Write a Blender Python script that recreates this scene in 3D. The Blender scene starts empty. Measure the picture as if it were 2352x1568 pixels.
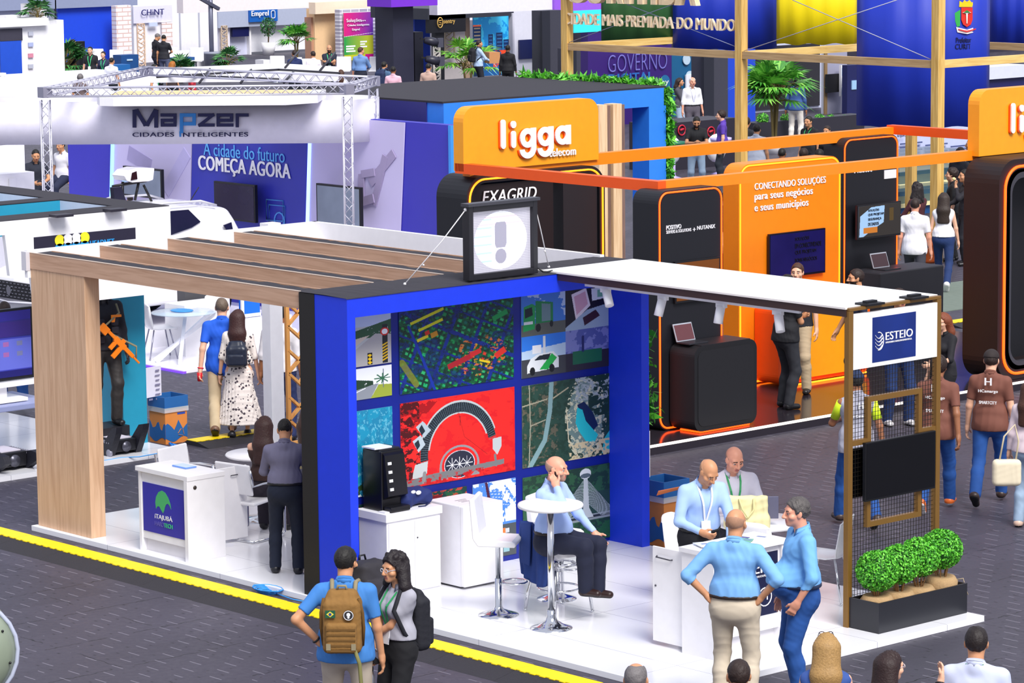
import bpy, math, random
import numpy as np
from mathutils import Vector, Matrix
# ---------------------------------------------------------------- camera, sky, sun, exposure
SC = bpy.context.scene
COL = SC.collection
W_PX, H_PX, FPX = 2352.0, 1568.0, 7433.58
YAW, PITCH, ROLL = 2.41232557, 0.1437685, -0.0101399
CAM = np.array([29.566, -19.31, 7.1])          # world origin = near left corner of the main booth's platform
def cam_axes():
 f = np.array([math.cos(PITCH) * math.cos(YAW), math.cos(PITCH) * math.sin(YAW), -math.sin(PITCH)])
 r = np.array([math.sin(YAW), -math.cos(YAW), 0.0])
 u = np.cross(r, f)
 return math.cos(ROLL) * r + math.sin(ROLL) * u, -math.sin(ROLL) * r + math.cos(ROLL) * u, f
CR, CU, CF = cam_axes()
cd = bpy.data.cameras.new('camera')
cd.sensor_width = 36.0
cd.lens = FPX / W_PX * 36.0
cd.clip_start, cd.clip_end = 1.0, 600.0
camo = bpy.data.objects.new('camera', cd)
COL.objects.link(camo)
m = Matrix.Identity(4)
for i in range(3):
 m[i][0], m[i][1], m[i][2], m[i][3] = CR[i], CU[i], -CF[i], CAM[i]
camo.matrix_world = m
SC.camera = camo
SC.view_settings.view_transform = 'Standard'
SC.view_settings.look = 'None'
SC.view_settings.gamma = 1.0
SC.view_settings.use_curve_mapping = False
SC.view_settings.exposure = 0.18
wd = bpy.data.worlds.new('hall_daylight')
SC.world = wd
wd.use_nodes = True
bgn = wd.node_tree.nodes['Background']
bgn.inputs[0].default_value = (0.80, 0.84, 1.0, 1)
bgn.inputs[1].default_value = 0.76
sd = bpy.data.lights.new('roof_daylight', 'SUN')
sd.energy = 3.5
sd.angle = math.radians(28)
sd.color = (1.0, 0.97, 0.93)
so = bpy.data.objects.new('roof_daylight', sd)
COL.objects.link(so)
so.rotation_euler = Vector((0.64, -0.20, 0.74)).to_track_quat('Z', 'Y').to_euler()
def ray(x, y):
 return CF + (x - W_PX / 2) / FPX * CR - (y - H_PX / 2) / FPX * CU
def onZ(x, y, z=0.0):
 d = ray(x, y)
 return CAM + d * ((z - CAM[2]) / d[2])
def onX(x, y, c):
 d = ray(x, y)
 return CAM + d * ((c - CAM[0]) / d[0])
def onY(x, y, c):
 d = ray(x, y)
 return CAM + d * ((c - CAM[1]) / d[1])
# ---------------------------------------------------------------- materials
def lin(h):
 h = h.lstrip('#')
 c = [int(h[i:i + 2], 16) / 255 for i in (0, 2, 4)]
 return tuple((v / 12.92 if v <= 0.04045 else ((v + 0.055) / 1.055) ** 2.4) for v in c)
MATS = {}
def M(hexc, rough=0.5, metal=0.0, emit=0.0, var=0.06, scale=9.0, alpha=1.0, bump=0.0, coat=0.0):
 key = (hexc, rough, metal, emit, var, scale, alpha, bump, coat)
 if key in MATS:
  return MATS[key]
 m = bpy.data.materials.new('surface_' + hexc.lstrip('#'))
 m.use_nodes = True
 nt = m.node_tree
 b = nt.nodes['Principled BSDF']
 c = lin(hexc)
 b.inputs['Base Color'].default_value = (*c, 1)
 b.inputs['Roughness'].default_value = rough
 b.inputs['Metallic'].default_value = metal
 if coat:
  b.inputs['Coat Weight'].default_value = coat
 if emit:
  b.inputs['Emission Color'].default_value = (*c, 1)
  b.inputs['Emission Strength'].default_value = emit
 if alpha < 1:
  b.inputs['Alpha'].default_value = alpha
 if var:
  tc = nt.nodes.new('ShaderNodeTexCoord')
  n = nt.nodes.new('ShaderNodeTexNoise')
  n.inputs['Scale'].default_value = scale
  n.inputs['Detail'].default_value = 3
  nt.links.new(tc.outputs['Object'], n.inputs['Vector'])
  r = nt.nodes.new('ShaderNodeMix')
  r.data_type = 'RGBA'
  r.inputs[6].default_value = (*[v * (1 - var) for v in c], 1)
  r.inputs[7].default_value = (*[min(1, v * (1 + var)) for v in c], 1)
  nt.links.new(n.outputs[0], r.inputs[0])
  nt.links.new(r.outputs[2], b.inputs['Base Color'])
  if bump:
   bp = nt.nodes.new('ShaderNodeBump')
   bp.inputs['Strength'].default_value = bump
   bp.inputs['Distance'].default_value = 0.01
   nt.links.new(n.outputs[0], bp.inputs['Height'])
   nt.links.new(bp.outputs[0], b.inputs['Normal'])
 MATS[key] = m
 return m
def wood(hex1, hex2, axis, rough=0.55, freq=1.0):
 key = ('wood', hex1, hex2, axis, freq)
 if key in MATS:
  return MATS[key]
 m = bpy.data.materials.new('wood_grain')
 m.use_nodes = True
 nt = m.node_tree
 b = nt.nodes['Principled BSDF']
 b.inputs['Roughness'].default_value = rough
 tc = nt.nodes.new('ShaderNodeTexCoord')
 mp = nt.nodes.new('ShaderNodeMapping')
 s = [14.0 * freq] * 3
 s['xyz'.index(axis)] = 0.9 * freq
 mp.inputs['Scale'].default_value = s
 nt.links.new(tc.outputs['Object'], mp.inputs['Vector'])
 n = nt.nodes.new('ShaderNodeTexNoise')
 n.inputs['Scale'].default_value = 1.6
 n.inputs['Detail'].default_value = 6
 n.inputs['Distortion'].default_value = 0.8
 nt.links.new(mp.outputs[0], n.inputs['Vector'])
 r = nt.nodes.new('ShaderNodeValToRGB')
 e = r.color_ramp.elements
 e[0].position, e[0].color = 0.28, (*lin(hex2), 1)
 e[1].position, e[1].color = 0.62, (*lin(hex1), 1)
 nt.links.new(n.outputs[0], r.inputs[0])
 nt.links.new(r.outputs[0], b.inputs['Base Color'])
 MATS[key] = m
 return m
def vcol(rough=0.45, emit=0.0):
 """printed surface: shows the inks stored on the mesh"""
 key = ('vcol', rough, emit)
 if key in MATS:
  return MATS[key]
 m = bpy.data.materials.new('printed_ink')
 m.use_nodes = True
 nt = m.node_tree
 b = nt.nodes['Principled BSDF']
 b.inputs['Roughness'].default_value = rough
 a = nt.nodes.new('ShaderNodeVertexColor')
 a.layer_name = 'ink'
 nt.links.new(a.outputs[0], b.inputs['Base Color'])
 if emit:
  nt.links.new(a.outputs[0], b.inputs['Emission Color'])
  b.inputs['Emission Strength'].default_value = emit
 MATS[key] = m
 return m
# ---------------------------------------------------------------- mesh builder
class MB:
 def __init__(self):
  self.v, self.f, self.m, self.s = [], [], [], []
  self.cur, self.smooth = 0, False
 def add(self, vs, fs):
  o = len(self.v)
  self.v += [tuple(map(float, p)) for p in vs]
  for f in fs:
   self.f.append([i + o for i in f])
   self.m.append(self.cur)
   self.s.append(self.smooth)
  return self
 def box(self, x0, x1, y0, y1, z0, z1):
  x0, x1 = min(x0, x1), max(x0, x1)
  y0, y1 = min(y0, y1), max(y0, y1)
  z0, z1 = min(z0, z1), max(z0, z1)
  v = [(x, y, z) for x in (x0, x1) for y in (y0, y1) for z in (z0, z1)]
  return self.add(v, [(0, 1, 3, 2), (4, 6, 7, 5), (0, 4, 5, 1), (2, 3, 7, 6), (0, 2, 6, 4), (1, 5, 7, 3)])
 def obox(self, c, ax, half):
  c = np.array(c, float)
  A = [np.array(a, float) * h for a, h in zip(ax, half)]
  v = [c + i * A[0] + j * A[1] + k * A[2] for i in (-1, 1) for j in (-1, 1) for k in (-1, 1)]
  return self.add(v, [(0, 1, 3, 2), (4, 6, 7, 5), (0, 4, 5, 1), (2, 3, 7, 6), (0, 2, 6, 4), (1, 5, 7, 3)])
 def bar(self, a, b, w, h=None, up=(0, 0, 1)):
  a, b = np.array(a, float), np.array(b, float)
  d = b - a
  L = np.linalg.norm(d)
  d = d / L
  up = np.array(up, float)
  if abs(d @ up) > 0.98:
   up = np.array([1.0, 0, 0])
  s = np.cross(d, up)
  s /= np.linalg.norm(s)
  u = np.cross(s, d)
  return self.obox((a + b) / 2, (d, s, u), (L / 2, w / 2, (h or w) / 2))
 def prism(self, pts, e):
  """pts: 3-D polygon, e: extrusion vector"""
  n = len(pts)
  P0 = [np.array(p, float) for p in pts]
  e = np.array(e, float)
  v = P0 + [p + e for p in P0]
  f = [list(range(n))[::-1], list(range(n, 2 * n))]
  f += [(i, (i + 1) % n, n + (i + 1) % n, n + i) for i in range(n)]
  return self.add(v, f)
 def tube(self, pts, r, n=8, closed=False):
  P_ = [np.array(p, float) for p in pts]
  R_ = r if hasattr(r, '__len__') else [r] * len(P_)
  k = len(P_)
  vs = []
  prev = None
  for i in range(k):
   if closed:
    t = P_[(i + 1) % k] - P_[i - 1]
   else:
    t = P_[min(i + 1, k - 1)] - P_[max(i - 1, 0)]
   t = t / (np.linalg.norm(t) + 1e-9)
   if prev is None:
    a = np.array([0, 0, 1.0]) if abs(t[2]) < 0.9 else np.array([1.0, 0, 0])
   else:
    a = prev
   s = a - t * (a @ t)
   s /= np.linalg.norm(s) + 1e-9
   prev = s
   q = np.cross(t, s)
   for j in range(n):
    an = 2 * math.pi * j / n
    vs.append(P_[i] + R_[i] * (math.cos(an) * s + math.sin(an) * q))
  fs = []
  for i in range(k if closed else k - 1):
   i2 = (i + 1) % k
   for j in range(n):
    j2 = (j + 1) % n
    fs.append((i * n + j, i * n + j2, i2 * n + j2, i2 * n + j))
  if not closed:
   fs.append(list(range(n))[::-1])
   fs.append([(k - 1) * n + j for j in range(n)])
  sm = self.smooth
  self.smooth = True
  self.add(vs, fs)
  self.smooth = sm
  return self
 def lathe(self, prof, c=(0, 0, 0), n=24):
  vs, fs = [], []
  for r, z in prof:
   for j in range(n):
    a = 2 * math.pi * j / n
    vs.append((c[0] + r * math.cos(a), c[1] + r * math.sin(a), c[2] + z))
  for i in range(len(prof) - 1):
   for j in range(n):
    j2 = (j + 1) % n
    fs.append((i * n + j, i * n + j2, (i + 1) * n + j2, (i + 1) * n + j))
  fs.append(list(range(n))[::-1])
  fs.append([(len(prof) - 1) * n + j for j in range(n)])
  sm = self.smooth
  self.smooth = True
  self.add(vs, fs)
  self.smooth = sm
  return self
 def ball(self, c, r, n=12):
  rr = r if hasattr(r, '__len__') else (r, r, r)
  vs, fs = [], []
  for i in range(n + 1):
   th = math.pi * i / n
   for j in range(2 * n):
    ph = math.pi * j / n
    vs.append((c[0] + rr[0] * math.sin(th) * math.cos(ph), c[1] + rr[1] * math.sin(th) * math.sin(ph), c[2] + rr[2] * math.cos(th)))
  for i in range(n):
   for j in range(2 * n):
    j2 = (j + 1) % (2 * n)
    fs.append((i * 2 * n + j, (i + 1) * 2 * n + j, (i + 1) * 2 * n + j2, i * 2 * n + j2))
  sm = self.smooth
  self.smooth = True
  self.add(vs, fs)
  self.smooth = sm
  return self
 def xf(self, M4):
  M4 = np.array(M4)
  v = np.array(self.v)
  self.v = [tuple(p) for p in (v @ M4[:3, :3].T + M4[:3, 3])]
  return self
 def build(self, name, mat, parent=None, bevel=0.0, seg=2):
  me = bpy.data.meshes.new(name)
  off = np.array(parent['_o']) if parent is not None and '_o' in parent else np.zeros(3)
  v = np.array(self.v) - off
  me.from_pydata([tuple(p) for p in v], [], self.f)
  mats = mat if isinstance(mat, (list, tuple)) else [mat]
  for q in mats:
   me.materials.append(q)
  me.polygons.foreach_set('material_index', self.m)
  me.polygons.foreach_set('use_smooth', self.s)
  me.validate()
  me.update()
  o = bpy.data.objects.new(name, me)
  COL.objects.link(o)
  if parent is not None:
   o.parent = parent
   if '_o' in parent:
    o['_o'] = parent['_o']
  if bevel:
   b = o.modifiers.new('edge', 'BEVEL')
   b.width, b.segments = bevel, seg
   b.limit_method = 'ANGLE'
   b.harden_normals = False
  return o
def tag(o, label, cat, group=None, kind=None):
 o['label'], o['category'] = label, cat
 if group:
  o['group'] = group
 if kind:
  o['kind'] = kind
 return o
def thing(name, label, cat, loc=(0, 0, 0), rz=0.0, group=None, local=False):
 """Empty at the base. local=False: parts are given in world coordinates; True: in the thing's own"""
 o = bpy.data.objects.new(name, None)
 COL.objects.link(o)
 o.empty_display_size = 0.1
 o.location = [float(c) for c in loc]
 o.rotation_euler[2] = rz
 if not local:
  o['_o'] = [float(c) for c in loc]
 return tag(o, label, cat, group)
def copy_tree(o, parent=None):
 c = o.copy()
 COL.objects.link(c)
 c.parent = parent
 for ch in list(o.children):
  copy_tree(ch, c)
 return c
def rrect(w, h, r, n=6):
 """rounded rectangle outline centred on 0"""
 out = []
 for cx, cy, a0 in ((w / 2 - r, h / 2 - r, 0), (-w / 2 + r, h / 2 - r, 90), (-w / 2 + r, -h / 2 + r, 180), (w / 2 - r, -h / 2 + r, 270)):
  for i in range(n + 1):
   a = math.radians(a0 + 90 * i / n)
   out.append((cx + r * math.cos(a), cy + r * math.sin(a)))
 return out
def text(s, org, u, v, mat, parent, depth=0.006, bold=0.0, name='lettering', shear=0.0, fill=True, fit=True):
 """flat raised lettering filling the box org, org+u, org+v"""
 cu = bpy.data.curves.new('t', 'FONT')
 cu.body = s
 cu.size = 1.0
 cu.offset = min(bold, 0)
 cu.space_character = 1 + max(0, bold) * 2.2
 cu.shear = shear
 cu.resolution_u = 4
 cu.space_line = 0.95
 ob = bpy.data.objects.new('t', cu)
 COL.objects.link(ob)
 dg = bpy.context.evaluated_depsgraph_get()
 me0 = ob.evaluated_get(dg).to_mesh()
 n = len(me0.vertices)
 co = np.zeros(n * 3)
 me0.vertices.foreach_get('co', co)
 co = co.reshape(-1, 3)
 polys = [list(p.vertices) for p in me0.polygons]
 bpy.data.objects.remove(ob)
 bpy.data.curves.remove(cu)
 lo, hi = co.min(0), co.max(0)
 sp = np.maximum(hi - lo, 1e-6)
 q = (co - lo) / sp
 org, u, v = np.array(org, float), np.array(u, float), np.array(v, float)
 if not fit:
  sc = np.linalg.norm(v) / sp[1]
  u = u / np.linalg.norm(u) * sp[0] * sc
 nrm = np.cross(u, v)
 nrm /= np.linalg.norm(nrm)
 base = org + q[:, :1] * u + q[:, 1:2] * v
 b = MB()
 # outline edges -> side walls
 cnt = {}
 for p in polys:
  for a, c in zip(p, p[1:] + p[:1]):
   cnt[(a, c)] = cnt.get((a, c), 0) + 1
 fs = [p for p in polys]
 for (a, c) in cnt:
  if (c, a) not in cnt:
   fs.append([a, n + a, n + c, c])
 ud = u / np.linalg.norm(u) * np.linalg.norm(v) * max(bold, 0) * 1.3
 for k in ((-1, 0, 1) if bold > 0 else (0,)):
  q2 = base + ud * k
  b.add(list(q2 + nrm * (depth + abs(k + .4) * depth * .06)) + list(q2), fs)
 return b.build(name, mat, parent)
# --------------------------------------------------------------- prints: a small raster painted in code
class Art:
 def __init__(self, w, h, bg, k=2):
  w, h = w * k, h * k
  self.w, self.h = w, h
  self.a = np.zeros((h, w, 3), np.float32)
  self.a[:] = self.c(bg)
  self.yy, self.xx = np.mgrid[0:h, 0:w]
  self.X, self.Y = (self.xx + 0.5) / w, (self.yy + 0.5) / h   # Y down
  self.rng = np.random.RandomState(7)
 def c(self, h):
  return np.array(lin(h), np.float32) if isinstance(h, str) else np.array(h, np.float32)
 def put(self, mask, col, al=1.0):
  k = (mask.astype(np.float32) * al)[..., None]
  self.a = self.a * (1 - k) + self.c(col) * k
 def poly(self, pts, col, al=1.0):
  inside = np.zeros((self.h, self.w), bool)
  n = len(pts)
  for i in range(n):
   x0, y0 = pts[i]
   x1, y1 = pts[(i + 1) % n]
   if y0 == y1:
    continue
   c = ((y0 > self.Y) != (y1 > self.Y)) & (self.X < (x1 - x0) * (self.Y - y0) / (y1 - y0) + x0)
   inside ^= c
  self.put(inside, col, al)
 def rect(self, x0, y0, x1, y1, col, al=1.0):
  self.put((self.X >= x0) & (self.X <= x1) & (self.Y >= y0) & (self.Y <= y1), col, al)
 def ell(self, cx, cy, rx, ry, col, al=1.0, inner=0.0, a0=None, a1=None):
  d = ((self.X - cx) / rx) ** 2 + ((self.Y - cy) / ry) ** 2
  mk = (d <= 1) & (d >= inner * inner)
  if a0 is not None:
   an = np.degrees(np.arctan2(-(self.Y - cy) / ry, (self.X - cx) / rx)) % 360
   mk &= (an >= a0) & (an <= a1)
  self.put(mk, col, al)
 def line(self, x0, y0, x1, y1, w, col, al=1.0):
  asp = self.h / self.w
  px, py = self.X - x0, (self.Y - y0) * asp
  dx, dy = x1 - x0, (y1 - y0) * asp
  t = np.clip((px * dx + py * dy) / (dx * dx + dy * dy + 1e-9), 0, 1)
  self.put(np.hypot(px - t * dx, py - t * dy) <= w / 2, col, al)
 def pline(self, pts, w, col, al=1.0):
  for a, b in zip(pts, pts[1:]):
   self.line(*a, *b, w, col, al)
 def noise(self, n, seed=0):
  r = np.random.RandomState(seed)
  out = np.zeros((self.h, self.w), np.float32)
  amp, tot = 1.0, 0
  for o in range(4):
   k = max(2, int(n * 2 ** o))
   g = r.rand(k + 2, k + 2)
   fx, fy = self.X * k, self.Y * k
   ix, iy = fx.astype(int), fy.astype(int)
   tx, ty = fx - ix, fy - iy
   tx, ty = tx * tx * (3 - 2 * tx), ty * ty * (3 - 2 * ty)
   v = (g[iy, ix] * (1 - tx) + g[iy, ix + 1] * tx) * (1 - ty) + (g[iy + 1, ix] * (1 - tx) + g[iy + 1, ix + 1] * tx) * ty
   out += amp * v
   tot += amp
   amp *= 0.6
  return out / tot
 def build(self, name, parent, org, u, v, rough=0.4, emit=0.0, thick=0.012):
  """org top-left, u right, v down"""
  org, u, v = (np.array(q, float) for q in (org, u, v))
  nrm = np.cross(v, u)
  nrm /= np.linalg.norm(nrm)
  w, h = self.w, self.h
  off = np.array(parent['_o']) if parent is not None and '_o' in parent else np.zeros(3)
  gx, gy = np.meshgrid(np.arange(w + 1) / w, np.arange(h + 1) / h)
  co = org - off + gx[..., None] * u + gy[..., None] * v + nrm * thick
  co = co.reshape(-1, 3)
  idx = (np.arange(h)[:, None] * (w + 1) + np.arange(w)[None]).reshape(-1)
  q = np.stack([idx, idx + w + 1, idx + w + 2, idx + 1], 1)
  # rim
  bc = np.array([org - off, org - off + v, org - off + u + v, org - off + u])
  nb = len(co)
  co = np.vstack([co, bc])
  cr = [0, h * (w + 1), h * (w + 1) + w, w]
  rim = [[cr[i], nb + i, nb + (i + 1) % 4, cr[(i + 1) % 4]] for i in range(4)]
  q = np.vstack([q, rim])
  me = mesh_np(name, co, q, [vcol(rough, emit)], smooth=False)
  at = me.color_attributes.new('ink', 'FLOAT_COLOR', 'CORNER')
  cc = np.ones((len(q) * 4, 4), np.float32)
  cc[:w * h * 4, :3] = np.repeat(self.a.reshape(-1, 3), 4, 0)
  cc[w * h * 4:, :3] = self.a.mean((0, 1))
  at.data.foreach_set('color', cc.reshape(-1))
  o = bpy.data.objects.new(name, me)
  COL.objects.link(o)
  if parent is not None:
   o.parent = parent
   if '_o' in parent:
    o['_o'] = parent['_o']
  return o
def mesh_np(name, co, quads, mats, mi=None, smooth=True):
 me = bpy.data.meshes.new(name)
 co = np.asarray(co, np.float32)
 quads = np.asarray(quads, np.int32)
 k = quads.shape[1]
 me.vertices.add(len(co))
 me.vertices.foreach_set('co', co.reshape(-1))
 me.loops.add(quads.size)
 me.loops.foreach_set('vertex_index', quads.reshape(-1))
 me.polygons.add(len(quads))
 me.polygons.foreach_set('loop_start', np.arange(len(quads), dtype=np.int32) * k)
 me.polygons.foreach_set('use_smooth', np.full(len(quads), smooth))
 for q in mats:
  me.materials.append(q)
 if mi is not None:
  me.polygons.foreach_set('material_index', np.asarray(mi, np.int32))
 me.update(calc_edges=True)
 me.validate()
 return me
# ---------------------------------------------------------------- smooth bodies from blended solids
class Vox:
 def __init__(s, lo, hi, h):
  s.lo, s.h = np.array(lo, np.float32), h
  s.n = np.ceil((np.array(hi) - np.array(lo)) / h).astype(int) + 1
  s.ax = [(s.lo[i] + h * np.arange(s.n[i])).astype(np.float32) for i in range(3)]
  s.D = np.full(s.n, .4, np.float32)
 def sl(s, lo, hi):
  a = np.clip(np.floor((np.array(lo) - s.lo) / s.h).astype(int), 0, s.n)
  b = np.clip(np.ceil((np.array(hi) - s.lo) / s.h).astype(int) + 1, 0, s.n)
  S = tuple(slice(i, j) for i, j in zip(a, b))
  x, y, z = (s.ax[i][S[i]] for i in range(3))
  return S, x[:, None, None], y[None, :, None], z[None, None, :]
 def merge(s, S, d, k):
  A = s.D[S]
  if A.size == 0:
   return
  h = np.maximum(k - np.abs(A - d), 0) / k
  s.D[S] = np.minimum(A, d) - h * h * k * .25
 def rbox(s, c, A, half, r, k=.02):
  c = np.array(c, float)
  R = np.linalg.norm(half) + k + .02
  S, x, y, z = s.sl(c - R, c + R)
  px, py, pz = x - c[0], y - c[1], z - c[2]
  o = 0
  for a, q in zip(A, half):
   o = o + np.maximum(np.abs(px * a[0] + py * a[1] + pz * a[2]) - (q - r), 0) ** 2
  s.merge(S, np.sqrt(o) - r, k)
 def cap(s, a, b, ra, rb, k=.03, side=None, ratio=1.0):
  a, b = np.array(a, float), np.array(b, float)
  R = max(ra, rb) * max(ratio, 1) + k + .02
  S, x, y, z = s.sl(np.minimum(a, b) - R, np.maximum(a, b) + R)
  d = b - a
  L2 = d @ d + 1e-9
  px, py, pz = x - a[0], y - a[1], z - a[2]
  t = np.clip((px * d[0] + py * d[1] + pz * d[2]) / L2, 0, 1)
  qx, qy, qz = px - t * d[0], py - t * d[1], pz - t * d[2]
  if side is not None:
   q = (qx * side[0] + qy * side[1] + qz * side[2]) * (1 - 1 / ratio)
   qx, qy, qz = qx - q * side[0], qy - q * side[1], qz - q * side[2]
  s.merge(S, np.sqrt(qx * qx + qy * qy + qz * qz) - (ra + (rb - ra) * t), k)
 def ell(s, c, A, r, k=.02, sub=False):
  """ellipsoid with axes A (rows) and radii r"""
  R = max(r) + k + .02
  c = np.array(c, float)
  S, x, y, z = s.sl(c - R, c + R)
  px, py, pz = x - c[0], y - c[1], z - c[2]
  k0, k1 = 0, 0
  for a, q in zip(A, r):
   u = px * a[0] + py * a[1] + pz * a[2]
   k0 = k0 + (u / q) ** 2
   k1 = k1 + (u / q / q) ** 2
  k0 = np.sqrt(k0)
  d = k0 * (k0 - 1) / (np.sqrt(k1) + 1e-6)
  if sub:
   B = s.D[S]
   if B.size:
    h = np.maximum(k - np.abs(B + d), 0) / k
    s.D[S] = np.maximum(B, -d) + h * h * k * .25
  else:
   s.merge(S, d, k)
 pending = None
 def settle(s):
  if s.pending and s.pending[0]:
   a = s.pending
   s.pending = None
   s.fold(*a)
 def cut(s, p, n, box=None):
  """keep the side where (x-p).n < 0"""
  s.settle()
  S, x, y, z = s.sl(*box) if box else s.sl(s.lo, s.lo + s.n * s.h)
  d = (x - p[0]) * n[0] + (y - p[1]) * n[1] + (z - p[2]) * n[2]
  s.D[S] = np.maximum(s.D[S], d)
 def fold(s, amp, fr, seed, an=(1, 1, .45)):
  x, y, z = s.ax[0][:, None, None], s.ax[1][None, :, None], s.ax[2][None, None, :]
  r = np.random.RandomState(seed)
  f = 0
  for q in range(3):
   v = r.randn(3) * fr * (1 + .6 * q) * np.array(an)
   w = r.randn(3) * fr * .5
   f = f + (np.abs(np.sin(x * v[0] + y * v[1] + z * v[2] + r.rand() * 6 + 1.3 * np.sin(x * w[0] + y * w[1] + z * w[2]))) - .55) / (1 + .5 * q)
  s.D += np.where(np.abs(s.D) < .06, f * amp * .8, 0).astype(np.float32)
 def mesh(s):
  D = s.D
  ins = D < 0
  n = np.array(D.shape) - 1
  crn = [(i, j, k) for i in (0, 1) for j in (0, 1) for k in (0, 1)]
  cnt = np.zeros(n, np.int8)
  for c in crn:
   cnt += ins[c[0]:c[0] + n[0], c[1]:c[1] + n[1], c[2]:c[2] + n[2]]
  cell = np.argwhere((cnt > 0) & (cnt < 8))
  if len(cell) == 0:
   return np.zeros((0, 3)), np.zeros((0, 4), int)
  val = np.stack([D[cell[:, 0] + c[0], cell[:, 1] + c[1], cell[:, 2] + c[2]] for c in crn], 1)
  acc, num = np.zeros((len(cell), 3)), np.zeros(len(cell))
  for a in range(8):
   for b in range(a + 1, 8):
    ca, cb = np.array(crn[a]), np.array(crn[b])
    if np.abs(ca - cb).sum() != 1:
     continue
    va, vb = val[:, a], val[:, b]
    m = (va < 0) != (vb < 0)
    t = np.where(m, va / (va - vb + 1e-12), 0)
    acc += np.where(m[:, None], ca + t[:, None] * (cb - ca), 0)
    num += m
  P = s.lo + (cell + acc / num[:, None]) * s.h
  idx = np.full(n, -1, np.int64)
  idx[tuple(cell.T)] = np.arange(len(cell))
  quads = []
  for ax in range(3):
   u, v = (ax + 1) % 3, (ax + 2) % 3
   sh = [slice(None)] * 3
   sh2 = [slice(None)] * 3
   sh[ax], sh2[ax] = slice(0, -1), slice(1, None)
   A, B = ins[tuple(sh)], ins[tuple(sh2)]
   e = np.argwhere(A != B)
   e = e[(e[:, u] > 0) & (e[:, v] > 0) & (e[:, u] < n[u]) & (e[:, v] < n[v])]
   du, dv = np.eye(3, dtype=int)[u], np.eye(3, dtype=int)[v]
   q = np.stack([idx[tuple((e - du - dv).T)], idx[tuple((e - dv).T)], idx[tuple(e.T)], idx[tuple((e - du).T)]], 1)
   fl = ~A[tuple(e.T)]
   q[fl] = q[fl][:, ::-1]
   quads.append(q)
  q = np.vstack(quads)
  return P, q[(q >= 0).all(1)]
def put_mesh(name, P, q, mats, parent, mi=None, smooth=True):
 me = mesh_np(name, P, q, mats, mi, smooth)
 o = bpy.data.objects.new(name, me)
 COL.objects.link(o)
 o.parent = parent
 return o
# ================================================================ shared colours
WHITE = M('#f2f1f4', 0.35)
WHITEM = M('#ecebf0', 0.45)
BLACK = M('#0c0c11', 0.45)
BLACKM = M('#1d1c22', 0.75, var=0.15)
CLOTH_TOP = M('#2e2c34', 0.9, var=0.2, scale=20)
BLUE = M('#1238dc', 0.5)
LBLUE = M('#3f86ee', 0.5)
CHROME = M('#d8dade', 0.12, 1.0, var=0)
GREYM = M('#8f919b', 0.4, 0.3)
BRONZE = M('#8a6530', 0.38, 0.35)
WOODX = wood('#cda68a', '#b58d70', 'x')
WOODZ = wood('#dab492', '#c39a78', 'z')
YELLOW = M('#ffdc00', 0.5, var=0.05)
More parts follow.
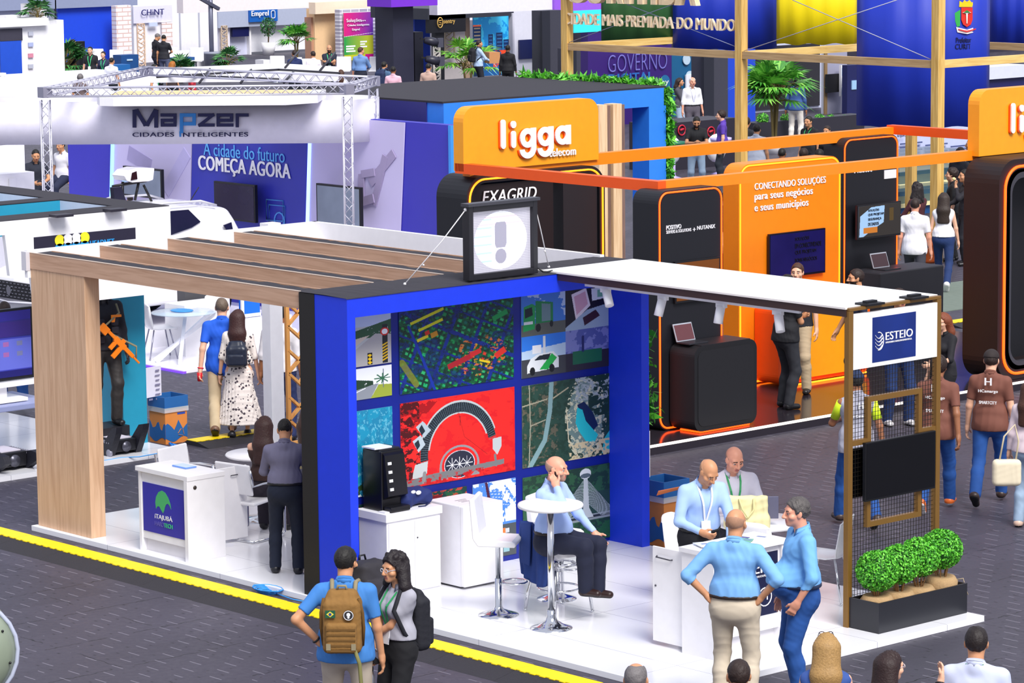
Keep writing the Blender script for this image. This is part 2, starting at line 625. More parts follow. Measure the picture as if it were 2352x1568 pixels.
# ================================================================ hall floor
def floor_mat():
 m = bpy.data.materials.new('rubber_floor_tiles')
 m.use_nodes = True
 nt = m.node_tree
 b = nt.nodes['Principled BSDF']
 b.inputs['Roughness'].default_value = 0.55
 L = nt.links.new
 def mt(op, a, c=None, d=None):
  n = nt.nodes.new('ShaderNodeMath')
  n.operation = op
  for i, q in enumerate((a, c, d)):
   if q is None:
    continue
   if isinstance(q, (int, float)):
    n.inputs[i].default_value = q
   else:
    L(q, n.inputs[i])
  return n.outputs[0]
 def noise(scale, vec=None, detail=3):
  n = nt.nodes.new('ShaderNodeTexNoise')
  n.inputs['Scale'].default_value = scale
  n.inputs['Detail'].default_value = detail
  L(vec or tc.outputs['Object'], n.inputs['Vector'])
  return n.outputs[0]
 def mix(f, a, c):
  n = nt.nodes.new('ShaderNodeMix')
  n.data_type = 'RGBA'
  L(f, n.inputs[0])
  for i, q in ((6, a), (7, c)):
   if isinstance(q, str):
    n.inputs[i].default_value = (*lin(q), 1)
   else:
    L(q, n.inputs[i])
  return n.outputs[2]
 tc = nt.nodes.new('ShaderNodeTexCoord')
 sp = nt.nodes.new('ShaderNodeSeparateXYZ')
 L(tc.outputs['Object'], sp.inputs[0])
 x, y = sp.outputs[0], sp.outputs[1]
 n1 = noise(0.6)
 n2 = noise(14.0)
 nz = noise(9.0, None, 2)
 wob = mt('MULTIPLY', mt('SUBTRACT', nz, 0.5), 0.09)
 xw, yw = mt('ADD', x, wob), mt('ADD', y, wob)
 col = mix(n1, '#3b3844', '#4e4a58')
 # every tile a shade of its own
 tx, ty = mt('FLOOR', mt('DIVIDE', x, 1.06)), mt('FLOOR', mt('DIVIDE', y, 1.15))
 wn = nt.nodes.new('ShaderNodeTexWhiteNoise')
 cb = nt.nodes.new('ShaderNodeCombineXYZ')
 L(tx, cb.inputs[0])
 L(ty, cb.inputs[1])
 L(cb.outputs[0], wn.inputs['Vector'])
 col = mix(mt('MULTIPLY', wn.outputs[0], 0.45), col, '#322f39')
 col = mix(mt('MULTIPLY', n2, 0.35), col, '#3d3944')
 # seams
 def seam(c, period, w):
  fr = mt('FRACT', mt('DIVIDE', c, period))
  return mt('LESS_THAN', mt('ABSOLUTE', mt('SUBTRACT', fr, 0.5)), w / period / 2)
 s1 = mt('MULTIPLY', seam(xw, 1.06, 0.016), mt('GREATER_THAN', noise(3.0), 0.42))
 s2 = mt('MULTIPLY', seam(yw, 1.15, 0.012), mt('GREATER_THAN', noise(1.7), 0.52))
 col = mix(mt('MULTIPLY', mt('MAXIMUM', s1, s2), 0.9), col, '#1b1920')
 # pale moulded dashes, staggered rows
 row = mt('FLOOR', mt('DIVIDE', y, 0.20))
 fx = mt('FRACT', mt('ADD', mt('DIVIDE', x, 0.42), mt('MULTIPLY', row, 0.37)))
 fy = mt('FRACT', mt('DIVIDE', y, 0.20))
 d1 = mt('MULTIPLY', mt('LESS_THAN', fx, 0.42), mt('LESS_THAN', mt('ABSOLUTE', mt('SUBTRACT', fy, 0.5)), 0.035))
 d1 = mt('MULTIPLY', d1, mt('MULTIPLY', mt('GREATER_THAN', noise(0.9), 0.4), 0.5))
 col = mix(d1, col, '#948f9c')
 # small dark slots
 fx2 = mt('FRACT', mt('ADD', mt('DIVIDE', x, 0.21), mt('MULTIPLY', row, 0.61)))
 fy2 = mt('FRACT', mt('ADD', mt('DIVIDE', y, 0.20), 0.45))
 d2 = mt('MULTIPLY', mt('LESS_THAN', mt('ABSOLUTE', mt('SUBTRACT', fx2, 0.5)), 0.10), mt('LESS_THAN', mt('ABSOLUTE', mt('SUBTRACT', fy2, 0.5)), 0.05))
 d2 = mt('MULTIPLY', d2, mt('GREATER_THAN', n2, 0.5))
 col = mix(mt('MULTIPLY', d2, 0.8), col, '#1d1b22')
 L(col, b.inputs['Base Color'])
 L(mt('ADD', mt('MULTIPLY', n2, 0.25), 0.42), b.inputs['Roughness'])
 return m
fl = MB().box(-130, 30, -20, 130, -0.3, 0.0).build('floor', floor_mat())
tag(fl, 'dark purple grey rubber tile floor of the hall', 'floor', kind='structure')
gt = MB().box(-6.8, -4.45, 18.6, 32, 0.0, 0.012).build('floor_strip', M('#6f7b70', 0.85, var=0.15))
tag(gt, 'grey green floor covering strip beyond the orange stand', 'floor', kind='structure')
def platform_mat(px=1.0, py=1.0, ox=0.0, oy=0.0, base='#f4f4f8', line='#b9b8c4', rough=0.16):
 m = bpy.data.materials.new('white_gloss_panels')
 m.use_nodes = True
 nt = m.node_tree
 b = nt.nodes['Principled BSDF']
 b.inputs['Roughness'].default_value = rough
 tc = nt.nodes.new('ShaderNodeTexCoord')
 mp = nt.nodes.new('ShaderNodeMapping')
 mp.inputs['Location'].default_value = (ox, oy, 0)
 br = nt.nodes.new('ShaderNodeTexBrick')
 br.offset = 0.0
 br.inputs['Color1'].default_value = (*lin(base), 1)
 br.inputs['Color2'].default_value = (*lin(base), 1)
 br.inputs['Mortar'].default_value = (*lin(line), 1)
 br.inputs['Scale'].default_value = 1.0
 br.inputs['Mortar Size'].default_value = 0.004
 br.inputs['Brick Width'].default_value = px
 br.inputs['Row Height'].default_value = py
 nt.links.new(tc.outputs['Object'], mp.inputs[0])
 nt.links.new(mp.outputs[0], br.inputs[0])
 nt.links.new(br.outputs[0], b.inputs['Base Color'])
 return m
tag(MB().box(0, 10.09, 0, 4.09, 0, 0.06).build('booth_platform', platform_mat(2.0, 0.98, 0.55, 0.37), bevel=0.004),
 'long glossy white platform carrying the wood pergola and the blue portal', 'platform')
# ================================================================ wood pergola
t = thing('wood_pergola', 'pale wood pergola with dark topped beams left of the blue portal', 'pergola', (0.5, 0.15, 0.06))
MB().box(0.05, 1.07, 0.06, 0.25, 0.06, 2.9).build('pillar', WOODZ, t, 0.003)
for i, y in enumerate((0.05, 0.97, 1.89, 2.82)):
 b = MB().box(0.06, 4.8, y, y + 0.018, 2.9, 3.075)
 b.box(0.06, 4.8, y + 0.28, y + 0.30, 2.9, 3.07)
 b.box(0.06, 4.8, y + 0.018, y + 0.28, 2.9, 2.92)
 bm = b.build('beam', WOODX, t)
 # loose dark cloth over the hollow top
 g = MB()
 n = 60
 rr = random.Random(i)
 vs, fs = [], []
 for k in range(n + 1):
  x = 0.07 + (4.73) * k / n
  vs += [(x, y + 0.02, 3.062), (x, y + 0.24 + rr.uniform(-.02, .03), 3.068 + rr.uniform(-.006, .004)), (x, y + 0.29 + rr.uniform(-0.01, .02), 3.05)]
 for k in range(n):
  for q in (0, 1):
   fs.append((k * 3 + q, k * 3 + 3 + q, k * 3 + 4 + q, k * 3 + 1 + q))
 g.add(vs, fs)
 g.build('cloth_cover', CLOTH_TOP, bm)
 MB().box(0.06, 4.8, y - 0.003, y + 0.012, 3.074, 3.08).build('edge_strip', M('#f0dcc8', 0.5), bm)
MB().box(0.0, 0.055, 0.02, 4.05, 2.8, 3.10).build('side_fascia', WHITE, t)
MB().box(0.0, 4.9, 3.99, 4.05, 2.86, 3.10).build('back_fascia', WHITE, t)
MB().box(-0.03, 0.06, -0.0, 0.05, 2.88, 3.085).build('corner_cap', M('#d5d3da', 0.5), t)
MB().box(0.0, 0.25, 3.80, 4.05, 0.06, 2.86).build('back_post', WHITE, t)
# ================================================================ blue portal and photo wall
t = thing('blue_portal', 'deep blue portal frame with black top beside the wood pergola', 'portal', (5.3, 0.1, 0.06))
MB().box(5.05, 5.55, 0.03, 0.13, 0.06, 3.07).build('column', BLUE, t)
MB().box(5.05, 5.55, 3.96, 4.07, 0.06, 3.07).build('column', BLUE, t)
MB().box(5.05, 5.55, 0.13, 3.96, 2.88, 3.07).build('lintel', BLUE, t)
MB().box(4.81, 5.05, 0.025, 0.16, 0.06, 3.07).build('black_column', M('#191512', 0.6), t)
b = MB()
vs, fs = [], []
rr = random.Random(4)
for k in range(61):
 y = 0.02 + 4.06 * k / 60
 vs += [(4.80 + rr.uniform(-.01, .01), y, 3.076), (5.2, y, 3.082 + rr.uniform(-.003, .003)), (5.553, y, 3.074 + rr.uniform(-.004, .002)), (5.558, y, 3.066)]
for k in range(60):
 for q in range(3):
  fs.append((k * 4 + q, k * 4 + 1 + q, k * 4 + 5 + q, k * 4 + 4 + q))
b.add(vs, fs).build('top_cover', CLOTH_TOP, t)
pw = thing('photo_wall', 'dark blue wall of printed aerial photographs inside the blue portal', 'display wall', (5.0, 2.0, 0.06))
MB().box(4.98, 5.05, 0.13, 3.96, 0.06, 2.88).build('backing_panel', M('#0b1f86', 0.35, var=0.25, scale=2.5), pw)
def px_print(art, y0, y1, z0, z1, x=5.052):
 return art.build('printed_photo', pw, (x, y0, z1), (0, y1 - y0, 0), (0, 0, z0 - z1), thick=0.008)
# city in false colours: rotated street grid with roofs
a = Art(170, 104, '#0d3a2c')
n = a.noise(9, 2)
ca, sa = math.cos(-.42), math.sin(-.42)
U, V_ = (a.X * ca - a.Y * sa * .62) * 9, (a.X * sa + a.Y * ca * .62) * 11
cu, cv = np.floor(U * 2.2), np.floor(V_ * 2.2)
def hsh(x, y, k): return np.modf(np.abs(np.sin(x * 12.98 + y * 78.23 + k * 37.7) * 43758.5))[0]
hh_, h2, h3 = hsh(cu, cv, 1), hsh(cu, cv, 2), hsh(cu, cv, 3)
fu, fv = U * 2.2 - cu, V_ * 2.2 - cv
roof = (fu > .12 + .3 * h2) & (fu < .95 - .2 * h3) & (fv > .15 + .25 * h3) & (fv < .92 - .2 * h2)
warm = np.exp(-((a.X - .70) ** 2 + (a.Y - .66) ** 2) / .05)
a.put(a.noise(14, 3) > .55, '#0b5a34')
for q, col in enumerate(('#0f8a48', '#18a866', '#0d6e5a', '#2fb06a', '#1a9a3a', '#0a5a70')):
 a.put(roof & (hh_ * 6 >= q) & (hh_ * 6 < q + 1), col)
for q, col in enumerate(('#b01e22', '#d83a26', '#c8b428', '#8a1a30')):
 a.put(roof & (h2 * warm > .32) & (h3 * 4 >= q) & (h3 * 4 < q + 1), col)
edge = roof & ~((fu > .2 + .3 * h2) & (fv > .24 + .25 * h3))
a.put(edge, '#04241e', .55)
road = (np.modf(np.abs(U) / 2.1)[0] < .13) | (np.modf(np.abs(V_) / 1.7)[0] < .10)
a.put(road, '#0c2a86'); a.put((a.noise(7, 8) > .58) & (warm < .5), '#0a1f6a', .75); a.put(a.noise(44, 5) > .60, '#05241c', .75); a.put((a.noise(30, 15) > .62) & (warm > .3), '#d8702a', .8)
r = random.Random(3)
def blk(cx, cy, w, h, col, ang):
 c_, s_ = math.cos(ang), math.sin(ang)
 a.poly([(cx + (c_ * i * w - s_ * j * h), cy + (s_ * i * w + c_ * j * h) * 1.55) for i, j in ((-1, -1), (1, -1), (1, 1), (-1, 1))], col)
for i in range(2): blk(.24 + .03 * i, .10 + .11 * i, .15 - .04 * i, .011, '#d2d21c', -0.3)
blk(.20, .36, .05, .012, '#d8c820', -.3); blk(.30, .33, .03, .02, '#c88a20', -0.3); blk(.24, .30, .02, .016, '#d02a20', -.3)
blk(.52, .70, .11, .022, '#a81e28', -0.3); blk(.66, .62, .05, .02, '#c82828', -.3); blk(.88, .66, .05, .025, '#d83024', -.5); blk(.88, .20, .07, .02, '#12964a', -.35); blk(.74, .74, .05, .008, '#e6c81c', .3)
a.pline([(.08, .2), (.2, .62), (.3, 1.0)], .022, '#0d2f9c'); a.pline([(0.02, .62), (.14, .90)], .05, '#7f8428', .7)
px_print(a, 1.085, 2.61, 1.96, 2.80)
# red ground with an arched gallery
a = Art(190, 105, '#f0241f')
n = a.noise(12, 4); a.put(n > .60, '#d4121c', .8)
m_ = (a.X + a.Y * .7 < .34) & (a.noise(16, 9) > .44); a.put(m_, '#a3060f'); m_ = (a.X < .16) & (a.noise(26, 3) > .52); a.put(m_, '#4a060c')
a.ell(.50, .66, .345, .60, '#b9c2c4', 1, .74, 20, 172); a.ell(.50, .66, .335, .575, '#17232c', 1, .80, 12, 186)
for k in range(60):
 an = math.radians(10 + k * 3)
 a.line(.5 + .27 * math.cos(an), .66 - .46 * math.sin(an), .5 + .335 * math.cos(an), .66 - .575 * math.sin(an), .003, '#5b6d78')
a.poly([(.13, .30), (.19, .24), (.26, .36), (.20, .44)], '#aebfc8'); a.poly([(.10, .46), (.17, .40), (.21, .52), (.15, .60)], '#b6c6ce')
a.poly([(.155, .33), (.18, .28), (.21, .36), (.18, .41)], '#1c2a36'); a.poly([(.115, .49), (.15, .45), (.165, .52), (.14, .57)], '#1c2a36')
a.poly([(.12, .74), (.23, .72), (.22, .86), (.17, .90), (.09, .95), (.1, .84)], '#c3cacb')
a.poly([(.80, .58), (.88, .57), (.88, .68), (.84, .78), (.80, .70)], '#bcc4c6')
a.ell(.505, .83, .175, .24, '#8f9196', 1, 0, 0, 180); a.rect(.33, .83, .68, .97, '#8d8f93')
a.ell(.505, .815, .155, .20, '#e5231f'); a.ell(.505, .815, .135, .165, '#262a3c')
for k in range(3):
 cx = .44 + .065 * k
 for q in range(8):
  an = q * math.pi / 4
  a.line(cx, .815, cx + .05 * math.cos(an), .815 + .085 * math.sin(an), .004, '#e6e8ee')
a.ell(.505, .815, .135, .165, '#c9ccd6', 1, .95)
a.poly([(.0, .92), (.25, .88), (.9, .84), (.9, .90), (.25, .97), (.0, 1.0)], '#77787a'); a.pline([(.82, .78), (.83, .9)], .02, '#77787a')
a.pline([(.20, .86), (.19, .95)], .03, '#8a8b8c'); a.put((a.Y > .9) & (a.noise(30, 1) > .55), '#c0151b')
a.pline([(.5, .2), (.55, .5), (.75, .75)], .003, '#8a1216'); a.rect(.51, .25, .515, .36, '#7c1016')
px_print(a, 1.085, 2.615, 1.00, 1.87)
# sea
a = Art(64, 100, '#1590b4')
n = a.noise(14, 5); a.put(n > .5, '#1b7fa6', .8); a.put(a.noise(34, 2) > .63, '#7fd0e2', .5)
a.put((a.X < .30 - .25 * np.abs(a.Y - .35)) & (a.noise(18, 8) > .45), '#eaf7fa')
a.put(a.X + .02 * a.noise(20, 3) < (a.Y - .62) * 1.1, '#e8f3ee'); a.put(a.X < (a.Y - .68) * 1.0, '#b9b48a'); a.put(a.X < (a.Y - .72) * .9, '#5b8a3a')
a.put((a.Y > .82) & (a.X < .5) & (a.noise(20, 7) > .5), '#304a28')
px_print(a, 0.30, 0.98, 1.00, 1.86)
# road views
a = Art(60, 62, '#c9cdc9')
a.rect(0, 0, 1, .22, '#c8d8ee'); a.put((a.Y < .45) & (a.Y > .12 + .25 * (1 - a.X)) & (a.noise(14, 2) > .3), '#2f5a3c'); a.poly([(0, .9), (.7, .38), (1, .42), (1, 1), (0, 1)], '#b9b6b4')
a.poly([(0, .5), (.6, .4), (.1, .75), (0, .8)], '#e2d3bd'); a.rect(.83, .22, .93, .98, '#22262c'); a.ell(.88, .36, .08, .08, '#e02020'); a.ell(.88, .36, .055, .055, '#ffffff')
for k in range(6): a.poly([(.83, .62 + .06 * k), (.93, .57 + .06 * k), (.93, .60 + .06 * k), (.83, .65 + .06 * k)], '#f2c21a')
a.rect(.02, .1, .05, .9, '#4a5560'); a.ell(.15, .1, .1, .08, '#3a6aa0'); a.rect(.55, .75, .64, .98, '#1a1a1a')
for k in range(3): a.poly([(.55, .80 + .07 * k), (.595, .77 + .07 * k), (.64, .80 + .07 * k), (.595, .84 + .07 * k)], '#ffd21a')
px_print(a, 0.30, 0.98, 2.30, 2.80)
a = Art(60, 40, '#f2f5fa')
a.put((a.X < .65) & (a.Y > .25 + .3 * a.X) & (a.Y < .75) & (a.noise(12, 6) > .25), '#23402c'); a.poly([(0, .8), (.7, .55), (.75, .55), (.6, 1), (0, 1)], '#8d939b')
a.poly([(.75, .58), (1, .62), (1, 1), (.6, 1)], '#9aa83a'); a.rect(.83, .1, .85, .7, '#6a747e')
for q in range(8): a.line(.82, .4, .82 + .14 * math.cos(q * .8), .4 + .16 * math.sin(q * .8), .025, '#2f6a48')
a.line(0, .95, .5, .65, .02, '#e8ecf0')
px_print(a, 0.30, 0.98, 1.97, 2.28)
# collage of four: lorry, desk, car, blue dusk
a = Art(124, 84, '#3b6cb8')
a.rect(0, 0, .5, .5, '#3f7cd0'); a.rect(0, .36, .5, .5, '#5b5f58'); a.put((a.X < .5) & (a.Y < .3) & (a.noise(8, 3) > .58), '#b9cfec')
a.poly([(.03, .14), (.12, .11), (.16, .14), (.15, .42), (.02, .44)], '#1c9a50'); a.poly([(.16, .08), (.36, .12), (.36, .36), (.16, .36)], '#1b8448'); a.poly([(.23, .12), (.33, .14), (.33, .34), (.23, .34)], '#6f8c92')
a.poly([(.04, .17), (.12, .15), (.13, .25), (.04, .28)], '#10202a'); a.rect(.03, .32, .13, .36, '#d5dadd'); a.ell(.19, .41, .03, .05, '#15181c'); a.ell(.34, .38, .02, .04, '#15181c')
a.rect(.5, 0, 1, .5, '#16121c'); a.poly([(.57, .06), (.74, 0), (.79, .22), (.62, .38)], '#f0e4ea'); a.poly([(.60, .09), (.73, .04), (.76, .2), (.63, .32)], '#d9a8bb')
a.poly([(.80, .02), (.96, .0), (.98, .15), (.81, .17)], '#e6eef2'); a.rect(.87, .04, .93, .13, '#7fc0a0'); a.poly([(.5, .46), (.75, .27), (1, .22), (1, .5), (.5, .5)], '#9fb6cc'); a.poly([(.7, .36), (.85, .28), (.9, .36), (.72, .46)], '#3a1a24')
a.rect(0, .5, .5, 1, '#2c7ce4'); a.put((a.X < .5) & (a.Y > .5) & (a.Y > .68 - .1 * a.X) & (a.Y < .8), '#bcd6ee'); a.rect(0, .78, .5, 1, '#3e4147')
a.rect(.24, .52, .27, .74, '#d8dce0'); a.rect(.12, .62, .22, .72, '#eef0f2'); a.poly([(.06, .86), (.1, .78), (.18, .73), (.36, .72), (.42, .80), (.42, .92), (.06, .95)], '#e9eef0')
a.poly([(.2, .92), (.34, .74), (.40, .8), (.30, .93)], '#1fae4a'); a.poly([(.14, .8), (.2, .75), (.33, .74), (.3, .81)], '#16222c'); a.ell(.12, .93, .03, .05, '#101316'); a.ell(.34, .92, .03, .05, '#101316')
a.rect(.5, .5, 1, 1, '#5560a8'); a.put((a.X > .5) & (a.Y > .5) & (a.noise(9, 4) > .55), '#8088c8'); a.rect(.5, .78, 1, 1, '#2b2733'); a.put((a.X > .58) & (a.X < .92) & (a.Y > .76) & (a.Y < .92), '#1c6a48'); a.line(.7, .6, .7, .76, .03, '#242a66')
px_print(a, 2.72, 3.955, 1.94, 2.80)
# lake in a quarry
a = Art(130, 92, '#27483c')
a.put(a.noise(20, 3) > .52, '#1f3d30'); a.put((a.X < .4) & (a.noise(30, 6) > .60), '#5d5a4a')
a.pline([(.33, 0), (.31, .35), (.25, .7), (.08, 1)], .05, '#7fa2a6'); a.pline([(.08, .0), (.09, .5), (.07, 1)], .012, '#9a9a86'); a.pline([(0, .25), (.28, .2)], .012, '#a09c86'); a.pline([(.09, .5), (.26, .45)], .01, '#a09c86'); a.pline([(.35, .2), (.52, .1)], .012, '#b0a88c')
a.put(((a.X - .72) / .24) ** 2 + ((a.Y - .5) / .52) ** 2 + .6 * (a.noise(12, 5) - .5) < .8, '#6f8a86'); a.put((((a.X - .72) / .24) ** 2 + ((a.Y - .5) / .52) ** 2 < 1) & (a.noise(34, 2) > .55), '#cfd0b4'); a.put((a.X > .6) & (a.Y < .3) & (a.noise(40, 7) > .5), '#a9b7bb')
a.put((a.X > .75) & (a.Y < .5) & (a.noise(18, 9) > .5), '#1d3a2a')
a.poly([(.62, .33), (.70, .30), (.80, .45), (.86, .62), (.78, .70), (.70, .6)], '#0c2350'); a.poly([(.62, .36), (.68, .40), (.72, .55), (.80, .66), (.86, .74), (.82, .82), (.72, .80), (.64, .66), (.60, .55)], '#25c4d0')
a.poly([(.93, .8), (1, .7), (1, .95), (.9, .98)], '#2cbcc8'); a.put((a.X > .52) & (a.Y > .8) & (a.noise(26, 11) > .5), '#d8c9a0'); a.pline([(.5, .4), (.52, .75), (.62, .95)], .012, '#d8cfae')
px_print(a, 2.72, 3.97, 1.00, 1.86)
# cable stayed bridge
a = Art(130, 82, '#1f3d30')
a.put(a.noise(16, 3) > .5, '#2c5a3c'); a.put((a.Y > .35) & (a.Y < .72) & (a.X > .3), '#28463c')
a.rect(.30, .64, 1, .72, '#8f9aa0'); a.rect(.3, .66, 1, .69, '#2a3034')
for k in range(15):
 a.line(.70, .16 + .022 * k, .36 + .012 * k, .64, .004, '#aebcc0'); a.line(.72, .16 + .022 * k, 1.06 - .012 * k, .68, .004, '#aebcc0')
a.poly([(.69, .14), (.735, .14), (.75, .55), (.80, .68), (.62, .68), (.68, .55)], '#c3ccd0'); a.ell(.71, .09, .065, .07, '#dfe6ea'); a.ell(.71, .115, .06, .03, '#5a6a74'); a.put((a.Y > .76) & (a.noise(24, 8) > .45), '#235a34')
px_print(a, 2.72, 3.97, 0.10, 0.90)
# cables against the sky, and a street of cars
a = Art(50, 60, '#4c86d8')
a.put((a.Y < .55) & (a.noise(6, 3) > .5), '#f4f6fa'); a.poly([(.28, 0), (.34, 0), (.5, .5), (.42, .5)], '#4a1a3a')
for k in range(8): a.line(.34 + .02 * k, .04 * k, 1, .02 + .05 * k, .006, '#e8eef6')
a.rect(0, .58, 1, 1, '#4a5054')
for k in range(4): a.rect(.1 + .2 * k, .64, .24 + .2 * k, .7, '#c8ccd2'); a.rect(.1 + .2 * k, .86, .24 + .2 * k, .95, '#8fb8c0')
a.rect(.6, .63, .75, .71, '#e07a3a'); a.rect(0, .76, 1, .8, '#1c2024')
px_print(a, 2.03, 2.62, 0.12, 0.92)
a = Art(100, 60, '#1c5a38')
a.put(a.noise(14, 6) > .5, '#123c3a'); a.put(a.noise(20, 9) > .6, '#d83a2a', .7); a.rect(.4, .05, .8, .25, '#7a1a24')
px_print(a, 0.30, 1.95, 0.12, 0.92)
# ================================================================ LED sign on the portal
t = thing('led_sign', 'square LED matrix sign showing an exclamation mark on the portal roof', 'sign', (5.45, 2.1, 3.08))
b = MB()
b.box(5.40, 5.50, 1.64, 1.70, 3.09, 3.83).box(5.40, 5.50, 2.50, 2.56, 3.09, 3.83).box(5.40, 5.50, 1.70, 2.50, 3.77, 3.83).box(5.40, 5.50, 1.70, 2.50, 3.09, 3.15)
b.box(5.38, 5.44, 1.66, 2.54, 3.10, 3.82)
b.build('housing', M('#1b1a20', 0.4), t, 0.004)
MB().box(5.40, 5.52, 1.62, 2.58, 3.83, 3.86).build('top_rail', M('#3a3a42', 0.4), t)
a = Art(192, 148, '#8e8c9a', 1)
cell = ((a.xx % 4) < 3) & ((a.yy % 4) < 3)
disc = ((a.X - .5) / .44) ** 2 + ((a.Y - .5) / .47) ** 2 < 1
bar = (np.abs(a.X - .5) < .10) & (a.Y > .20) & (a.Y < .62) & ~((np.hypot((a.X - .5), (a.Y - .29) * .8) > .10) & (a.Y < .29)) & ~((np.hypot((a.X - .5), (a.Y - .53) * .8) > .10) & (a.Y > .53))
dot = np.hypot(a.X - .5, (a.Y - .76) * .78) < .095
on = disc & ~bar & ~dot
a.put(cell, '#b9b7c2')
a.put(on, '#cfd4ee')
a.put(on & cell, '#ffffff')
a.put(on & (a.yy % 16 < 4) & (a.Y < .3), '#f7b6d8'); a.put(on & (a.yy % 20 < 4) & (a.X < .35), '#a8dcf4')
a.put((bar | dot) & cell, '#8d8b9c')
a.build('screen', t, (5.44, 1.70, 3.77), (0, .80, 0), (0, 0, -.62), 0.4, 0.55)
for y0, y1, x1 in ((1.64, 1.05, 5.2), (2.56, 2.98, 5.2)):
 b = MB().tube([(5.45, y0, 3.80), (5.36, y0 * .6 + y1 * .4, 3.50), (x1, y1, 3.09)], 0.006, 6)
 b.ball((x1, y1, 3.09), .016, 5).ball((5.45, y0, 3.80), .02, 5).ball((5.28, y0 * .3 + y1 * .7, 3.27), .012, 5)
 b.build('guy_rope', M('#d8d6d8', 0.7), t)
MB().tube([(5.5, 2.56, 3.14), (5.53, 2.60, 3.10), (5.5, 2.68, 3.09), (5.45, 2.8, 3.09)], 0.008, 6).build('cable', BLACK, t)
# ================================================================ sponsor frame: canopy, posts, sign
t = thing('canopy', 'flat white canopy roof with dark bronze edge right of the portal', 'canopy', (7.4, 3.4, 3.0))
MB().box(5.30, 9.47, 2.80, 4.09, 3.045, 3.085).build('roof_panel', M('#f8f8fa', 0.5), t)
MB().box(5.56, 9.5, 2.77, 2.80, 3.0, 3.07).build('edge_beam', M('#3b261f', 0.45), t)
MB().box(5.2, 9.5, 2.76, 2.79, 3.07, 3.088).build('edge_trim', M('#efe8e2', 0.5), t)
MB().box(5.56, 9.5, 4.06, 4.09, 3.0, 3.05).build('edge_beam', M('#3b261f', 0.45), t)
t = thing('display_frame', 'bronze metal frame with wire mesh holding a sponsor sign and screens', 'display frame', (9.5, 3.4, 0.06))
for y in (2.78, 4.02):
 MB().box(9.47, 9.53, y, y + 0.06, 0.06, 3.05).build('post', BRONZE, t, 0.003)
MB().box(9.472, 9.532, 2.785, 4.075, 3.051, 3.08).build('top_bar', BRONZE, t, 0.003)
b = MB()
for y0, y1, z0, z1 in ((3.05, 3.10, 1.83, 2.17), (3.05, 3.82, 2.17, 2.22), (3.77, 3.82, 1.83, 2.17), (2.84, 3.10, 1.78, 1.83), (3.77, 4.02, 1.78, 1.83)):
 b.box(9.475, 9.525, y0, y1, z0, z1)
b.build('inner_frame', BRONZE, t)
MB().box(9.475, 9.525, 3.05, 3.10, 1.03, 1.3).box(9.475, 9.525, 3.05, 3.82, .98, 1.03).box(9.475, 9.525, 3.77, 3.82, 1.03, 1.3).build('inner_frame', BRONZE, t)
b = MB()
for i in range(30):
 y = 2.84 + i * 0.0395
 b.box(9.486, 9.490, y - .0018, y + .0018, 0.10, 2.52)
for i in range(58):
 z = 0.10 + i * 0.0418
 b.box(9.488, 9.492, 2.84, 4.02, z - .0018, z + .0018)
b.build('wire_mesh', M('#2a241c', 0.4, 0.5), t)
sg = MB().box(9.49, 9.53, 2.84, 4.02, 2.50, 3.02).build('sign_board', M('#fbfbfc', 0.4), t)
lg = MB().box(9.53, 9.534, 3.10, 3.71, 2.54, 2.965).build('logo_panel', M('#0e2a78', 0.35, var=.3, scale=3), sg)
text('ESTEIO', (9.535, 3.28, 2.735), (0, .38, 0), (0, 0, .075), WHITE, sg, 0.004, 0.02, 'logo')
text('ENGENHARIA E AEROLEVANTAMENTOS S.A.', (9.535, 3.28, 2.705), (0, .37, 0), (0, 0, .016), WHITE, sg, 0.004, 0.02, 'logo')
b = MB()
for k, (r0, dz) in enumerate(((.075, .075), (.085, .03), (.085, -.015), (.07, -.06))):
 b.tube([(9.537, 3.135 + .10 * q, 2.74 + dz * .75 - .035 * math.sin(q * 3.1)) for q in [i / 8 for i in range(9)]], [.002 + .005 * q for q in [i / 8 for i in range(9)]], 5)
b.tube([(9.537, 3.185 + .065 * math.cos(q), 2.735 + .085 * math.sin(q)) for q in [math.radians(100 - 20 * i) for i in range(11)]], .005, 5)
b.build('logo', WHITE, sg)
for y in (3.0, 3.62):
 b = MB().box(9.40, 9.58, y, y + .22, 3.085, 3.105).box(9.46, 9.52, y + .04, y + .18, 3.105, 3.125)
 b.build('floodlight', BLACK, t)
for nm, x, y0, y1, z0, z1, lab in (('flat_screen', 9.545, 2.97, 3.96, 1.24, 1.80, 'black flat screen on the front of the bronze mesh frame'), ('flat_screen', 9.44, 2.90, 4.10, 1.27, 1.74, 'black flat screen mounted behind the bronze mesh frame')):
 s = thing(nm, lab, 'television', (x, (y0 + y1) / 2, z0))
 MB().box(x - .012, x + .03, y0, y1, z0, z1).build('housing', M('#0d0d10', 0.35), s, 0.004)
 MB().box(x + .0305, x + .032, y0 + .012, y1 - .012, z0 + .02, z1 - .012).build('screen', M('#08090c', 0.12), s)
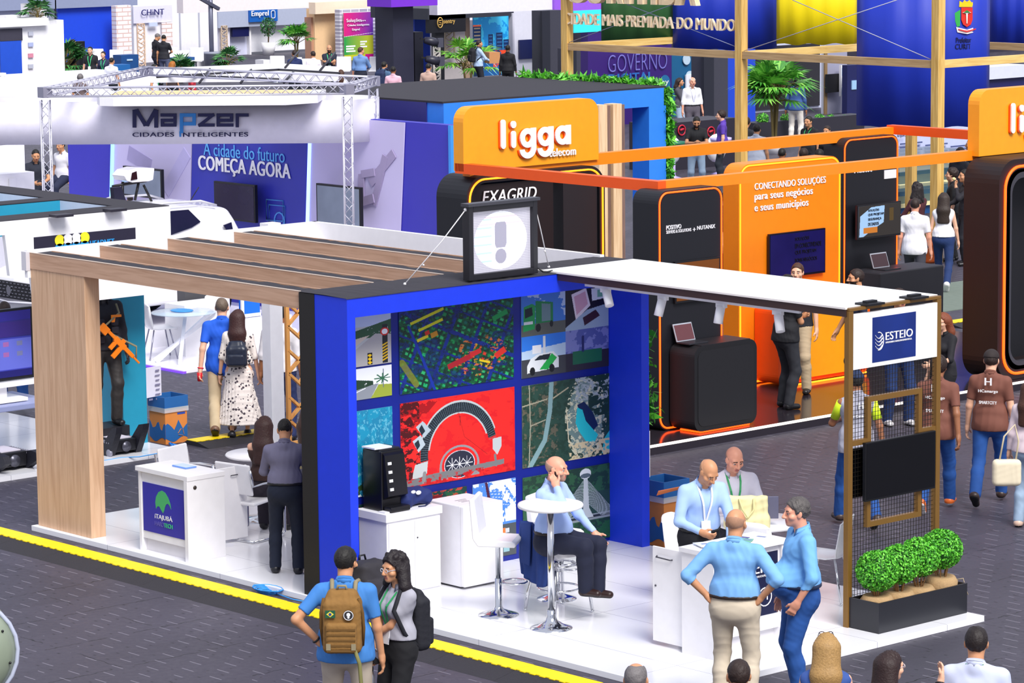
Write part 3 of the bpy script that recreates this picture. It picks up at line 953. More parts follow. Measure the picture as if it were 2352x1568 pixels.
# planter and shrubs
t = thing('planter_box', 'long black planter box at the foot of the bronze frame', 'planter', (9.7, 3.4, 0.06))
b = MB().box(9.53, 9.545, 2.80, 4.06, .06, .35).box(9.885, 9.90, 2.80, 4.06, .06, .35).box(9.545, 9.885, 2.80, 2.815, .06, .35).box(9.545, 9.885, 4.045, 4.06, .06, .35).box(9.545, 9.885, 2.815, 4.045, .06, .20)
b.build('trough', M('#25262c', 0.35), t)
MB().tube([(9.72, 4.05, .35), (9.80, 4.12, .37), (9.84, 4.10, .30), (9.86, 4.12, .22)], .005, 5).build('string', M('#b9a78a', .9), t)
BURLAP = M('#b3936a', 0.95, var=.2, scale=60, bump=.4)
def leaf_ball(center, rad, n, leaf, seed, squash=1.0, jitter=.12):
 rr = np.random.RandomState(seed)
 d = rr.randn(n, 3)
 d /= np.linalg.norm(d, axis=1)[:, None]
 rs = rad * (1 - np.abs(rr.randn(n)) * jitter)
 p = d * rs[:, None]
 p[:, 2] *= squash
 p += np.array(center)
 nn = d + rr.randn(n, 3) * .55
 nn /= np.linalg.norm(nn, axis=1)[:, None]
 tt = np.cross(nn, rr.randn(n, 3))
 tt /= np.linalg.norm(tt, axis=1)[:, None]
 bb = np.cross(nn, tt)
 s = leaf * (.7 + .6 * rr.rand(n))[:, None]
 q = np.stack([p - tt * s, p - bb * s * .6 + nn * s * .15, p + tt * s, p + bb * s * .6 + nn * s * .15], 1).reshape(-1, 3)
 return q, np.arange(4 * n).reshape(n, 4)
def leaf_obj(name, chunks, mats, parent, seed=0):
 co, f, o = [], [], 0
 for q, i in chunks:
  co.append(q)
  f.append(i + o)
  o += len(q)
 co, f = np.vstack(co), np.vstack(f)
 off = np.array(parent['_o']) if '_o' in parent else np.zeros(3)
 mi = np.random.RandomState(seed).randint(0, len(mats), len(f))
 me = mesh_np(name, co - off, f, mats, mi, False)
 ob = bpy.data.objects.new(name, me)
 COL.objects.link(ob)
 ob.parent = parent
 if '_o' in parent:
  ob['_o'] = parent['_o']
 return ob
LEAVES = [M('#48a422', .5), M('#62c430', .5), M('#2f8418', .55), M('#7fdc48', .5)]
words = ('leftmost and thin at the base', 'second from the left', 'third from the left', 'rightmost and set highest')
for i, (x, y, z, r) in enumerate(((9.70, 3.00, .60, .205), (9.71, 3.29, .62, .20), (9.71, 3.58, .645, .20), (9.72, 3.89, .68, .205))):
 s = thing('boxwood_shrub', 'clipped round green shrub in burlap in the black planter, ' + words[i], 'shrub', (x, y, .20), group='shrubs in the black planter')
 MB().lathe([(.10, .20), (.148, .24), (.16, .33 + .04 * (i > 2)), (.13, .37 + .05 * (i > 2)), (.10, .365 + .05 * (i > 2))], (x, y, 0), 16).build('burlap_wrap', BURLAP, s)
 b = MB()
 rr = random.Random(i)
 for k in range(14):
  an = rr.uniform(0, 6.3)
  b.tube([(x + .03 * math.cos(an), y + .03 * math.sin(an), .34), (x + .10 * math.cos(an), y + .10 * math.sin(an), z - .04)], .005, 5)
 b.build('stems', M('#a07a52', .8), s)
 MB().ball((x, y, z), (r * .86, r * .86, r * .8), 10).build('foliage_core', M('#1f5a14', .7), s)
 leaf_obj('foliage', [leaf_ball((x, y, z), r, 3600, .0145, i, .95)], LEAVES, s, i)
# spotlights on a rail under the canopy
t = thing('track_rail', 'thin white lighting rail under the front edge of the canopy', 'rail', (7.3, 2.9, 2.95))
MB().box(5.84, 8.80, 2.885, 2.915, 2.955, 2.985).build('rail', WHITE, t)
for i, (px, py, tx, ty) in enumerate(((1391, 662, 1408, 700), (1523, 680, 1520, 722), (1657, 696, 1657, 740), (1787, 716, 1800, 758))):
 p = onY(px, py, 2.9)
 q = onY(tx, ty, 2.9)
 s = thing('spotlight', 'white cylinder spotlight under the canopy, ' + ('nearest the blue portal', 'second from the blue portal', 'third from the blue portal', 'nearest the sponsor sign')[i], 'spotlight', p, group='spotlights on the canopy rail')
 MB().box(p[0] - .06, p[0] + .06, 2.88, 2.92, 2.915, 2.955).box(p[0] - .02, p[0] + .02, 2.885, 2.915, p[2] - .03, 2.915).build('bracket', WHITE, s)
 d = (q - p) / np.linalg.norm(q - p)
 d = d + np.array((0, -.25, 0))
 d /= np.linalg.norm(d)
 c = p + d * .03
 MB().tube([c, c + d * .004, c + d * .17, c + d * .172], [.04, .045, .045, .038], 18).build('lamp_head', WHITE, s)
# ================================================================ orange telecom stand
ORANGE = M('#ff8a12', 0.42)
ORANGE_D = M('#ff5a0a', 0.45)
TOTEM = M('#12131a', 0.5)
LED_O = M('#ff4a0c', 0.5, emit=3.2, var=0)
LED_Y = M('#ff7a14', 0.5, emit=3.0, var=0)
LED_W = M('#fff3e6', 0.5, emit=1.6, var=0)
def dark_gloss():
 m = M('#2b262c', 0.13, var=0.2, scale=1.5)
 return m
t = thing('stand_platform', 'dark glossy platform of the orange stand edged with a light strip', 'platform', (0, 12, 0))
MB().box(-4.6, 1.48, 7.7, 18.3, 0, 0.115).build('deck', dark_gloss(), t)
MB().box(1.48, 1.50, 7.7, 18.3, 0.0, 0.095).build('skirt', M('#221c26', 0.5), t)
MB().box(1.475, 1.505, 7.7, 18.3, 0.095, 0.122).build('light_strip', LED_W, t)
def rr_yz(y0, y1, z0, z1, r, x, n=7):
 return [(x, (y0 + y1) / 2 + a, (z0 + z1) / 2 + b) for a, b in rrect(y1 - y0, z1 - z0, r, n)]
def totem(name, label, x, y0, y1, z0, z1, depth, mat, led, r=0.16, side=None, cat='totem'):
 t = thing(name, label, cat, (x - depth / 2, (y0 + y1) / 2, z0))
 b = MB()
 b.prism(rr_yz(y0, y1, z0, z1, r, x - depth), (depth, 0, 0))
 b.build('body', [mat], t)
 MB().prism(rr_yz(y0 + .05, y1 - .05, z0 + .05, z1 - .05, r * .8, x), (0.006, 0, 0)).build('face_panel', mat, t)
 if led:
  MB().tube(rr_yz(y0 + .025, y1 - .025, z0 + .025, z1 - .025, r * .9, x + .004), 0.012, 6, True).build('light_strip', led, t)
 return t
def tx(s, x, p0, p1, h, mat, par, **k):
 """lettering on a plane x=const: p0 bottom-left pixel, p1 bottom-right pixel, h height in metres"""
 a, b = onX(*p0, x), onX(*p1, x)
 b[2] = a[2]
 return text(s, a, b - a, (0, 0, h), mat, par, **k)
def ty(s, y, p0, p1, h, mat, par, **k):
 a, b = onY(*p0, y), onY(*p1, y)
 b[2] = a[2]
 return text(s, a, b - a, (0, 0, h), mat, par, **k)
t1 = totem('black_totem', 'black rounded totem with two white company names and orange light outline', .83, 8.83, 9.98, .12, 3.15, .45, TOTEM, LED_O)
tx('POSITIVO', .836, (1530, 528), (1564, 525), .055, WHITE, t1, bold=.02)
tx('SERVERS & SOLUTIONS', .836, (1530, 537), (1587, 532), .04, WHITE, t1, bold=.01)
tx('+', .836, (1591, 531), (1597, 530), .045, WHITE, t1, bold=.02)
tx('NUTANIX', .836, (1601, 528), (1642, 524), .05, WHITE, t1, bold=.02)
s = thing('flat_screen', 'dark flat screen on the black totem behind the canopy', 'television', (.87, 9.45, 1.75))
MB().box(.845, .885, 9.08, 9.88, 1.72, 2.25).build('housing', BLACK, s, .004)
MB().box(.886, .888, 9.10, 9.86, 1.75, 2.23).build('screen', M('#6a3a10', .2, emit=.25), s)
s = thing('laptop', 'open laptop on the black pedestal of the orange stand', 'laptop', (1.05, 9.2, 1.23))
def laptop(s, x, y, z, w=.33, scr='#5a3034'):
 MB().box(x - .10, x + .13, y - w / 2, y + w / 2, z, z + .018).build('keyboard_base', M('#24252b', .4), s, .003)
 b = MB().obox((x - .14, y, z + .125), ((0, 1, 0), (.33, 0, -.94), (.94, 0, .33)), (w / 2, .115, .006))
 b.build('lid', M('#b9bcc4', .35, .4), s)
 MB().obox((x - .131, y, z + .125), ((0, 1, 0), (.33, 0, -.94), (.94, 0, .33)), (w / 2 - .014, .10, .002)).build('screen', M(scr, .2, emit=.15), s)
laptop(s, 1.05, 9.2, 1.23)
t = thing('black_pedestal', 'black rounded pedestal carrying a laptop in front of the totem', 'pedestal', (1.1, 9.5, .12))
MB().prism(rr_yz(9.0, 10.12, .14, 1.22, .13, .86), (.44, 0, 0)).build('body', M('#101014', .55), t)
MB().prism(rr_yz(9.06, 10.06, .20, 1.16, .10, 1.30), (.006, 0, 0)).build('front_panel', M('#131318', .6), t)
MB().box(.86, 1.30, 9.12, 10.0, 1.22, 1.23).build('top', M('#16161b', .5), t)
MB().tube([(.95, 9.1, .13), (1.28, 9.12, .13), (1.28, 10.0, .13)], .012, 6).build('light_strip', LED_O, t)
t2 = totem('orange_totem', 'tall orange rounded panel with white slogan and glowing outline', -1.0, 12.16, 14.20, .12, 3.15, .30, ORANGE, LED_Y, .20)
tx('CONECTANDO SOLUÇÕES', -.99, (1733, 440), (1896, 429), .135, WHITE, t2, bold=.02)
tx('para seus negócios', -.99, (1733, 465), (1866, 455), .13, WHITE, t2, bold=.03)
tx('e seus municípios', -.99, (1733, 491), (1856, 481), .13, WHITE, t2, bold=.03)
s = thing('flat_screen', 'dark blue flat screen with four lines of text on the orange panel', 'television', (-.95, 13.3, 1.6))
a0, a1, a2 = onX(1766, 538, -.94), onX(1895, 527, -.94), onX(1768, 642, -.94)
MB().box(-.97, -.93, a0[1], a1[1], a2[2], a0[2]).build('housing', M('#14101f', .3), s, .004)
MB().box(-.93, -.926, a0[1] + .02, a1[1] - .02, a2[2] + .03, a0[2] - .02).build('screen', M('#1a1650', .2, emit=.25, var=.5, scale=2), s)
for k, q in enumerate(('SOLUÇÕES', 'EM CONECTIVIDADE', 'QUE PROJETAM', 'BONS NEGÓCIOS')):
 tx(q, -.924, (1826, 554 + 16 * k), (1826 + (32, 60, 48, 50)[k], 550 + 16 * k), .062, M('#07061a', .5), s)
t = thing('orange_pedestal', 'bright orange rounded pedestal in front of the orange panel', 'pedestal', (-.7, 13.3, .12))
MB().prism(rr_yz(12.45, 14.3, .14, 1.25, .14, -.98), (.45, 0, 0)).build('body', ORANGE_D, t)
MB().prism(rr_yz(12.56, 14.2, .20, 1.16, .12, -.53), (.05, 0, 0)).build('front_panel', M('#ffa010', .4), t)
MB().tube([(-.5, 12.6, .14), (-.46, 12.8, .13), (-.46, 14.0, .13), (-.5, 14.2, .14)], .014, 6).build('light_strip', LED_Y, t)
t3 = totem('black_totem', 'black rounded totem with a partly hidden company name right of the orange panel', -3.0, 16.45, 17.68, .12, 3.13, .4, TOTEM, LED_O)
tx('Adistec', -2.99, (1962, 398), (2002, 394), .16, WHITE, t3, bold=.02)
tx('+', -2.99, (2006, 390), (2012, 389), .05, WHITE, t3, bold=.02)
MB().box(-2.994, -2.985, 17.35, 17.62, 2.47, 2.6).build('logo', WHITE, t3)
s = thing('flat_screen', 'flat screen showing blue slide with black text on the dark totem', 'television', (-2.9, 17.2, 1.5))
a0, a1, a2 = onX(1970, 472, -2.85), onX(2070, 460, -2.85), onX(1966, 552, -2.85)
MB().box(-2.9, -2.855, a0[1], a1[1], a2[2], a0[2]).build('housing', BLACK, s, .004)
a = Art(80, 60, '#2a2622')
a.poly([(.02, .98), (.04, .32), (.30, .06), (.62, .04), (.60, .58), (.34, .78), (.12, .98)], '#8fb2d8')
a.rect(.12, .70, .45, .88, '#b06a20'); a.rect(.74, .14, .84, .55, '#4a3a18')
a.build('screen', s, (-2.853, a0[1] + .02, a0[2] - .02), (0, a1[1] - a0[1] - .04, 0), (0, 0, -(a0[2] - a2[2] - .05)), .3, .35, .004)
for k, q in enumerate(('SOLUÇÕES', 'QUE PROJETAM', 'SEGURANÇA', 'DE DADOS')):
 tx(q, -2.846, (1994, 487 + 10.5 * k), (1994 + (25, 36, 30, 24)[k], 485 + 10.5 * k), .045, M('#101828', .5), s)
s = thing('laptop', 'open laptop on the dark counter under the slide screen', 'laptop', (-2.6, 17.2, 1.2))
laptop(s, -2.62, 17.0, 1.16, .36, '#3a2428')
t = thing('black_pedestal', 'black pedestal under the laptop at the far totem', 'pedestal', (-2.6, 17.3, .12))
MB().box(-2.95, -2.35, 16.55, 18.0, .12, 1.16).build('body', M('#232329', .55), t, .02)
# black arches
t = thing('black_arch', 'black rounded arch with a white company name and yellow light edge', 'arch', (-3.2, 10.2, .12))
o_, i_ = rr_yz(9.0, 11.55, .12, 3.08, .30, -3.0, 8), rr_yz(9.24, 10.86, .12, 2.35, .05, -3.0, 8)
def ring(outer, inner, dx):
 b = MB()
 n = len(outer)
 vs = list(outer) + list(inner) + [(p[0] - dx, p[1], p[2]) for p in outer] + [(p[0] - dx, p[1], p[2]) for p in inner]
 fs = []
 for i in range(n):
  j = (i + 1) % n
  fs += [(i, j, n + j, n + i), (2 * n + i, 3 * n + i, 3 * n + j, 2 * n + j), (i, 2 * n + i, 2 * n + j, j), (n + i, n + j, 3 * n + j, 3 * n + i)]
 return b.add(vs, fs)
ring(o_, rr_yz(9.10, 11.45, .2, 2.98, .24, -3.0, 8), .62).build('shell', TOTEM, t)
MB().box(-3.4, -3.05, 9.12, 10.62, .2, 2.95).build('back_panel', M('#191014', .5), t)
MB().box(-3.3, -3.02, 10.78, 11.42, .2, 2.95).build('inner_leg', M('#1d1c22', .5), t)
MB().tube(rr_yz(9.05, 11.50, .17, 3.03, .27, -2.99, 8), .014, 6, True).build('light_strip', LED_Y, t)
tx('EXAGRID', -3.03, (1108, 468), (1232, 461), .17, WHITE, t, bold=.012, shear=.2)
t = thing('black_arch', 'wide dark brown rounded arch with orange light edge at the right side', 'arch', (1.0, 15.4, .12))
ring(rr_yz(14.86, 17.3, .12, 3.16, .32, 1.3, 8), rr_yz(15.1, 17.06, .30, 2.98, .26, 1.3, 8), .62).build('shell', M('#1c1012', .5), t)
MB().tube(rr_yz(14.98, 17.18, .2, 3.06, .30, 1.31, 8), .02, 6, True).build('light_strip', LED_O, t)
ring(rr_yz(15.03, 17.13, .25, 3.02, .27, 1.30, 8), rr_yz(15.14, 17.0, .36, 2.9, .22, 1.30, 8), .1).build('inner_rim', M('#3a3a42', .5), t)
MB().box(.70, .74, 15.35, 17.0, .2, 2.9).build('back_panel', M('#15151a', .5), t)
s = thing('navy_screen', 'tall navy screen inside the right hand black arch', 'screen', (.8, 15.3, 1.4))
MB().box(.76, .80, 15.22, 15.42, 1.6, 2.85).build('screen', M('#0a1466', .3, emit=.15), s)
# orange ring beam and the two lettered signs
t = thing('orange_ring_beam', 'orange rectangular ring of roof beams over the orange stand', 'beam frame', (-1.3, 13.5, 3.1))
MB().box(-3.3, .6, 9.06, 9.20, 3.11, 3.245).build('beam', ORANGE_D, t)  # crosswise beams take a deeper orange: their shaded side is painted in
MB().box(-3.3, .6, 17.75, 17.89, 3.11, 3.245).build('beam', ORANGE_D, t)
MB().box(.46, .60, 9.20, 17.75, 3.11, 3.245).build('beam', ORANGE, t)
MB().box(-3.3, -3.16, 9.20, 17.75, 3.06, 3.22).build('beam', ORANGE, t)
def ligga(label, x, y0, y1, z0, z1, shift=0.0):
 t = thing('stand_sign', label, 'sign', (x, (y0 + y1) / 2, z0), group='lettered orange signs')
 pts = [(x - .2, y0, z0), (x - .2, y1, z0)]
 for cy, a0 in ((y1 - .2, 0), (y0 + .2, 90)):
  pts += [(x - .2, cy + .2 * math.cos(math.radians(a0 + 90 * i / 6)), z1 - .2 + .2 * math.sin(math.radians(a0 + 90 * i / 6))) for i in range(7)]
 MB().prism(pts, (.2, 0, 0)).build('board', M('#ffa41c', .4), t)
 w, h = y1 - y0, z1 - z0
 dd = .05
 ya = y0 + w * .255
 for nm, (fx, fw, fz, fh) in {'l': (0, .035, .31, .46), 'i': (.075, .035, .31, .27), 'g': (.145, .115, .18, .42), 'g2': (.275, .115, .18, .42), 'a': (.405, .115, .31, .28)}.items():
  yy = ya + fx * w * 1.0
  b = MB()
  r_ = .055 * w * .32
  if nm in ('l', 'i'):
   b.prism([(x + dd - .02, yy + fw * w * .5 + q, z0 + h * (fz + fh / 2) + p) for q, p in rrect(fw * w, fh * h, fw * w * .48)], (.02, 0, 0))
   if nm == 'i':
    b.prism([(x + dd - .02, yy + fw * w * .5 + q, z0 + h * .68 + p) for q, p in rrect(fw * w * 1.1, fw * w * 1.1, fw * w * .5)], (.02, 0, 0))
  else:
   cz = z0 + h * .45
   cy = yy + fw * w * .45
   R0, R1 = h * .155, h * .065
   ringp = [(math.cos(math.radians(k * 15)), math.sin(math.radians(k * 15))) for k in range(24)]
   o2 = [(x + dd, cy + R0 * 1.05 * c, cz + R0 * sn) for c, sn in ringp]
   i2 = [(x + dd, cy + R1 * c, cz + R1 * sn) for c, sn in ringp]
   b = ring(o2, i2, .02)
   if nm == 'a':
    b.prism([(x + dd - .02, cy + R0 * .45, cz - R0), (x + dd - .02, cy + R0 * 1.15, cz - R0), (x + dd - .02, cy + R0 * 1.15, cz + R0), (x + dd - .02, cy + R0 * .45, cz + R0)], (.019, 0, 0))
   else:
    b.prism([(x + dd - .02, cy + R0 * .45, cz - R0 * 1.3), (x + dd - .02, cy + R0 * 1.15, cz - R0 * 1.3), (x + dd - .02, cy + R0 * 1.15, cz + R0), (x + dd - .02, cy + R0 * .45, cz + R0)], (.019, 0, 0))
    arc = [math.radians(180 + 10 * k) for k in range(19)]
    pts = [(x + dd - .02, cy + R0 * 1.12 * math.cos(q), cz - R0 * 1.15 + R0 * .95 * math.sin(q)) for q in arc] + [(x + dd - .02, cy + R0 * .45 * math.cos(q), cz - R0 * 1.15 + R0 * .35 * math.sin(q)) for q in arc[::-1]]
    b.prism(pts, (.018, 0, 0))
  b.build('letter', WHITE, t)
  # orange returns behind each letter
  b2 = MB()
  b2.v = [(p[0] - .02 if p[0] > x + dd - .005 else x, p[1] - .012, p[2] - .008) for p in b.v]
  b2.f, b2.m, b2.s = b.f, b.m, b.s
  b2.build('letter_return', ORANGE_D, t)
 text('telecom', (x + .02, y0 + w * .615, z0 + h * .115), (0, w * .20, 0), (0, 0, h * .13), WHITE, t, .012, .03)
 return t
ligga('orange sign with white company lettering left of the orange ring beam', -3.12, 9.06, 11.55, 3.14, 4.0)
ligga('orange sign with cropped white lettering at the right edge of the picture', .72, 15.12, 17.6, 3.17, 4.08)
t = thing('slatted_post', 'tall post of pale wood slats behind the orange sign', 'post', (-6, 14.4, 0))
for k in range(2):
 MB().box(-6.1, -5.9, 14.18 + .30 * k, 14.36 + .30 * k, 0, 3.62).build('slat', wood('#f1d3ab', '#d9b184', 'z'), t)
 MB().box(-6.08, -5.95, 14.36 + .30 * k, 14.47 + .30 * k, 0, 3.60).build('slat', wood('#8a6f66', '#6d564f', 'z'), t)
t = thing('white_cabinet', 'white cabinet carrying dark headsets in front of the blue recess', 'cabinet', (-5, 15.4, 0))
MB().box(-5.5, -4.9, 14.95, 15.75, 0, 1.32).build('body', WHITE, t)
MB().box(-5.52, -4.88, 14.93, 15.77, 1.32, 1.37).build('top', WHITE, t)
rr = random.Random(2)
for k in range(14):
 p = (-5.2 + rr.uniform(-.2, .25), 15.3 + rr.uniform(-.33, .36), 1.42 + rr.uniform(0, .10) * (k > 6))
 ob = MB().tube([(p[0], p[1] + .06 * math.cos(q * .7), p[2] + .06 * math.sin(q * .7)) for q in range(9)], .014, 6, True).build('headset', BLACK, None)
 tag(ob, 'dark headset in the heap on the white cabinet', 'headset', 'headsets heaped on the white cabinet')
# ================================================================ light blue framed stand
t = thing('blue_stand', 'light blue framed stand with dark blue recess behind the orange sign', 'stand', (-9.3, 16.5, 0))
LB = M('#2f86ee', 0.5)
MB().box(-9.7, -9.3, 14.02, 18.9, 3.2, 3.5).build('lintel', LB, t)
MB().box(-9.7, -9.3, 18.55, 18.95, 0, 3.2).build('leg', LB, t)
MB().box(-9.7, -9.3, 14.02, 14.3, 0, 3.2).build('leg', LB, t)
MB().box(-10.4, -10.2, 14.3, 18.55, 0, 3.2).build('recess_panel', M('#0d2bb4', 0.5), t)
MB().box(-13.5, -9.3, 14.0, 18.95, 3.50, 3.53).build('roof', CLOTH_TOP, t)
MB().box(-13.5, -9.7, 14.0, 14.05, 2.6, 3.5).build('side_panel', M('#2b2a78', 0.5), t)
g = []
r_ = np.random.RandomState(5)
n = 1500
p = np.stack([-9.45 + .25 * r_.rand(n), 18.98 + .06 * r_.rand(n), 3.5 * r_.rand(n)], 1)
p2 = np.stack([-13 + 3.6 * r_.rand(500), 18.9 + .1 * r_.rand(500), 3.52 + .10 * r_.rand(500)], 1)
p = np.vstack([p, p2])
d = r_.randn(len(p), 3) * .05
e = r_.randn(len(p), 3) * .02
q = np.stack([p - d, p - e, p + d, p + e], 1).reshape(-1, 3)
leaf_obj('ivy_leaves', [(q, np.arange(len(q)).reshape(-1, 4))], LEAVES, t, 3)
# ================================================================ stand with the curved white header
t = thing('map_stand', 'white and violet stand with curved header ring and printed slogan wall', 'stand', (-10, 10, 0))
VIOLET = M('#3a36b8', .45, var=.15, scale=.8)
LILAC = M('#cfc6ec', .5, var=.1, scale=.8)
b = MB().prism([(-24, 7.9, 0), (-8.0, 7.9, 0), (-8.15, 13.0, 0), (-24, 13.0, 0)], (0, 0, .04))
b.build('platform', M('#f1eff8', .2), t)
MB().box(-24, -8.0, 7.885, 7.9, 0, .03).box(-8.08, -8.0, 7.9, 7.95, 0, .03).build('light_strip', M('#6a3cff', .5, emit=1.2), t)
def wallY(name, y, px0, px1, z0, z1, mat, th=.06, slant=0.0):
 x0, x1 = onY(px0, 420, y)[0], onY(px1, 420, y)[0]
 x2, x3 = onY(px0 + slant, 420, y)[0], onY(px1 + slant, 420, y)[0]
 zt = z1
 o = MB().prism([(x0, y, z0), (x1, y, z0), (x3, y, zt), (x2, y, zt)], (0, th, 0)).build(name, mat, t)
 return o
Yw = 13.0
MB().box(onY(155, 420, Yw)[0], -7.98, Yw + .03, Yw + .2, 0.04, 3.28).build('wall_panel', VIOLET, t)
wallY('wall_print', Yw, 242, 425, .04, 3.0, LILAC, .02, 20)
wallY('wall_print', Yw - .01, 428, 690, .04, 3.0, M('#2f35b0', .45, var=.2, scale=.6), .02, 18)
wallY('wall_print', Yw, 690, 905, .04, 3.27, LILAC, .02, 26)
wallY('light_strip', Yw - .03, 240, 245, .04, 3.0, M('#7fb8ff', .5, emit=1.6, var=0), .03, 20)
wallY('light_strip', Yw - .03, 690, 695, .04, 3.0, M('#9fb8ff', .5, emit=1.6, var=0), .03, 20)
MB().box(-8.0, -7.94, 12.99, 13.6, .04, 3.28).build('end_panel', M('#3f9af2', .5), t)
ty('A cidade do futuro', Yw - .02, (468, 356), (654, 360), .22, M('#5fb4f4', .5), t)
ty('COMEÇA AGORA', Yw - .02, (457, 397), (667, 406), .30, WHITE, t, bold=.03)
# grey pieces of the big print: stylised name
for k_, (ax, ay, bx, by, w) in enumerate(((905, 352, 850, 420, .16), (885, 358, 858, 470, .14), (830, 400, 830, 470, .14), (830, 400, 860, 395, .12), (810, 470, 858, 455, .14))):
 MB().bar(onY(ax, ay, Yw - .012 - .004 * k_), onY(bx, by, Yw - .012 - .004 * k_), w, .012, (0, 1, 0)).build('wall_print_mark', M('#a89bc0', .5), t)
for (ax, ay, bx, by, w, c) in ((323, 350, 318, 382, .7, '#a9a0cc'), (430, 350, 380, 440, .25, '#c2bae6'), (285, 400, 300, 455, .3, '#bfb6e2')):
 MB().bar(onY(ax, ay, Yw - .004), onY(bx, by, Yw - .004), w, .006, (0, 1, 0)).build('wall_print_mark', M(c, .5), t)
b = MB()
for (x0, y0, w, h) in ((612, 458, 38, 50), (618, 470, 36, 46)):
 pts = [onY(x0, y0, Yw - .02), onY(x0 + w, y0 + 3, Yw - .02), onY(x0 + w, y0 + h, Yw - .02), onY(x0, y0 + h - 3, Yw - .02)]
 b.tube(pts, .012, 5, True)
c = onY(642, 506, Yw - .02)
b.tube([(c[0] + .13 * math.cos(k * .5), c[1], c[2] + .13 * math.sin(k * .5)) for k in range(12)], .014, 5, True)
b.build('wall_icon', M('#5aa4ee', .5), t)
# header ring: straight front facing the hall, rounded right end
A_, B_ = np.array((.7071, .7071, 0)), np.array((-.7071, .7071, 0))
H0 = onZ(0, 235, 3.6)
H1 = H0 + A_ * ((onZ(760, 235, 3.6) - H0) @ A_)
prof = [H0 - A_ * 1.2] + [H0 + (H1 - H0) * k / 8 for k in range(9)]
R = .62
for k in range(1, 13):
 an = math.radians(-90 + 15 * k)
 prof.append(H1 + B_ * R + A_ * R * math.cos(an) + B_ * R * math.sin(an))
prof += [H1 + B_ * 2 * R - A_ * k * .8 for k in range(1, 8)]
zt, zb = 3.6, 2.93
outer = [(p_[0], p_[1]) for p_ in prof]
vs, fs = [], []
for p_ in outer:
 vs += [(p_[0], p_[1], zt), (p_[0], p_[1], zb)]
for i in range(len(outer) - 1):
 fs.append((2 * i, 2 * i + 1, 2 * i + 3, 2 * i + 2))
b = MB()
b.smooth = True
b.add(vs, fs)
hd = b.build('header', M('#e9e6f6', .45), t)
sm = hd.modifiers.new('thick', 'SOLIDIFY')
sm.thickness = .06
sm.offset = 0
MB().prism([(p_[0], p_[1], 3.42) for p_ in ([prof[0], prof[1]] + [prof[9]] + prof[10:22])], (0, 0, .03)).build('header_top', M('#f4f3f8', .5), t)
def on_header(px, py, off=-.05):
 """pixel -> point on the header's front plane"""
 d = ray(px, py)
 k = ((H0 + B_ * off - CAM) @ B_) / (d @ B_)
 return CAM + d * k
def th(s, p0, p1, h, mat, **k):
 a_, c_ = on_header(*p0), on_header(*p1)
 c_[2] = a_[2]
 return text(s, a_, c_ - a_, (0, 0, h), mat, t, .02, **k)
NAVYT = M('#141450', .5)
pxm = 1 / 150.0
def hbar(pts, w=.062, mat=NAVYT, closed=False):
 P3 = [on_header(*q, -.07) for q in pts]
 b = MB()
 for i in range(len(P3) - (0 if closed else 1)):
  a_, c_ = P3[i], P3[(i + 1) % len(P3)]
  d = (c_ - a_) / np.linalg.norm(c_ - a_)
  b.bar(a_ - d * w * .45, c_ + d * w * .45, w, .03 + .003 * i, B_)
 b.build('letter', mat, t)
hbar([(309, 289), (309, 256), (315, 255), (333, 285), (339, 285), (356, 255), (359, 256), (359, 289)], .06)
hbar([(372, 264), (402, 264), (402, 287), (373, 287), (373, 276), (402, 276)], .05)
hbar([(417, 302), (417, 264), (446, 264), (446, 284), (425, 284)], .055, M('#2a86d8', .5))
hbar([(458, 264), (489, 264), (459, 287), (490, 287)], .05)
hbar([(533, 287), (501, 287), (501, 264), (532, 264), (532, 276), (501, 276)], .05)
hbar([(545, 289), (545, 264), (568, 264)], .05)
th('CIDADES', (305, 314), (400, 314), .068, NAVYT, bold=.03)
th('I', (413, 314), (416, 314), .085, M('#2a86d8', .5), bold=.03)
th('NTELIGENTES', (421, 314), (570, 313), .068, NAVYT, bold=.03)
# canopy slab above the header
c0, c1 = onZ(212, 243, 3.61), onZ(722, 241, 3.61)
L_ = (c1 - c0) @ A_
b0 = c0 + B_ * .1
b = MB().prism([b0 + A_ * 0.0 + B_ * .3, b0 + A_ * .12 - B_ * .12, b0 + A_ * .35 - B_ * .22, b0 + A_ * (L_ - .45) - B_ * .22, b0 + A_ * L_ + B_ * .25, b0 + A_ * L_ + B_ * 1.4, b0 + B_ * 1.4], (0, 0, .13))
b.build('canopy_slab', M('#f6f5fa', .4), t)
MB().prism([b0 + A_ * .2 + B_ * .4, b0 + A_ * (L_ - .2) + B_ * .4, b0 + A_ * (L_ - .2) + B_ * 1.2, b0 + A_ * .2 + B_ * 1.2], (0, 0, .142)).build('canopy_deck', wood('#f5d6a0', '#e2b878', 'x'), t)
for px0, py0, px1, py1, y in ((285, 380, 375, 458, 12.7), (494, 415, 590, 512, 12.8), (729, 420, 832, 525, 12.7)):
 p0, p1 = onY(px0, py0, y), onY(px1, py1, y)
 s = thing('flat_screen', {285: 'grey flat screen behind the roof camera of the white car', 494: 'dark flat screen under the printed slogan', 729: 'grey flat screen behind the slim truss post'}[px0], 'television', ((p0[0] + p1[0]) / 2, y, p1[2]))
 MB().box(p0[0], p1[0], y - .03, y + .03, p1[2], p0[2]).build('housing', BLACK, s, .004)
 MB().box(p0[0] + .03, p1[0] - .03, y - .034, y - .03, p1[2] + .03, p0[2] - .03).build('screen', M('#241a38' if px0 == 494 else '#7a8496', .2, emit=.12, var=.5, scale=1.6), s)
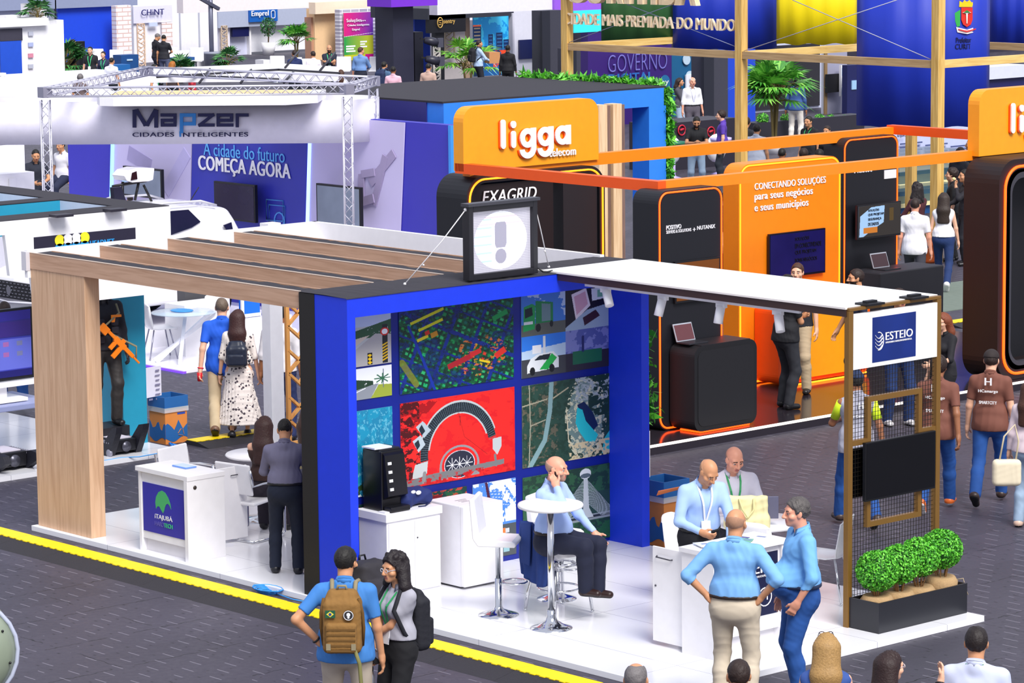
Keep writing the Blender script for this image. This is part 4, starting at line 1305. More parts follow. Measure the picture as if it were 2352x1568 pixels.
# truss
TRU = M('#c9c8d6', .35, .4)
def truss(b, p, q, s=.13):
 p, q = np.array(p, float), np.array(q, float)
 d = (q - p)
 L = np.linalg.norm(d)
 d /= L
 up = np.array((0, 0, 1.0)) if abs(d[2]) < .9 else np.array((.7071, .7071, 0))
 sd = np.cross(d, up)
 sd /= np.linalg.norm(sd)
 u = np.cross(sd, d)
 cs = [p + (i * sd + j * u) * s / 2 for i, j in ((-1, -1), (1, -1), (1, 1), (-1, 1))]
 for c in cs:
  b.tube([c, c + d * L], .012, 6)
 n = max(2, int(L / (s * 1.1)))
 for k in range(n):
  for i in range(4):
   a_, c_ = cs[i], cs[(i + 1) % 4]
   if k % 2:
    a_, c_ = c_, a_
   b.tube([a_ + d * L * k / n, c_ + d * L * (k + 1) / n], .006, 5)
 return b
t = thing('truss_frame', 'silver lattice truss frame around the curved white header', 'truss', (-10, 11, 0))
zt = 3.87
c = [onZ(103, 212, zt), onZ(797, 205, zt), onZ(857, 186, zt), onZ(337, 163, zt)]
for i in range(4):
 truss(MB(), c[i], c[(i + 1) % 4]).build('beam', TRU, t)
 if i != 3:
  truss(MB(), (c[i][0], c[i][1], .04), c[i] - np.array((0, 0, .12))).build('post', TRU, t)
 MB().obox(c[i], ((1, 0, 0), (0, 1, 0), (0, 0, 1)), (.08, .08, .08)).build('corner_block', M('#9d9cae', .4, .4), t)
for x0, y0, x1, y1, lab in ((552, 690, 598, 765, 'left'), (604, 694, 640, 765, 'right')):
 s = thing('blue_banner_panel', 'bright blue panel in a white frame, the ' + lab + ' one behind the walking couple', 'panel', onZ(x0, y1, .04))
 p0, p1 = onX(x0, y0, -10.4), onX(x1, y1, -10.4)
 MB().box(-10.44, -10.4, p0[1], p1[1], .04, p0[2] + .1).build('panel', M('#0f6ae0', .4), s)
 MB().box(-10.4, -10.37, p0[1], p0[1] + .05, .04, p0[2] + .1).box(-10.4, -10.37, p0[1], p1[1], p1[2] + .28, p1[2] + .33).box(-10.4, -10.37, p0[1], p1[1], p1[2] + .02, p1[2] + .07).build('frame', WHITE, s)
# ================================================================ white car with a camera on its roof
t = thing('white_car', 'white car with black grille and survey camera on the roof', 'car', (-11.4, 9.2, .3))
CARW = M('#f4f3f8', .2, coat=.6)
yz = [(7.28, .62), (7.24, 1.05), (7.3, 1.2), (7.6, 1.3), (8.35, 1.42), (9.0, 2.02), (9.5, 2.13), (10.2, 2.13), (10.75, 2.05), (11.02, 1.72), (11.1, 1.55), (11.02, 1.2), (11.0, .62)]
pts = [(-12.25, y, z) for y, z in yz]
n = len(pts)
b = MB()
secs = []
for f_, x in ((.0, -12.3), (.5, -12.1), (1, -11.4), (.5, -10.7), (.0, -10.5)):
 secs.append([(x, y + (0.10 * (1 - f_)) * (1 if y < 8 else -1 if y > 10.9 else 0), z - (0.10 + .12 * (z > 1.6)) * (1 - f_) ** 2 if z > .7 else z) for y, z in yz])
vs = [p for s_ in secs for p in s_]
fs = []
for i in range(4):
 for j in range(n):
  fs.append((i * n + j, i * n + (j + 1) % n, (i + 1) * n + (j + 1) % n, (i + 1) * n + j))
fs += [list(range(n))[::-1], list(range(4 * n, 5 * n))]
b.smooth = False
b.add(vs, fs)
ob = b.build('body', CARW, t)
sb = ob.modifiers.new('round', 'BEVEL')
sb.width, sb.segments = .06, 3
gl = M('#1a1a3a', .08)
pp = [onX(q[0], q[1], -10.49) for q in ((300, 500), (395, 484), (432, 481), (460, 509), (440, 522), (376, 545), (300, 565))]
MB().prism([(p_[0], p_[1], p_[2]) for p_ in pp], (.012, 0, 0)).build('side_window', gl, t)
pp = [onX(q[0], q[1], -10.47) for q in ((512, 517), (530, 510), (534, 530), (522, 533))]
MB().prism(pp, (.02, 0, 0)).build('tail_lamp', M('#15153c', .2), t)
MB().prism([(-11.9, 9.02, 2.03), (-10.9, 9.02, 2.03), (-10.8, 8.42, 1.45), (-12.0, 8.42, 1.45)], (0, -.01, .012)).build('windscreen', gl, t)
MB().obox((-11.4, 7.215, .98), ((1, 0, 0), (0, 0, 1), (0, 1, 0)), (.62, .13, .02)).build('grille', M('#15151c', .4), t)
b = MB()
for k in range(5):
 for j in range(12):
  b.box(-11.98 + j * .10 + .03 * (k % 2), -11.92 + j * .10 + .03 * (k % 2), 7.185, 7.2, .88 + k * .05, .895 + k * .05)
b.build('grille_bars', CHROME, t)
MB().prism([(-11.44, 7.17, .92), (-11.38, 7.17, .90), (-11.33, 7.17, .96), (-11.35, 7.17, 1.03), (-11.42, 7.17, 1.06), (-11.46, 7.17, 1.0)], (0, .02, 0)).build('badge', CHROME, t)
MB().tube([(-12.0, 7.2, .83), (-11.4, 7.15, .80), (-10.8, 7.2, .83)], .018, 6).build('bumper_trim', M('#d0d0dc', .3), t)
for x in (-12.1, -10.7):
 MB().tube([(x + .08, 9.2, 2.1), (x + .08, 9.5, 2.16), (x + .08, 10.2, 2.15), (x + .08, 10.5, 2.06)], .018, 6).build('roof_rail', M('#d8d8e0', .3), t)
for x in (-12.25, -10.55):
 for y in (7.95, 10.3):
  MB().tube([(x - .1, y, .62), (x + .1, y, .62)], .33, 20).build('wheel', BLACK, t)
MB().tube([(-11.1, 10.35, 2.1), (-11.0, 10.45, 2.32)], .008, 6).build('antenna', BLACK, t)
tag(MB().box(-13, -10.2, 7.95, 11.6, .04, .29).build('car_podium', M('#e9e8f2', .4)), 'low white podium under the white car', 'podium')
t = thing('roof_camera', 'white survey camera head on black legs on the car roof', 'camera', (-11.4, 9.45, 2.16))
c0 = onX(292, 405, -11.4)
b = MB()
b.prism([onX(q[0], q[1], -11.55) for q in ((256, 401), (268, 388), (290, 382), (326, 383), (323, 410), (314, 413), (276, 416), (262, 412))], (.34, 0, 0)).build('head', CARW, t, .015)
MB().prism([onX(q[0], q[1], -11.205) for q in ((303, 397), (313, 393), (315, 411), (300, 414))], (.01, 0, 0)).build('lens', M('#2a0a14', .2), t)
b = MB()
for a_, c_ in (((282, 417), (280, 462)), ((330, 425), (348, 462)), ((318, 420), (310, 460)), ((258, 428), (336, 415))):
 b.tube([onX(*a_, -11.35), onX(*c_, -11.35)], .022, 6)
b.build('legs', BLACK, t)
MB().prism([onX(q[0], q[1], -11.3) for q in ((252, 430), (270, 428), (282, 462), (255, 462))], (.1, 0, 0)).build('battery_box', M('#1c1c34', .4), t)
# ================================================================ white and teal stand at the left
t = thing('teal_stand', 'white stand with black topped teal roof grid left of the pergola', 'stand', (-3, 2.5, 0))
MB().box(-9, -2.7, -3, 4.0, 0, .06).build('platform', platform_mat(1.0, 1.0), t)
MB().prism([(-2.8, -3, 3.09), (-2.8, -3, 2.93), (-2.8, 1.55, 2.93), (-2.8, 1.60, 2.44), (-2.8, 1.9, 2.42), (-2.8, 1.95, 2.03), (-2.8, 3.95, 2.03), (-2.8, 3.95, 3.09)], (.06, 0, 0)).build('fascia', WHITE, t)
b = MB()
b.box(-3.25, -2.76, -3, 3.45, 3.09, 3.10).box(-9, -2.76, 3.45, 3.95, 3.09, 3.10)
b.box(-4.75, -4.4, -3, 3.45, 3.09, 3.10).box(-6.3, -5.95, -3, 3.45, 3.09, 3.10)
b.build('roof_cover', CLOTH_TOP, t)
TEAL = M('#1f93b4', .5)
b = MB()
for x in (-4.75, -6.3):
 b.box(x, x + .35, -3, 3.45, 2.7, 3.085)
b.build('teal_beams', TEAL, t)
MB().box(-9, -2.8, 3.45, 3.93, 2.7, 3.085).build('back_beam', M('#c9d4e6', .5), t)
MB().box(-3.9, -3.4, 3.63, 3.99, .06, 2.69).build('teal_column', TEAL, t)
MB().box(-2.741, -2.735, 1.95, 3.42, 2.55, 2.87).build('name_board', M('#232036', .5), t)
b0 = [M('#f7ea2a', .5), WHITE, WHITE, M('#f7ea2a', .5)]
for k in range(4):
 p = onX(137 + 19.3 * k, 552 - 2.2 * k, -2.73)
 q = onX(137 + 19.3 * k, 572 - 2.2 * k, -2.73)
 MB().prism([(-2.735, p[1] + .068 * math.cos(i * .393), p[2] + .068 * math.sin(i * .393)) for i in range(16)], (.006, 0, 0)).build('logo_dot', b0[k], t)
 MB().prism([(-2.735, q[1] + .068 * math.cos(i * .393), q[2] + .068 * math.sin(i * .393)) for i in range(16)], (.006, 0, 0)).build('logo_dot', M('#2aa0e0', .5), t)
tx('HEADNET', -2.734, (207, 568), (262, 561), .08, M('#2a9ae0', .5), t, bold=.03)
for px, py in ((137, 497), (260, 484)):
 p = onZ(px, py, 3.1)
 MB().box(p[0] - .05, p[0] + .12, p[1] - .12, p[1] + .12, 3.10, 3.13).build('floodlight', M('#24212e', .5), t)
# television, table, robots, mannequin of that stand
t = thing('large_monitor', 'large monitor with violet blue picture at the left edge', 'monitor', (-3.3, 1.4, .9))
MB().box(-3.36, -3.31, .6, 2.27, 1.09, 1.96).build('housing', M('#14141c', .35), t, .004)
a = Art(120, 64, '#34389a')
a.rect(0, 0, 1, .14, '#2a2480'); a.rect(0, .14, 1, .40, '#26256e'); a.put((a.Y > .16) & (a.Y < .38), '#3a2070', .5)
a.rect(0, .42, 1, .88, '#5a62bc'); a.rect(0, .90, 1, 1, '#1c1a60')
for y in (.46, .62):
 for k in range(8): a.rect(.03 + .12 * k, y, .08 + .12 * k, y + .07, '#6a6e96' if k % 2 else '#8f5a98')
a.build('screen', t, (-3.308, .63, 1.93), (0, 1.61, 0), (0, 0, -.80), .25, .3, .004)
MB().box(-3.4, -3.25, .6, 2.3, 1.02, 1.08).box(-3.6, -3.2, 1.5, 2.1, .84, .88).box(-3.45, -3.35, 1.7, 1.9, .88, 1.02).build('stand', WHITE, t)
t = thing('high_table', 'grey topped high table on chrome legs under the monitor', 'table', (-3.5, 1.5, .06))
MB().box(-4.0, -3.05, .4, 2.4, .76, .83).build('tabletop', M('#8f97c0', .35), t, .01)
for y in (1.05, 1.85):
 MB().tube([(-3.6, y, .09), (-3.6, y, .76)], .035, 12).build('leg', CHROME, t)
 MB().lathe([(.24, 0), (.2, .02), (.05, .08), (.035, .1)], (-3.6, y, .06), 20).build('foot', CHROME, t)
t = thing('bar_stool', 'chrome based stool half hidden under the high table at left', 'stool', (-3.9, 1.6, .06))
MB().lathe([(.2, 0), (.16, .02), (.04, .06), (.03, .1), (.03, .55)], (-3.95, 1.62, .06), 18).build('base', CHROME, t)
MB().tube([(-3.95 + .17 * math.cos(k * .6), 1.62 + .17 * math.sin(k * .6), .32) for k in range(10)], .012, 6, True).build('foot_ring', CHROME, t)
MB().lathe([(.16, 0), (.19, .02), (.19, .06), (.15, .08)], (-3.95, 1.62, .60), 18).build('seat', WHITE, t)
def robot(label, x, y, sc=1.0, tall=False):
 s = thing('tracked_robot', label, 'robot', (x, y, .06), group='tracked robots')
 for dy in (-.20 * sc, .20 * sc):
  prof = [(-.30, .0), (.12, .0), (.34 if not tall else .28, .12 if not tall else .30), (.30, .19 if not tall else .38), (.2, .2 if not tall else .36), (.02, .16), (-.30, .16), (-.38, .08)]
  b = MB().prism([(x + px * sc, y + dy - .045, .06 + pz * sc) for px, pz in prof], (0, .09, 0))
  b.build('track', M('#1a1a26', .6, bump=.5, scale=40), s)
  b = MB()
  for k in range(10):
   f_ = k / 9
   b.box(x + (-.28 + .40 * f_) * sc, x + (-.27 + .40 * f_) * sc, y + dy - .05, y + dy + .05, .06 + .158 * sc, .06 + .175 * sc)
  b.build('track_cleats', M('#8a8a98', .5), s)
 MB().box(x - .30 * sc, x + .14 * sc, y - .155 * sc, y + .155 * sc, .10, .06 + .19 * sc).build('hull', M('#14141a', .45), s, .01)
 MB().box(x - .24 * sc, x + .08 * sc, y - .12 * sc, y + .12 * sc, .06 + .19 * sc, .06 + .20 * sc).build('deck_plate', M('#dcd6e2', .5), s)
 MB().tube([(x + .14 * sc, y, .06 + .10 * sc), (x + .16 * sc, y, .06 + .10 * sc)], .065 * sc, 16).build('front_lamp', M('#5a5a66', .3, .5), s)
 MB().tube([(x + .12 * sc, y - .25 * sc, .10), (x + .12 * sc, y - .22 * sc, .10)], .05 * sc, 12).build('wheel', M('#9a9aa8', .4, .4), s)
 return s
robot('black tracked robot on the white floor in front of the teal column', -3.03, 3.30, 1.0, True)
robot('low black tracked robot at the left edge beside the blue cables', -3.12, 1.72, 1.15)
tag(MB().tube([onZ(0, 1092, .03), onZ(40, 1087, .03), onZ(80, 1080, .03), onZ(240, 1053, .03), onZ(300, 1050, .02), onZ(360, 1040, .03), onZ(400, 1030, .02), onZ(390, 1018, .04), onZ(408, 1024, .02)], .018, 7).build('blue_cable', M('#1f86e8', .5)), 'thick blue cable along the edge of the white stand floor', 'cable')
b = MB()
r_ = random.Random(1)
for k in range(4):
 b.tube([onZ(x, y + r_.uniform(-3, 3), .03 + .01 * k) for x, y in ((240, 1056), (280, 1052), (320, 1046), (360, 1039), (396, 1030))], .007, 5)
tag(b.build('thin_cables', M('#4aa4f0', .5)), 'bunch of thin light blue cables beside the thick blue cable', 'cable')
# ================================================================ far stands behind the main aisle
def depthx(bx, by):
 return onZ(bx, by, 0.0)[0]
def pxbox(x, px0, py0, px1, py1, th=.2, ground=False):
 """box on the plane X=x whose front face spans the pixel rectangle"""
 a, b = onX(px0, py0, x), onX(px1, py1, x)
 z0 = 0.0 if ground else b[2]
 return MB().box(x - th, x, a[1], b[1], z0, a[2])
def pane(name, label, cat, x, rect, mat, th=.2, ground=True, part='panel', group=None):
 c = onX((rect[0] + rect[2]) / 2, rect[3], x)
 t = thing(name, label, cat, (x, c[1], 0 if ground else c[2]), group=group)
 pxbox(x, *rect, th, ground).build(part, mat, t)
 return t
def addp(t, x, rect, mat, part, th=.05, ground=False):
 return pxbox(x, *rect, th, ground).build(part, mat, t)
XA = -66.0
GREYL = M('#b9bccb', .5)
t = pane('white_kiosk', 'white exhibition kiosk with blue panel and small logos at upper left', 'stand', XA + 8, (0, 52, 150, 190), WHITE, 1.5)
addp(t, XA + 8.06, (0, 95, 52, 192), M('#1a4fc8', .5), 'blue_panel')
addp(t, XA + 8.06, (0, 67, 52, 93), M('#3c3a48', .4), 'opening')
addp(t, XA + 8.2, (0, 46, 112, 58), WHITE, 'shelf', 1.2)
for k in range(5):
 addp(t, XA + 8.06, (66, 73 + 25 * k, 77, 82 + 25 * k), [GREYL, M('#a9b4dc'), M('#d88aa0'), GREYL, M('#eaa080')][k], 'logo')
for k, r_ in enumerate(((15, 36, 48, 48), (67, 9, 86, 22), (90, 9, 108, 22), (67, 22, 108, 36), (67, 36, 108, 48))):
 s = pane('storage_box', 'small white box ' + ('lying alone on the kiosk shelf', 'at the top left of the stack', 'at the top right of the stack', 'in the middle of the stack', 'at the bottom of the stack on the kiosk')[k], 'box', XA + 7, r_, M('#f0edf0', .6), .5, False, 'body')
t = pane('letter_block', 'white letter T standing on the pale counter at the left edge', 'letter', XA + 12, (0, 168, 14, 173), WHITE, .2, False, 'letter')
addp(t, XA + 12, (4, 173, 9, 193), WHITE, 'letter_stem', .2)
t = pane('pale_counter', 'long low white counter top with black cases behind the curved header', 'counter', XA + 14, (-40, 190, 350, 236), WHITE, 3)
for r_ in ((12, 184, 55, 192), (58, 182, 88, 193)):
 pane('equipment_case', 'flat black case on the pale counter, ' + ('longer one' if r_[0] == 12 else 'smaller one'), 'case', XA + 13, r_, M('#2a2a3e', .5), .4, False, 'body')
t = pane('blue_wall_stand', 'bright blue exhibition wall under a grey fascia at upper left', 'stand', XA - 6, (132, 10, 268, 190), M('#1546d8', .5), .3)
addp(t, XA - 5.8, (-20, -6, 316, 12), M('#8d96b4', .5), 'fascia')
addp(t, XA - 5.8, (126, 0, 133, 140), M('#12122c', .5), 'dark_post')
addp(t, XA - 6, (-20, 10, 126, 60), M('#b6bad6', .5), 'back_panel')
addp(t, XA - 5.9, (110, 35, 127, 60), M('#8f94a8', .5), 'side_panel')
def brick(c1, c2, mo, sx=.5, sy=.16):
 m = platform_mat(sx, sy, 0, 0, c1, mo, .7)
 n = [q for q in m.node_tree.nodes if q.type == 'TEX_BRICK'][0]
 n.offset = .5
 n.inputs['Color2'].default_value = (*lin(c2), 1)
 n.inputs['Mortar Size'].default_value = .02
 tc = [q for q in m.node_tree.nodes if q.type == 'TEX_COORD'][0]
 mp = [q for q in m.node_tree.nodes if q.type == 'MAPPING'][0]
 mp.inputs['Rotation'].default_value = (math.radians(90), 0, math.radians(90))
 mp.vector_type = 'POINT'
 sx_ = m.node_tree.nodes.new('ShaderNodeSeparateXYZ')
 cb = m.node_tree.nodes.new('ShaderNodeCombineXYZ')
 m.node_tree.links.new(tc.outputs['Object'], sx_.inputs[0])
 m.node_tree.links.new(sx_.outputs[1], cb.inputs[0])
 m.node_tree.links.new(sx_.outputs[2], cb.inputs[1])
 m.node_tree.links.new(cb.outputs[0], n.inputs['Vector'])
 return m
pane('brick_panel', 'white brick pattern panel beside the bright blue wall', 'panel', XA - 5, (266, 13, 305, 185), brick('#f4eeee', '#efe6e6', '#d8b8b0'), .3)
t = pane('white_wall_stand', 'white exhibition wall with dark blue company name and brick strip', 'stand', XA - 7, (305, 0, 502, 185), M('#f3f2fa', .5), .3)
addp(t, XA - 6.9, (306, 15, 396, 50), M('#e2e0f6', .5), 'header')
addp(t, XA - 6.84, (372, 52, 398, 150), brick('#f4eeee', '#efe6e6', '#d8b8b0'), 'brick_strip')
for px, nm in ((414, 'seam'), (458, 'seam')):
 addp(t, XA - 6.95, (px, 5, px + 1, 150), GREYL, nm)
hb = [((346, 24), (331, 24), (327, 29), (331, 36), (346, 36)), ]
tx('CHiNT', XA - 6.8, (325, 36), (377, 36), 14 / 61, M('#1c1a66', .5), t, bold=.02)
addp(t, XA - 6.8, (343, 52, 362, 60), M('#c8d4f0', .5), 'sketch')
def lattice(t, x, rect, mat, seed=1, w=.05, dens=2.0):
 a, b = onX(rect[0], rect[1], x), onX(rect[2], rect[3], x)
 y0, y1, z0, z1 = a[1], b[1], b[2], a[2]
 g = MB()
 n = max(3, int((z1 - z0) / (y1 - y0) * dens))
 g.bar((x, y0, z0), (x, y0, z1), w, .04).bar((x, y1, z0), (x, y1, z1), w, .04).bar((x, y0, z0), (x, y1, z0), w, .04).bar((x, y0, z1), (x, y1, z1), w, .04)
 dz = (z1 - z0) / n
 ym = (y0 + y1) / 2
 for k in range(n):
  za, zb_ = z0 + k * dz, z0 + (k + 1) * dz
  if k % 2:
   g.bar((x, y0, za), (x, y1, zb_), w, .03).bar((x, ym, (za + zb_) / 2), (x, y0, zb_), w, .03)
  else:
   g.bar((x, y1, za), (x, y0, zb_), w, .03).bar((x, ym, (za + zb_) / 2), (x, y1, zb_ + dz * .2 if k < n - 1 else zb_), w, .03)
 return g.build('lattice', mat, t)
s = thing('lattice_screen', 'pale wood lattice screen in front of the white company wall', 'screen', onZ(325, 160, 0))
lattice(s, XA - 5, (315, 55, 334, 165), wood('#e8cdb4', '#c8a488', 'z'))
s = thing('steel_mast', 'grey steel mast with a slanting brace rising from a bin', 'mast', onZ(487, 162, 0))
p = onZ(487, 162, 0)
MB().tube([p, (p[0], p[1], 3.1)], .09, 10).build('mast', M('#6d6f82', .4, .4), s)
MB().bar((p[0] + .1, p[1] - .7, 2.75), (p[0] + .1, p[1] + .3, 2.25), .12).build('brace', M('#5a5c70', .4, .4), s)
s = thing('bin', 'grey tapered bin at the foot of the steel mast', 'bin', p)
MB().lathe([(.26, 0), (.36, .62), (.40, .64), (.40, .70)], (p[0] + .3, p[1] - .2, 0), 14).build('body', M('#8d92a2', .5), s)
t = pane('emprel_stand', 'grey canopied stand with a small blue name sign at upper centre left', 'stand', XA - 8, (500, 12, 720, 54), M('#aeb6cc', .5), 1.2, False, 'canopy')
addp(t, XA - 8.2, (502, 54, 530, 185), M('#eceaf6', .5), 'post', .3, True)
addp(t, XA - 8.4, (528, 54, 576, 185), M('#cdd0e8', .5), 'back_panel', .1, True)
addp(t, XA - 8.4, (576, 54, 715, 112), M('#f0f0f6', .5), 'back_wall', .1)
addp(t, XA - 8.2, (572, 40, 579, 185), WHITE, 'post', .2, True)
addp(t, XA - 7.9, (573, 18, 638, 48), M('#1560b8', .4), 'name_sign', .1)
tx('Emprel', XA - 7.85, (578, 41), (617, 41), 17 / 62, WHITE, t, bold=.03)
a_ = onX(627, 33, XA - 7.85)
MB().tube([(XA - 7.84, a_[1] + q, a_[2] + r_) for q, r_ in rrect(.19, .3, .06, 3)], .018, 5, True).build('logo', WHITE, t)
lattice(t, XA - 8.0, (508, 60, 523, 150), wood('#d8c8b4', '#b89c80', 'z'))
pane('flat_screen', 'dark blue flat screen on the grey canopied stand', 'television', XA - 8.1, (534, 53, 572, 83), M('#14184e', .3), .1, False, 'housing')
# --------------------------------------------------------------- plants
def palm(label, base, h, spread, fr, seed, stems=3, pot=None, leaf=.5, cols=None, cat='palm', w=.03, name='fan_palm'):
 s = thing(name, label, cat, base)
 rr = random.Random(seed)
 base = np.array(base, float)
 if pot:
  MB().lathe([(pot[0] * .75, 0), (pot[0], pot[1]), (pot[0] * .9, pot[1])], base, 16).build('pot', pot[2], s)
 z0 = pot[1] if pot else 0
 st = MB()
 lf, lfq = [], []
 for k in range(stems):
  an = rr.uniform(0, 6.28)
  top = base + np.array((math.cos(an) * .12 * spread, math.sin(an) * .12 * spread, z0 + (h - z0) * rr.uniform(.5, .7)))
  st.tube([base + np.array((math.cos(an) * .05, math.sin(an) * .05, z0)), top], .035, 6)
  for f in range(fr):
   a2 = rr.uniform(0, 6.28)
   el = rr.uniform(-.15, 1.25)
   L = spread * rr.uniform(.55, .95)
   d = np.array((math.cos(a2) * math.cos(el), math.sin(a2) * math.cos(el), math.sin(el)))
   tip = top + d * L * .55
   st.tube([top - np.array((0, 0, rr.uniform(0, .3))), tip], .012, 4)
   sd = np.cross(d, (0, 0, 1.0))
   sd /= np.linalg.norm(sd) + 1e-6
   up = np.cross(sd, d)
   nl = 11
   for j in range(nl):
    q = math.radians(-80 + 160 * j / (nl - 1))
    ld = d * math.cos(q) + sd * math.sin(q)
    ln = leaf * rr.uniform(.8, 1.1) * (1 - .25 * abs(q) / 1.4)
    side = np.cross(ld, up)
    m1 = tip + ld * ln * .5 + np.array((0, 0, -.02))
    e = tip + ld * ln + np.array((0, 0, -.30 * ln))
    lfq += [tip, m1 + side * w, e, m1 - side * w]
 st.build('stems', M('#7a6a3c', .8), s)
 q = np.array(lfq)
 leaf_obj('fronds', [(q, np.arange(len(q)).reshape(-1, 4))], cols or [M('#4f9a34', .5), M('#2f7a2a', .5), M('#79b84a', .5)], s, seed)
 return s
DG = [M('#2f6a34', .5), M('#1f4f28', .5), M('#4a8a44', .5)]
p = onZ(1778, 352, 0)
palm('large bright fan palm in a white ribbed pot behind the orange beam', p, 2.5, 1.25, 17, 3, 4, (.26, .34, WHITE), .66, w=.038, cols=[M('#5fae3a', .5), M('#3f8a30', .5), M('#8fd05a', .5)])
palm('fan palm in front of the dark towers at top centre', onZ(1075, 212, 0), 1.5, 1.25, 13, 5, 2, None, .62, w=.04, cols=[M('#6fb02e', .5), M('#4f9a2a', .5), M('#8fc84a', .5)])
palm('slender fan palm beside the beige pillar at top', onZ(682, 150, 0), 1.5, .85, 11, 7, 2, (.2, .3, WHITE), .6, w=.04)
palm('dark green palm beside the white kiosk at upper left', onZ(158, 205, 0), 1.35, 1.4, 15, 9, 3, None, .65, cols=DG, w=.04)
palm('low spiky plant between the stands under the white company wall', onZ(415, 190, 0), .75, .7, 9, 11, 2, None, .45, cols=DG, w=.035)
palm('low spiky plant near the steel mast foot', onZ(528, 180, 0), .9, .85, 10, 12, 2, None, .45, cols=DG, w=.035)
palm('bushy grass plant on the white kiosk top', onX(82, 52, XA + 7.6), .55, .75, 14, 13, 1, None, .5, cols=DG, w=.04, cat='plant', name='shelf_plant')
s = thing('potted_ficus', 'thin leafy tree in a white pot under the grey canopy', 'tree', onZ(617, 126, 0))
p = onZ(617, 126, 0)
MB().lathe([(.22, 0), (.30, .5), (.27, .5)], p, 14).build('pot', WHITE, s)
MB().tube([p + np.array((0, 0, .5)), p + np.array((0, .05, 1.2))], .03, 6).build('trunk', M('#6a5a48', .8), s)
leaf_obj('foliage', [leaf_ball(p + np.array((0, 0, 1.12)), .33, 380, .05, 3, 1.2, .3)], DG, s)
p = onX(992, 520, -7.5)
palm('green fan leaves peeping out beside the black arch', (p[0], p[1], 0), p[2] + .25, .6, 8, 15, 1, None, .4, w=.03)
s = thing('climbing_plant', 'leafy creeper along the back edge of the blue portal column', 'plant', (5.3, 4.1, 0))
r_ = np.random.RandomState(8)
n = 420
zz = np.concatenate([1.35 + .95 * r_.rand(n)])
p = np.stack([5.0 + .5 * r_.rand(n), 4.10 + .20 * r_.rand(n) ** 2 + 0 * zz, zz], 1)
d = r_.randn(n, 3) * .03
e = r_.randn(n, 3) * .018
q = np.stack([p - d, p - e, p + d, p + e], 1).reshape(-1, 3)
leaf_obj('leaves', [(q, np.arange(len(q)).reshape(-1, 4))], LEAVES, s)
MB().tube([(5.3, 4.14, .3), (5.28, 4.13, 1.4), (5.3, 4.14, 2.3)], .012, 5).build('stem', M('#5a4a30', .8), s)
# --------------------------------------------------------------- centre back
BEIGE = M('#efc99a', .6)
t = pane('beige_portal', 'beige painted pillar and beam of a far stand', 'portal', XA - 3, (722, 20, 780, 185), BEIGE, .5, True, 'pillar')
addp(t, XA - 2.6, (724, 6, 910, 24), M('#f3dcc2', .6), 'beam', .4)
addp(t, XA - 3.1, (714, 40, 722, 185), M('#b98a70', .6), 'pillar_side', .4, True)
addp(t, XA - 4, (420, -8, 930, 8), M('#efe6e6', .6), 'upper_beam', .4)
t = pane('grey_brick_wall', 'grey brick pattern wall holding a colourful poster', 'stand', XA - 2, (780, 22, 876, 210), brick('#b8b4c4', '#a39fb2', '#efeef4', .42, .14), .3)
a0, a1 = onX(788, 30, XA - 1.9), onX(857, 140, XA - 1.9)
a = Art(60, 100, '#6a2f8f')
k_ = a.X[..., None]
def gr(c0, c1, f): return np.array(lin(c0)) * (1 - f) + np.array(lin(c1)) * f
a.a = np.where(a.Y[..., None] < .47, gr('#e8207a', '#3a3aa8', k_ * .8 + .2 * a.Y[..., None]), np.where(a.Y[..., None] < .85, gr('#15a04a', '#c8c828', k_), gr('#c8c82a', '#c01a80', (k_ > .72) * 1.0))).astype(np.float32)
a.line(0, .48, 1, .42, .012, '#f0f0f0')
for q in range(3):
 a.rect(.07, .66 + .05 * q, .38 - .05 * (q % 2), .69 + .05 * q, '#ffffff')
 a.rect(.55, .58 + .05 * q, .78 - .06 * (q % 2), .61 + .05 * q, '#f4f4f4')
a.build('poster', t, (XA - 1.9, a0[1], a0[2]), (0, a1[1] - a0[1], 0), (0, 0, a1[2] - a0[2]), .4, 0, .03)
for q, p0, p1, h in (('Soluções', (796, 53), (830, 52), .16), ('para', (830, 50), (840, 50), .06), ('Cidades Inteligentes', (798, 62), (848, 61), .10), ('Emprel', (809, 72), (826, 71), .11)):
 tx(q, XA - 1.84, p0, p1, h, WHITE, t, bold=.02)
t = pane('blue_back_wall', 'plain bright blue wall behind the dark tower at top centre', 'panel', XA - 1, (876, 21, 988, 215), M('#1a44d8', .5), .2)
t = pane('dark_tower', 'dark navy square tower with a purple cap at top centre', 'tower', -50.5, (902, 8, 952, 240), M('#2a2a3e', .5), .9)
addp(t, -50.0, (898, -8, 1005, 12), M('#7a2fd0', .5), 'cap', 1.2)
pane('dark_tower', 'second dark navy tower beside the purple capped one, carrying two stage lights', 'tower', -50.6, (952, 74, 974, 240), M('#181826', .5), .6)
for k, (px, py) in enumerate(((975, 92), (978, 135))):
 p = onX(px, py, -50.0)
 s = thing('stage_light', 'black stage light on the dark tower, ' + ('upper' if k == 0 else 'lower') + ' one', 'light', p)
 MB().tube([p, p + np.array((.1, .22, -.05)), p + np.array((.12, .4, -.1))], [.10, .14, .14], 10).build('lamp_body', M('#2e2e3c', .4), s)
 MB().obox(p + np.array((.15, .52, -.10)), ((0, 1, 0), (0, 0, 1), (1, 0, 0)), (.12, .15, .04)).build('barn_door', M('#4a4a58', .4), s)
 MB().bar(p + np.array((-.1, -.1, .05)), p + np.array((0, .1, 0)), .06).build('bracket', BLACK, s)
t = pane('sentry_stand', 'black stand with gold company name and glowing city picture', 'stand', -52.5, (983, 20, 1180, 36), M('#33353f', .5), 3.0, False, 'roof')
addp(t, -52.5, (986, 34, 1070, 72), M('#14141c', .5), 'header', .2)
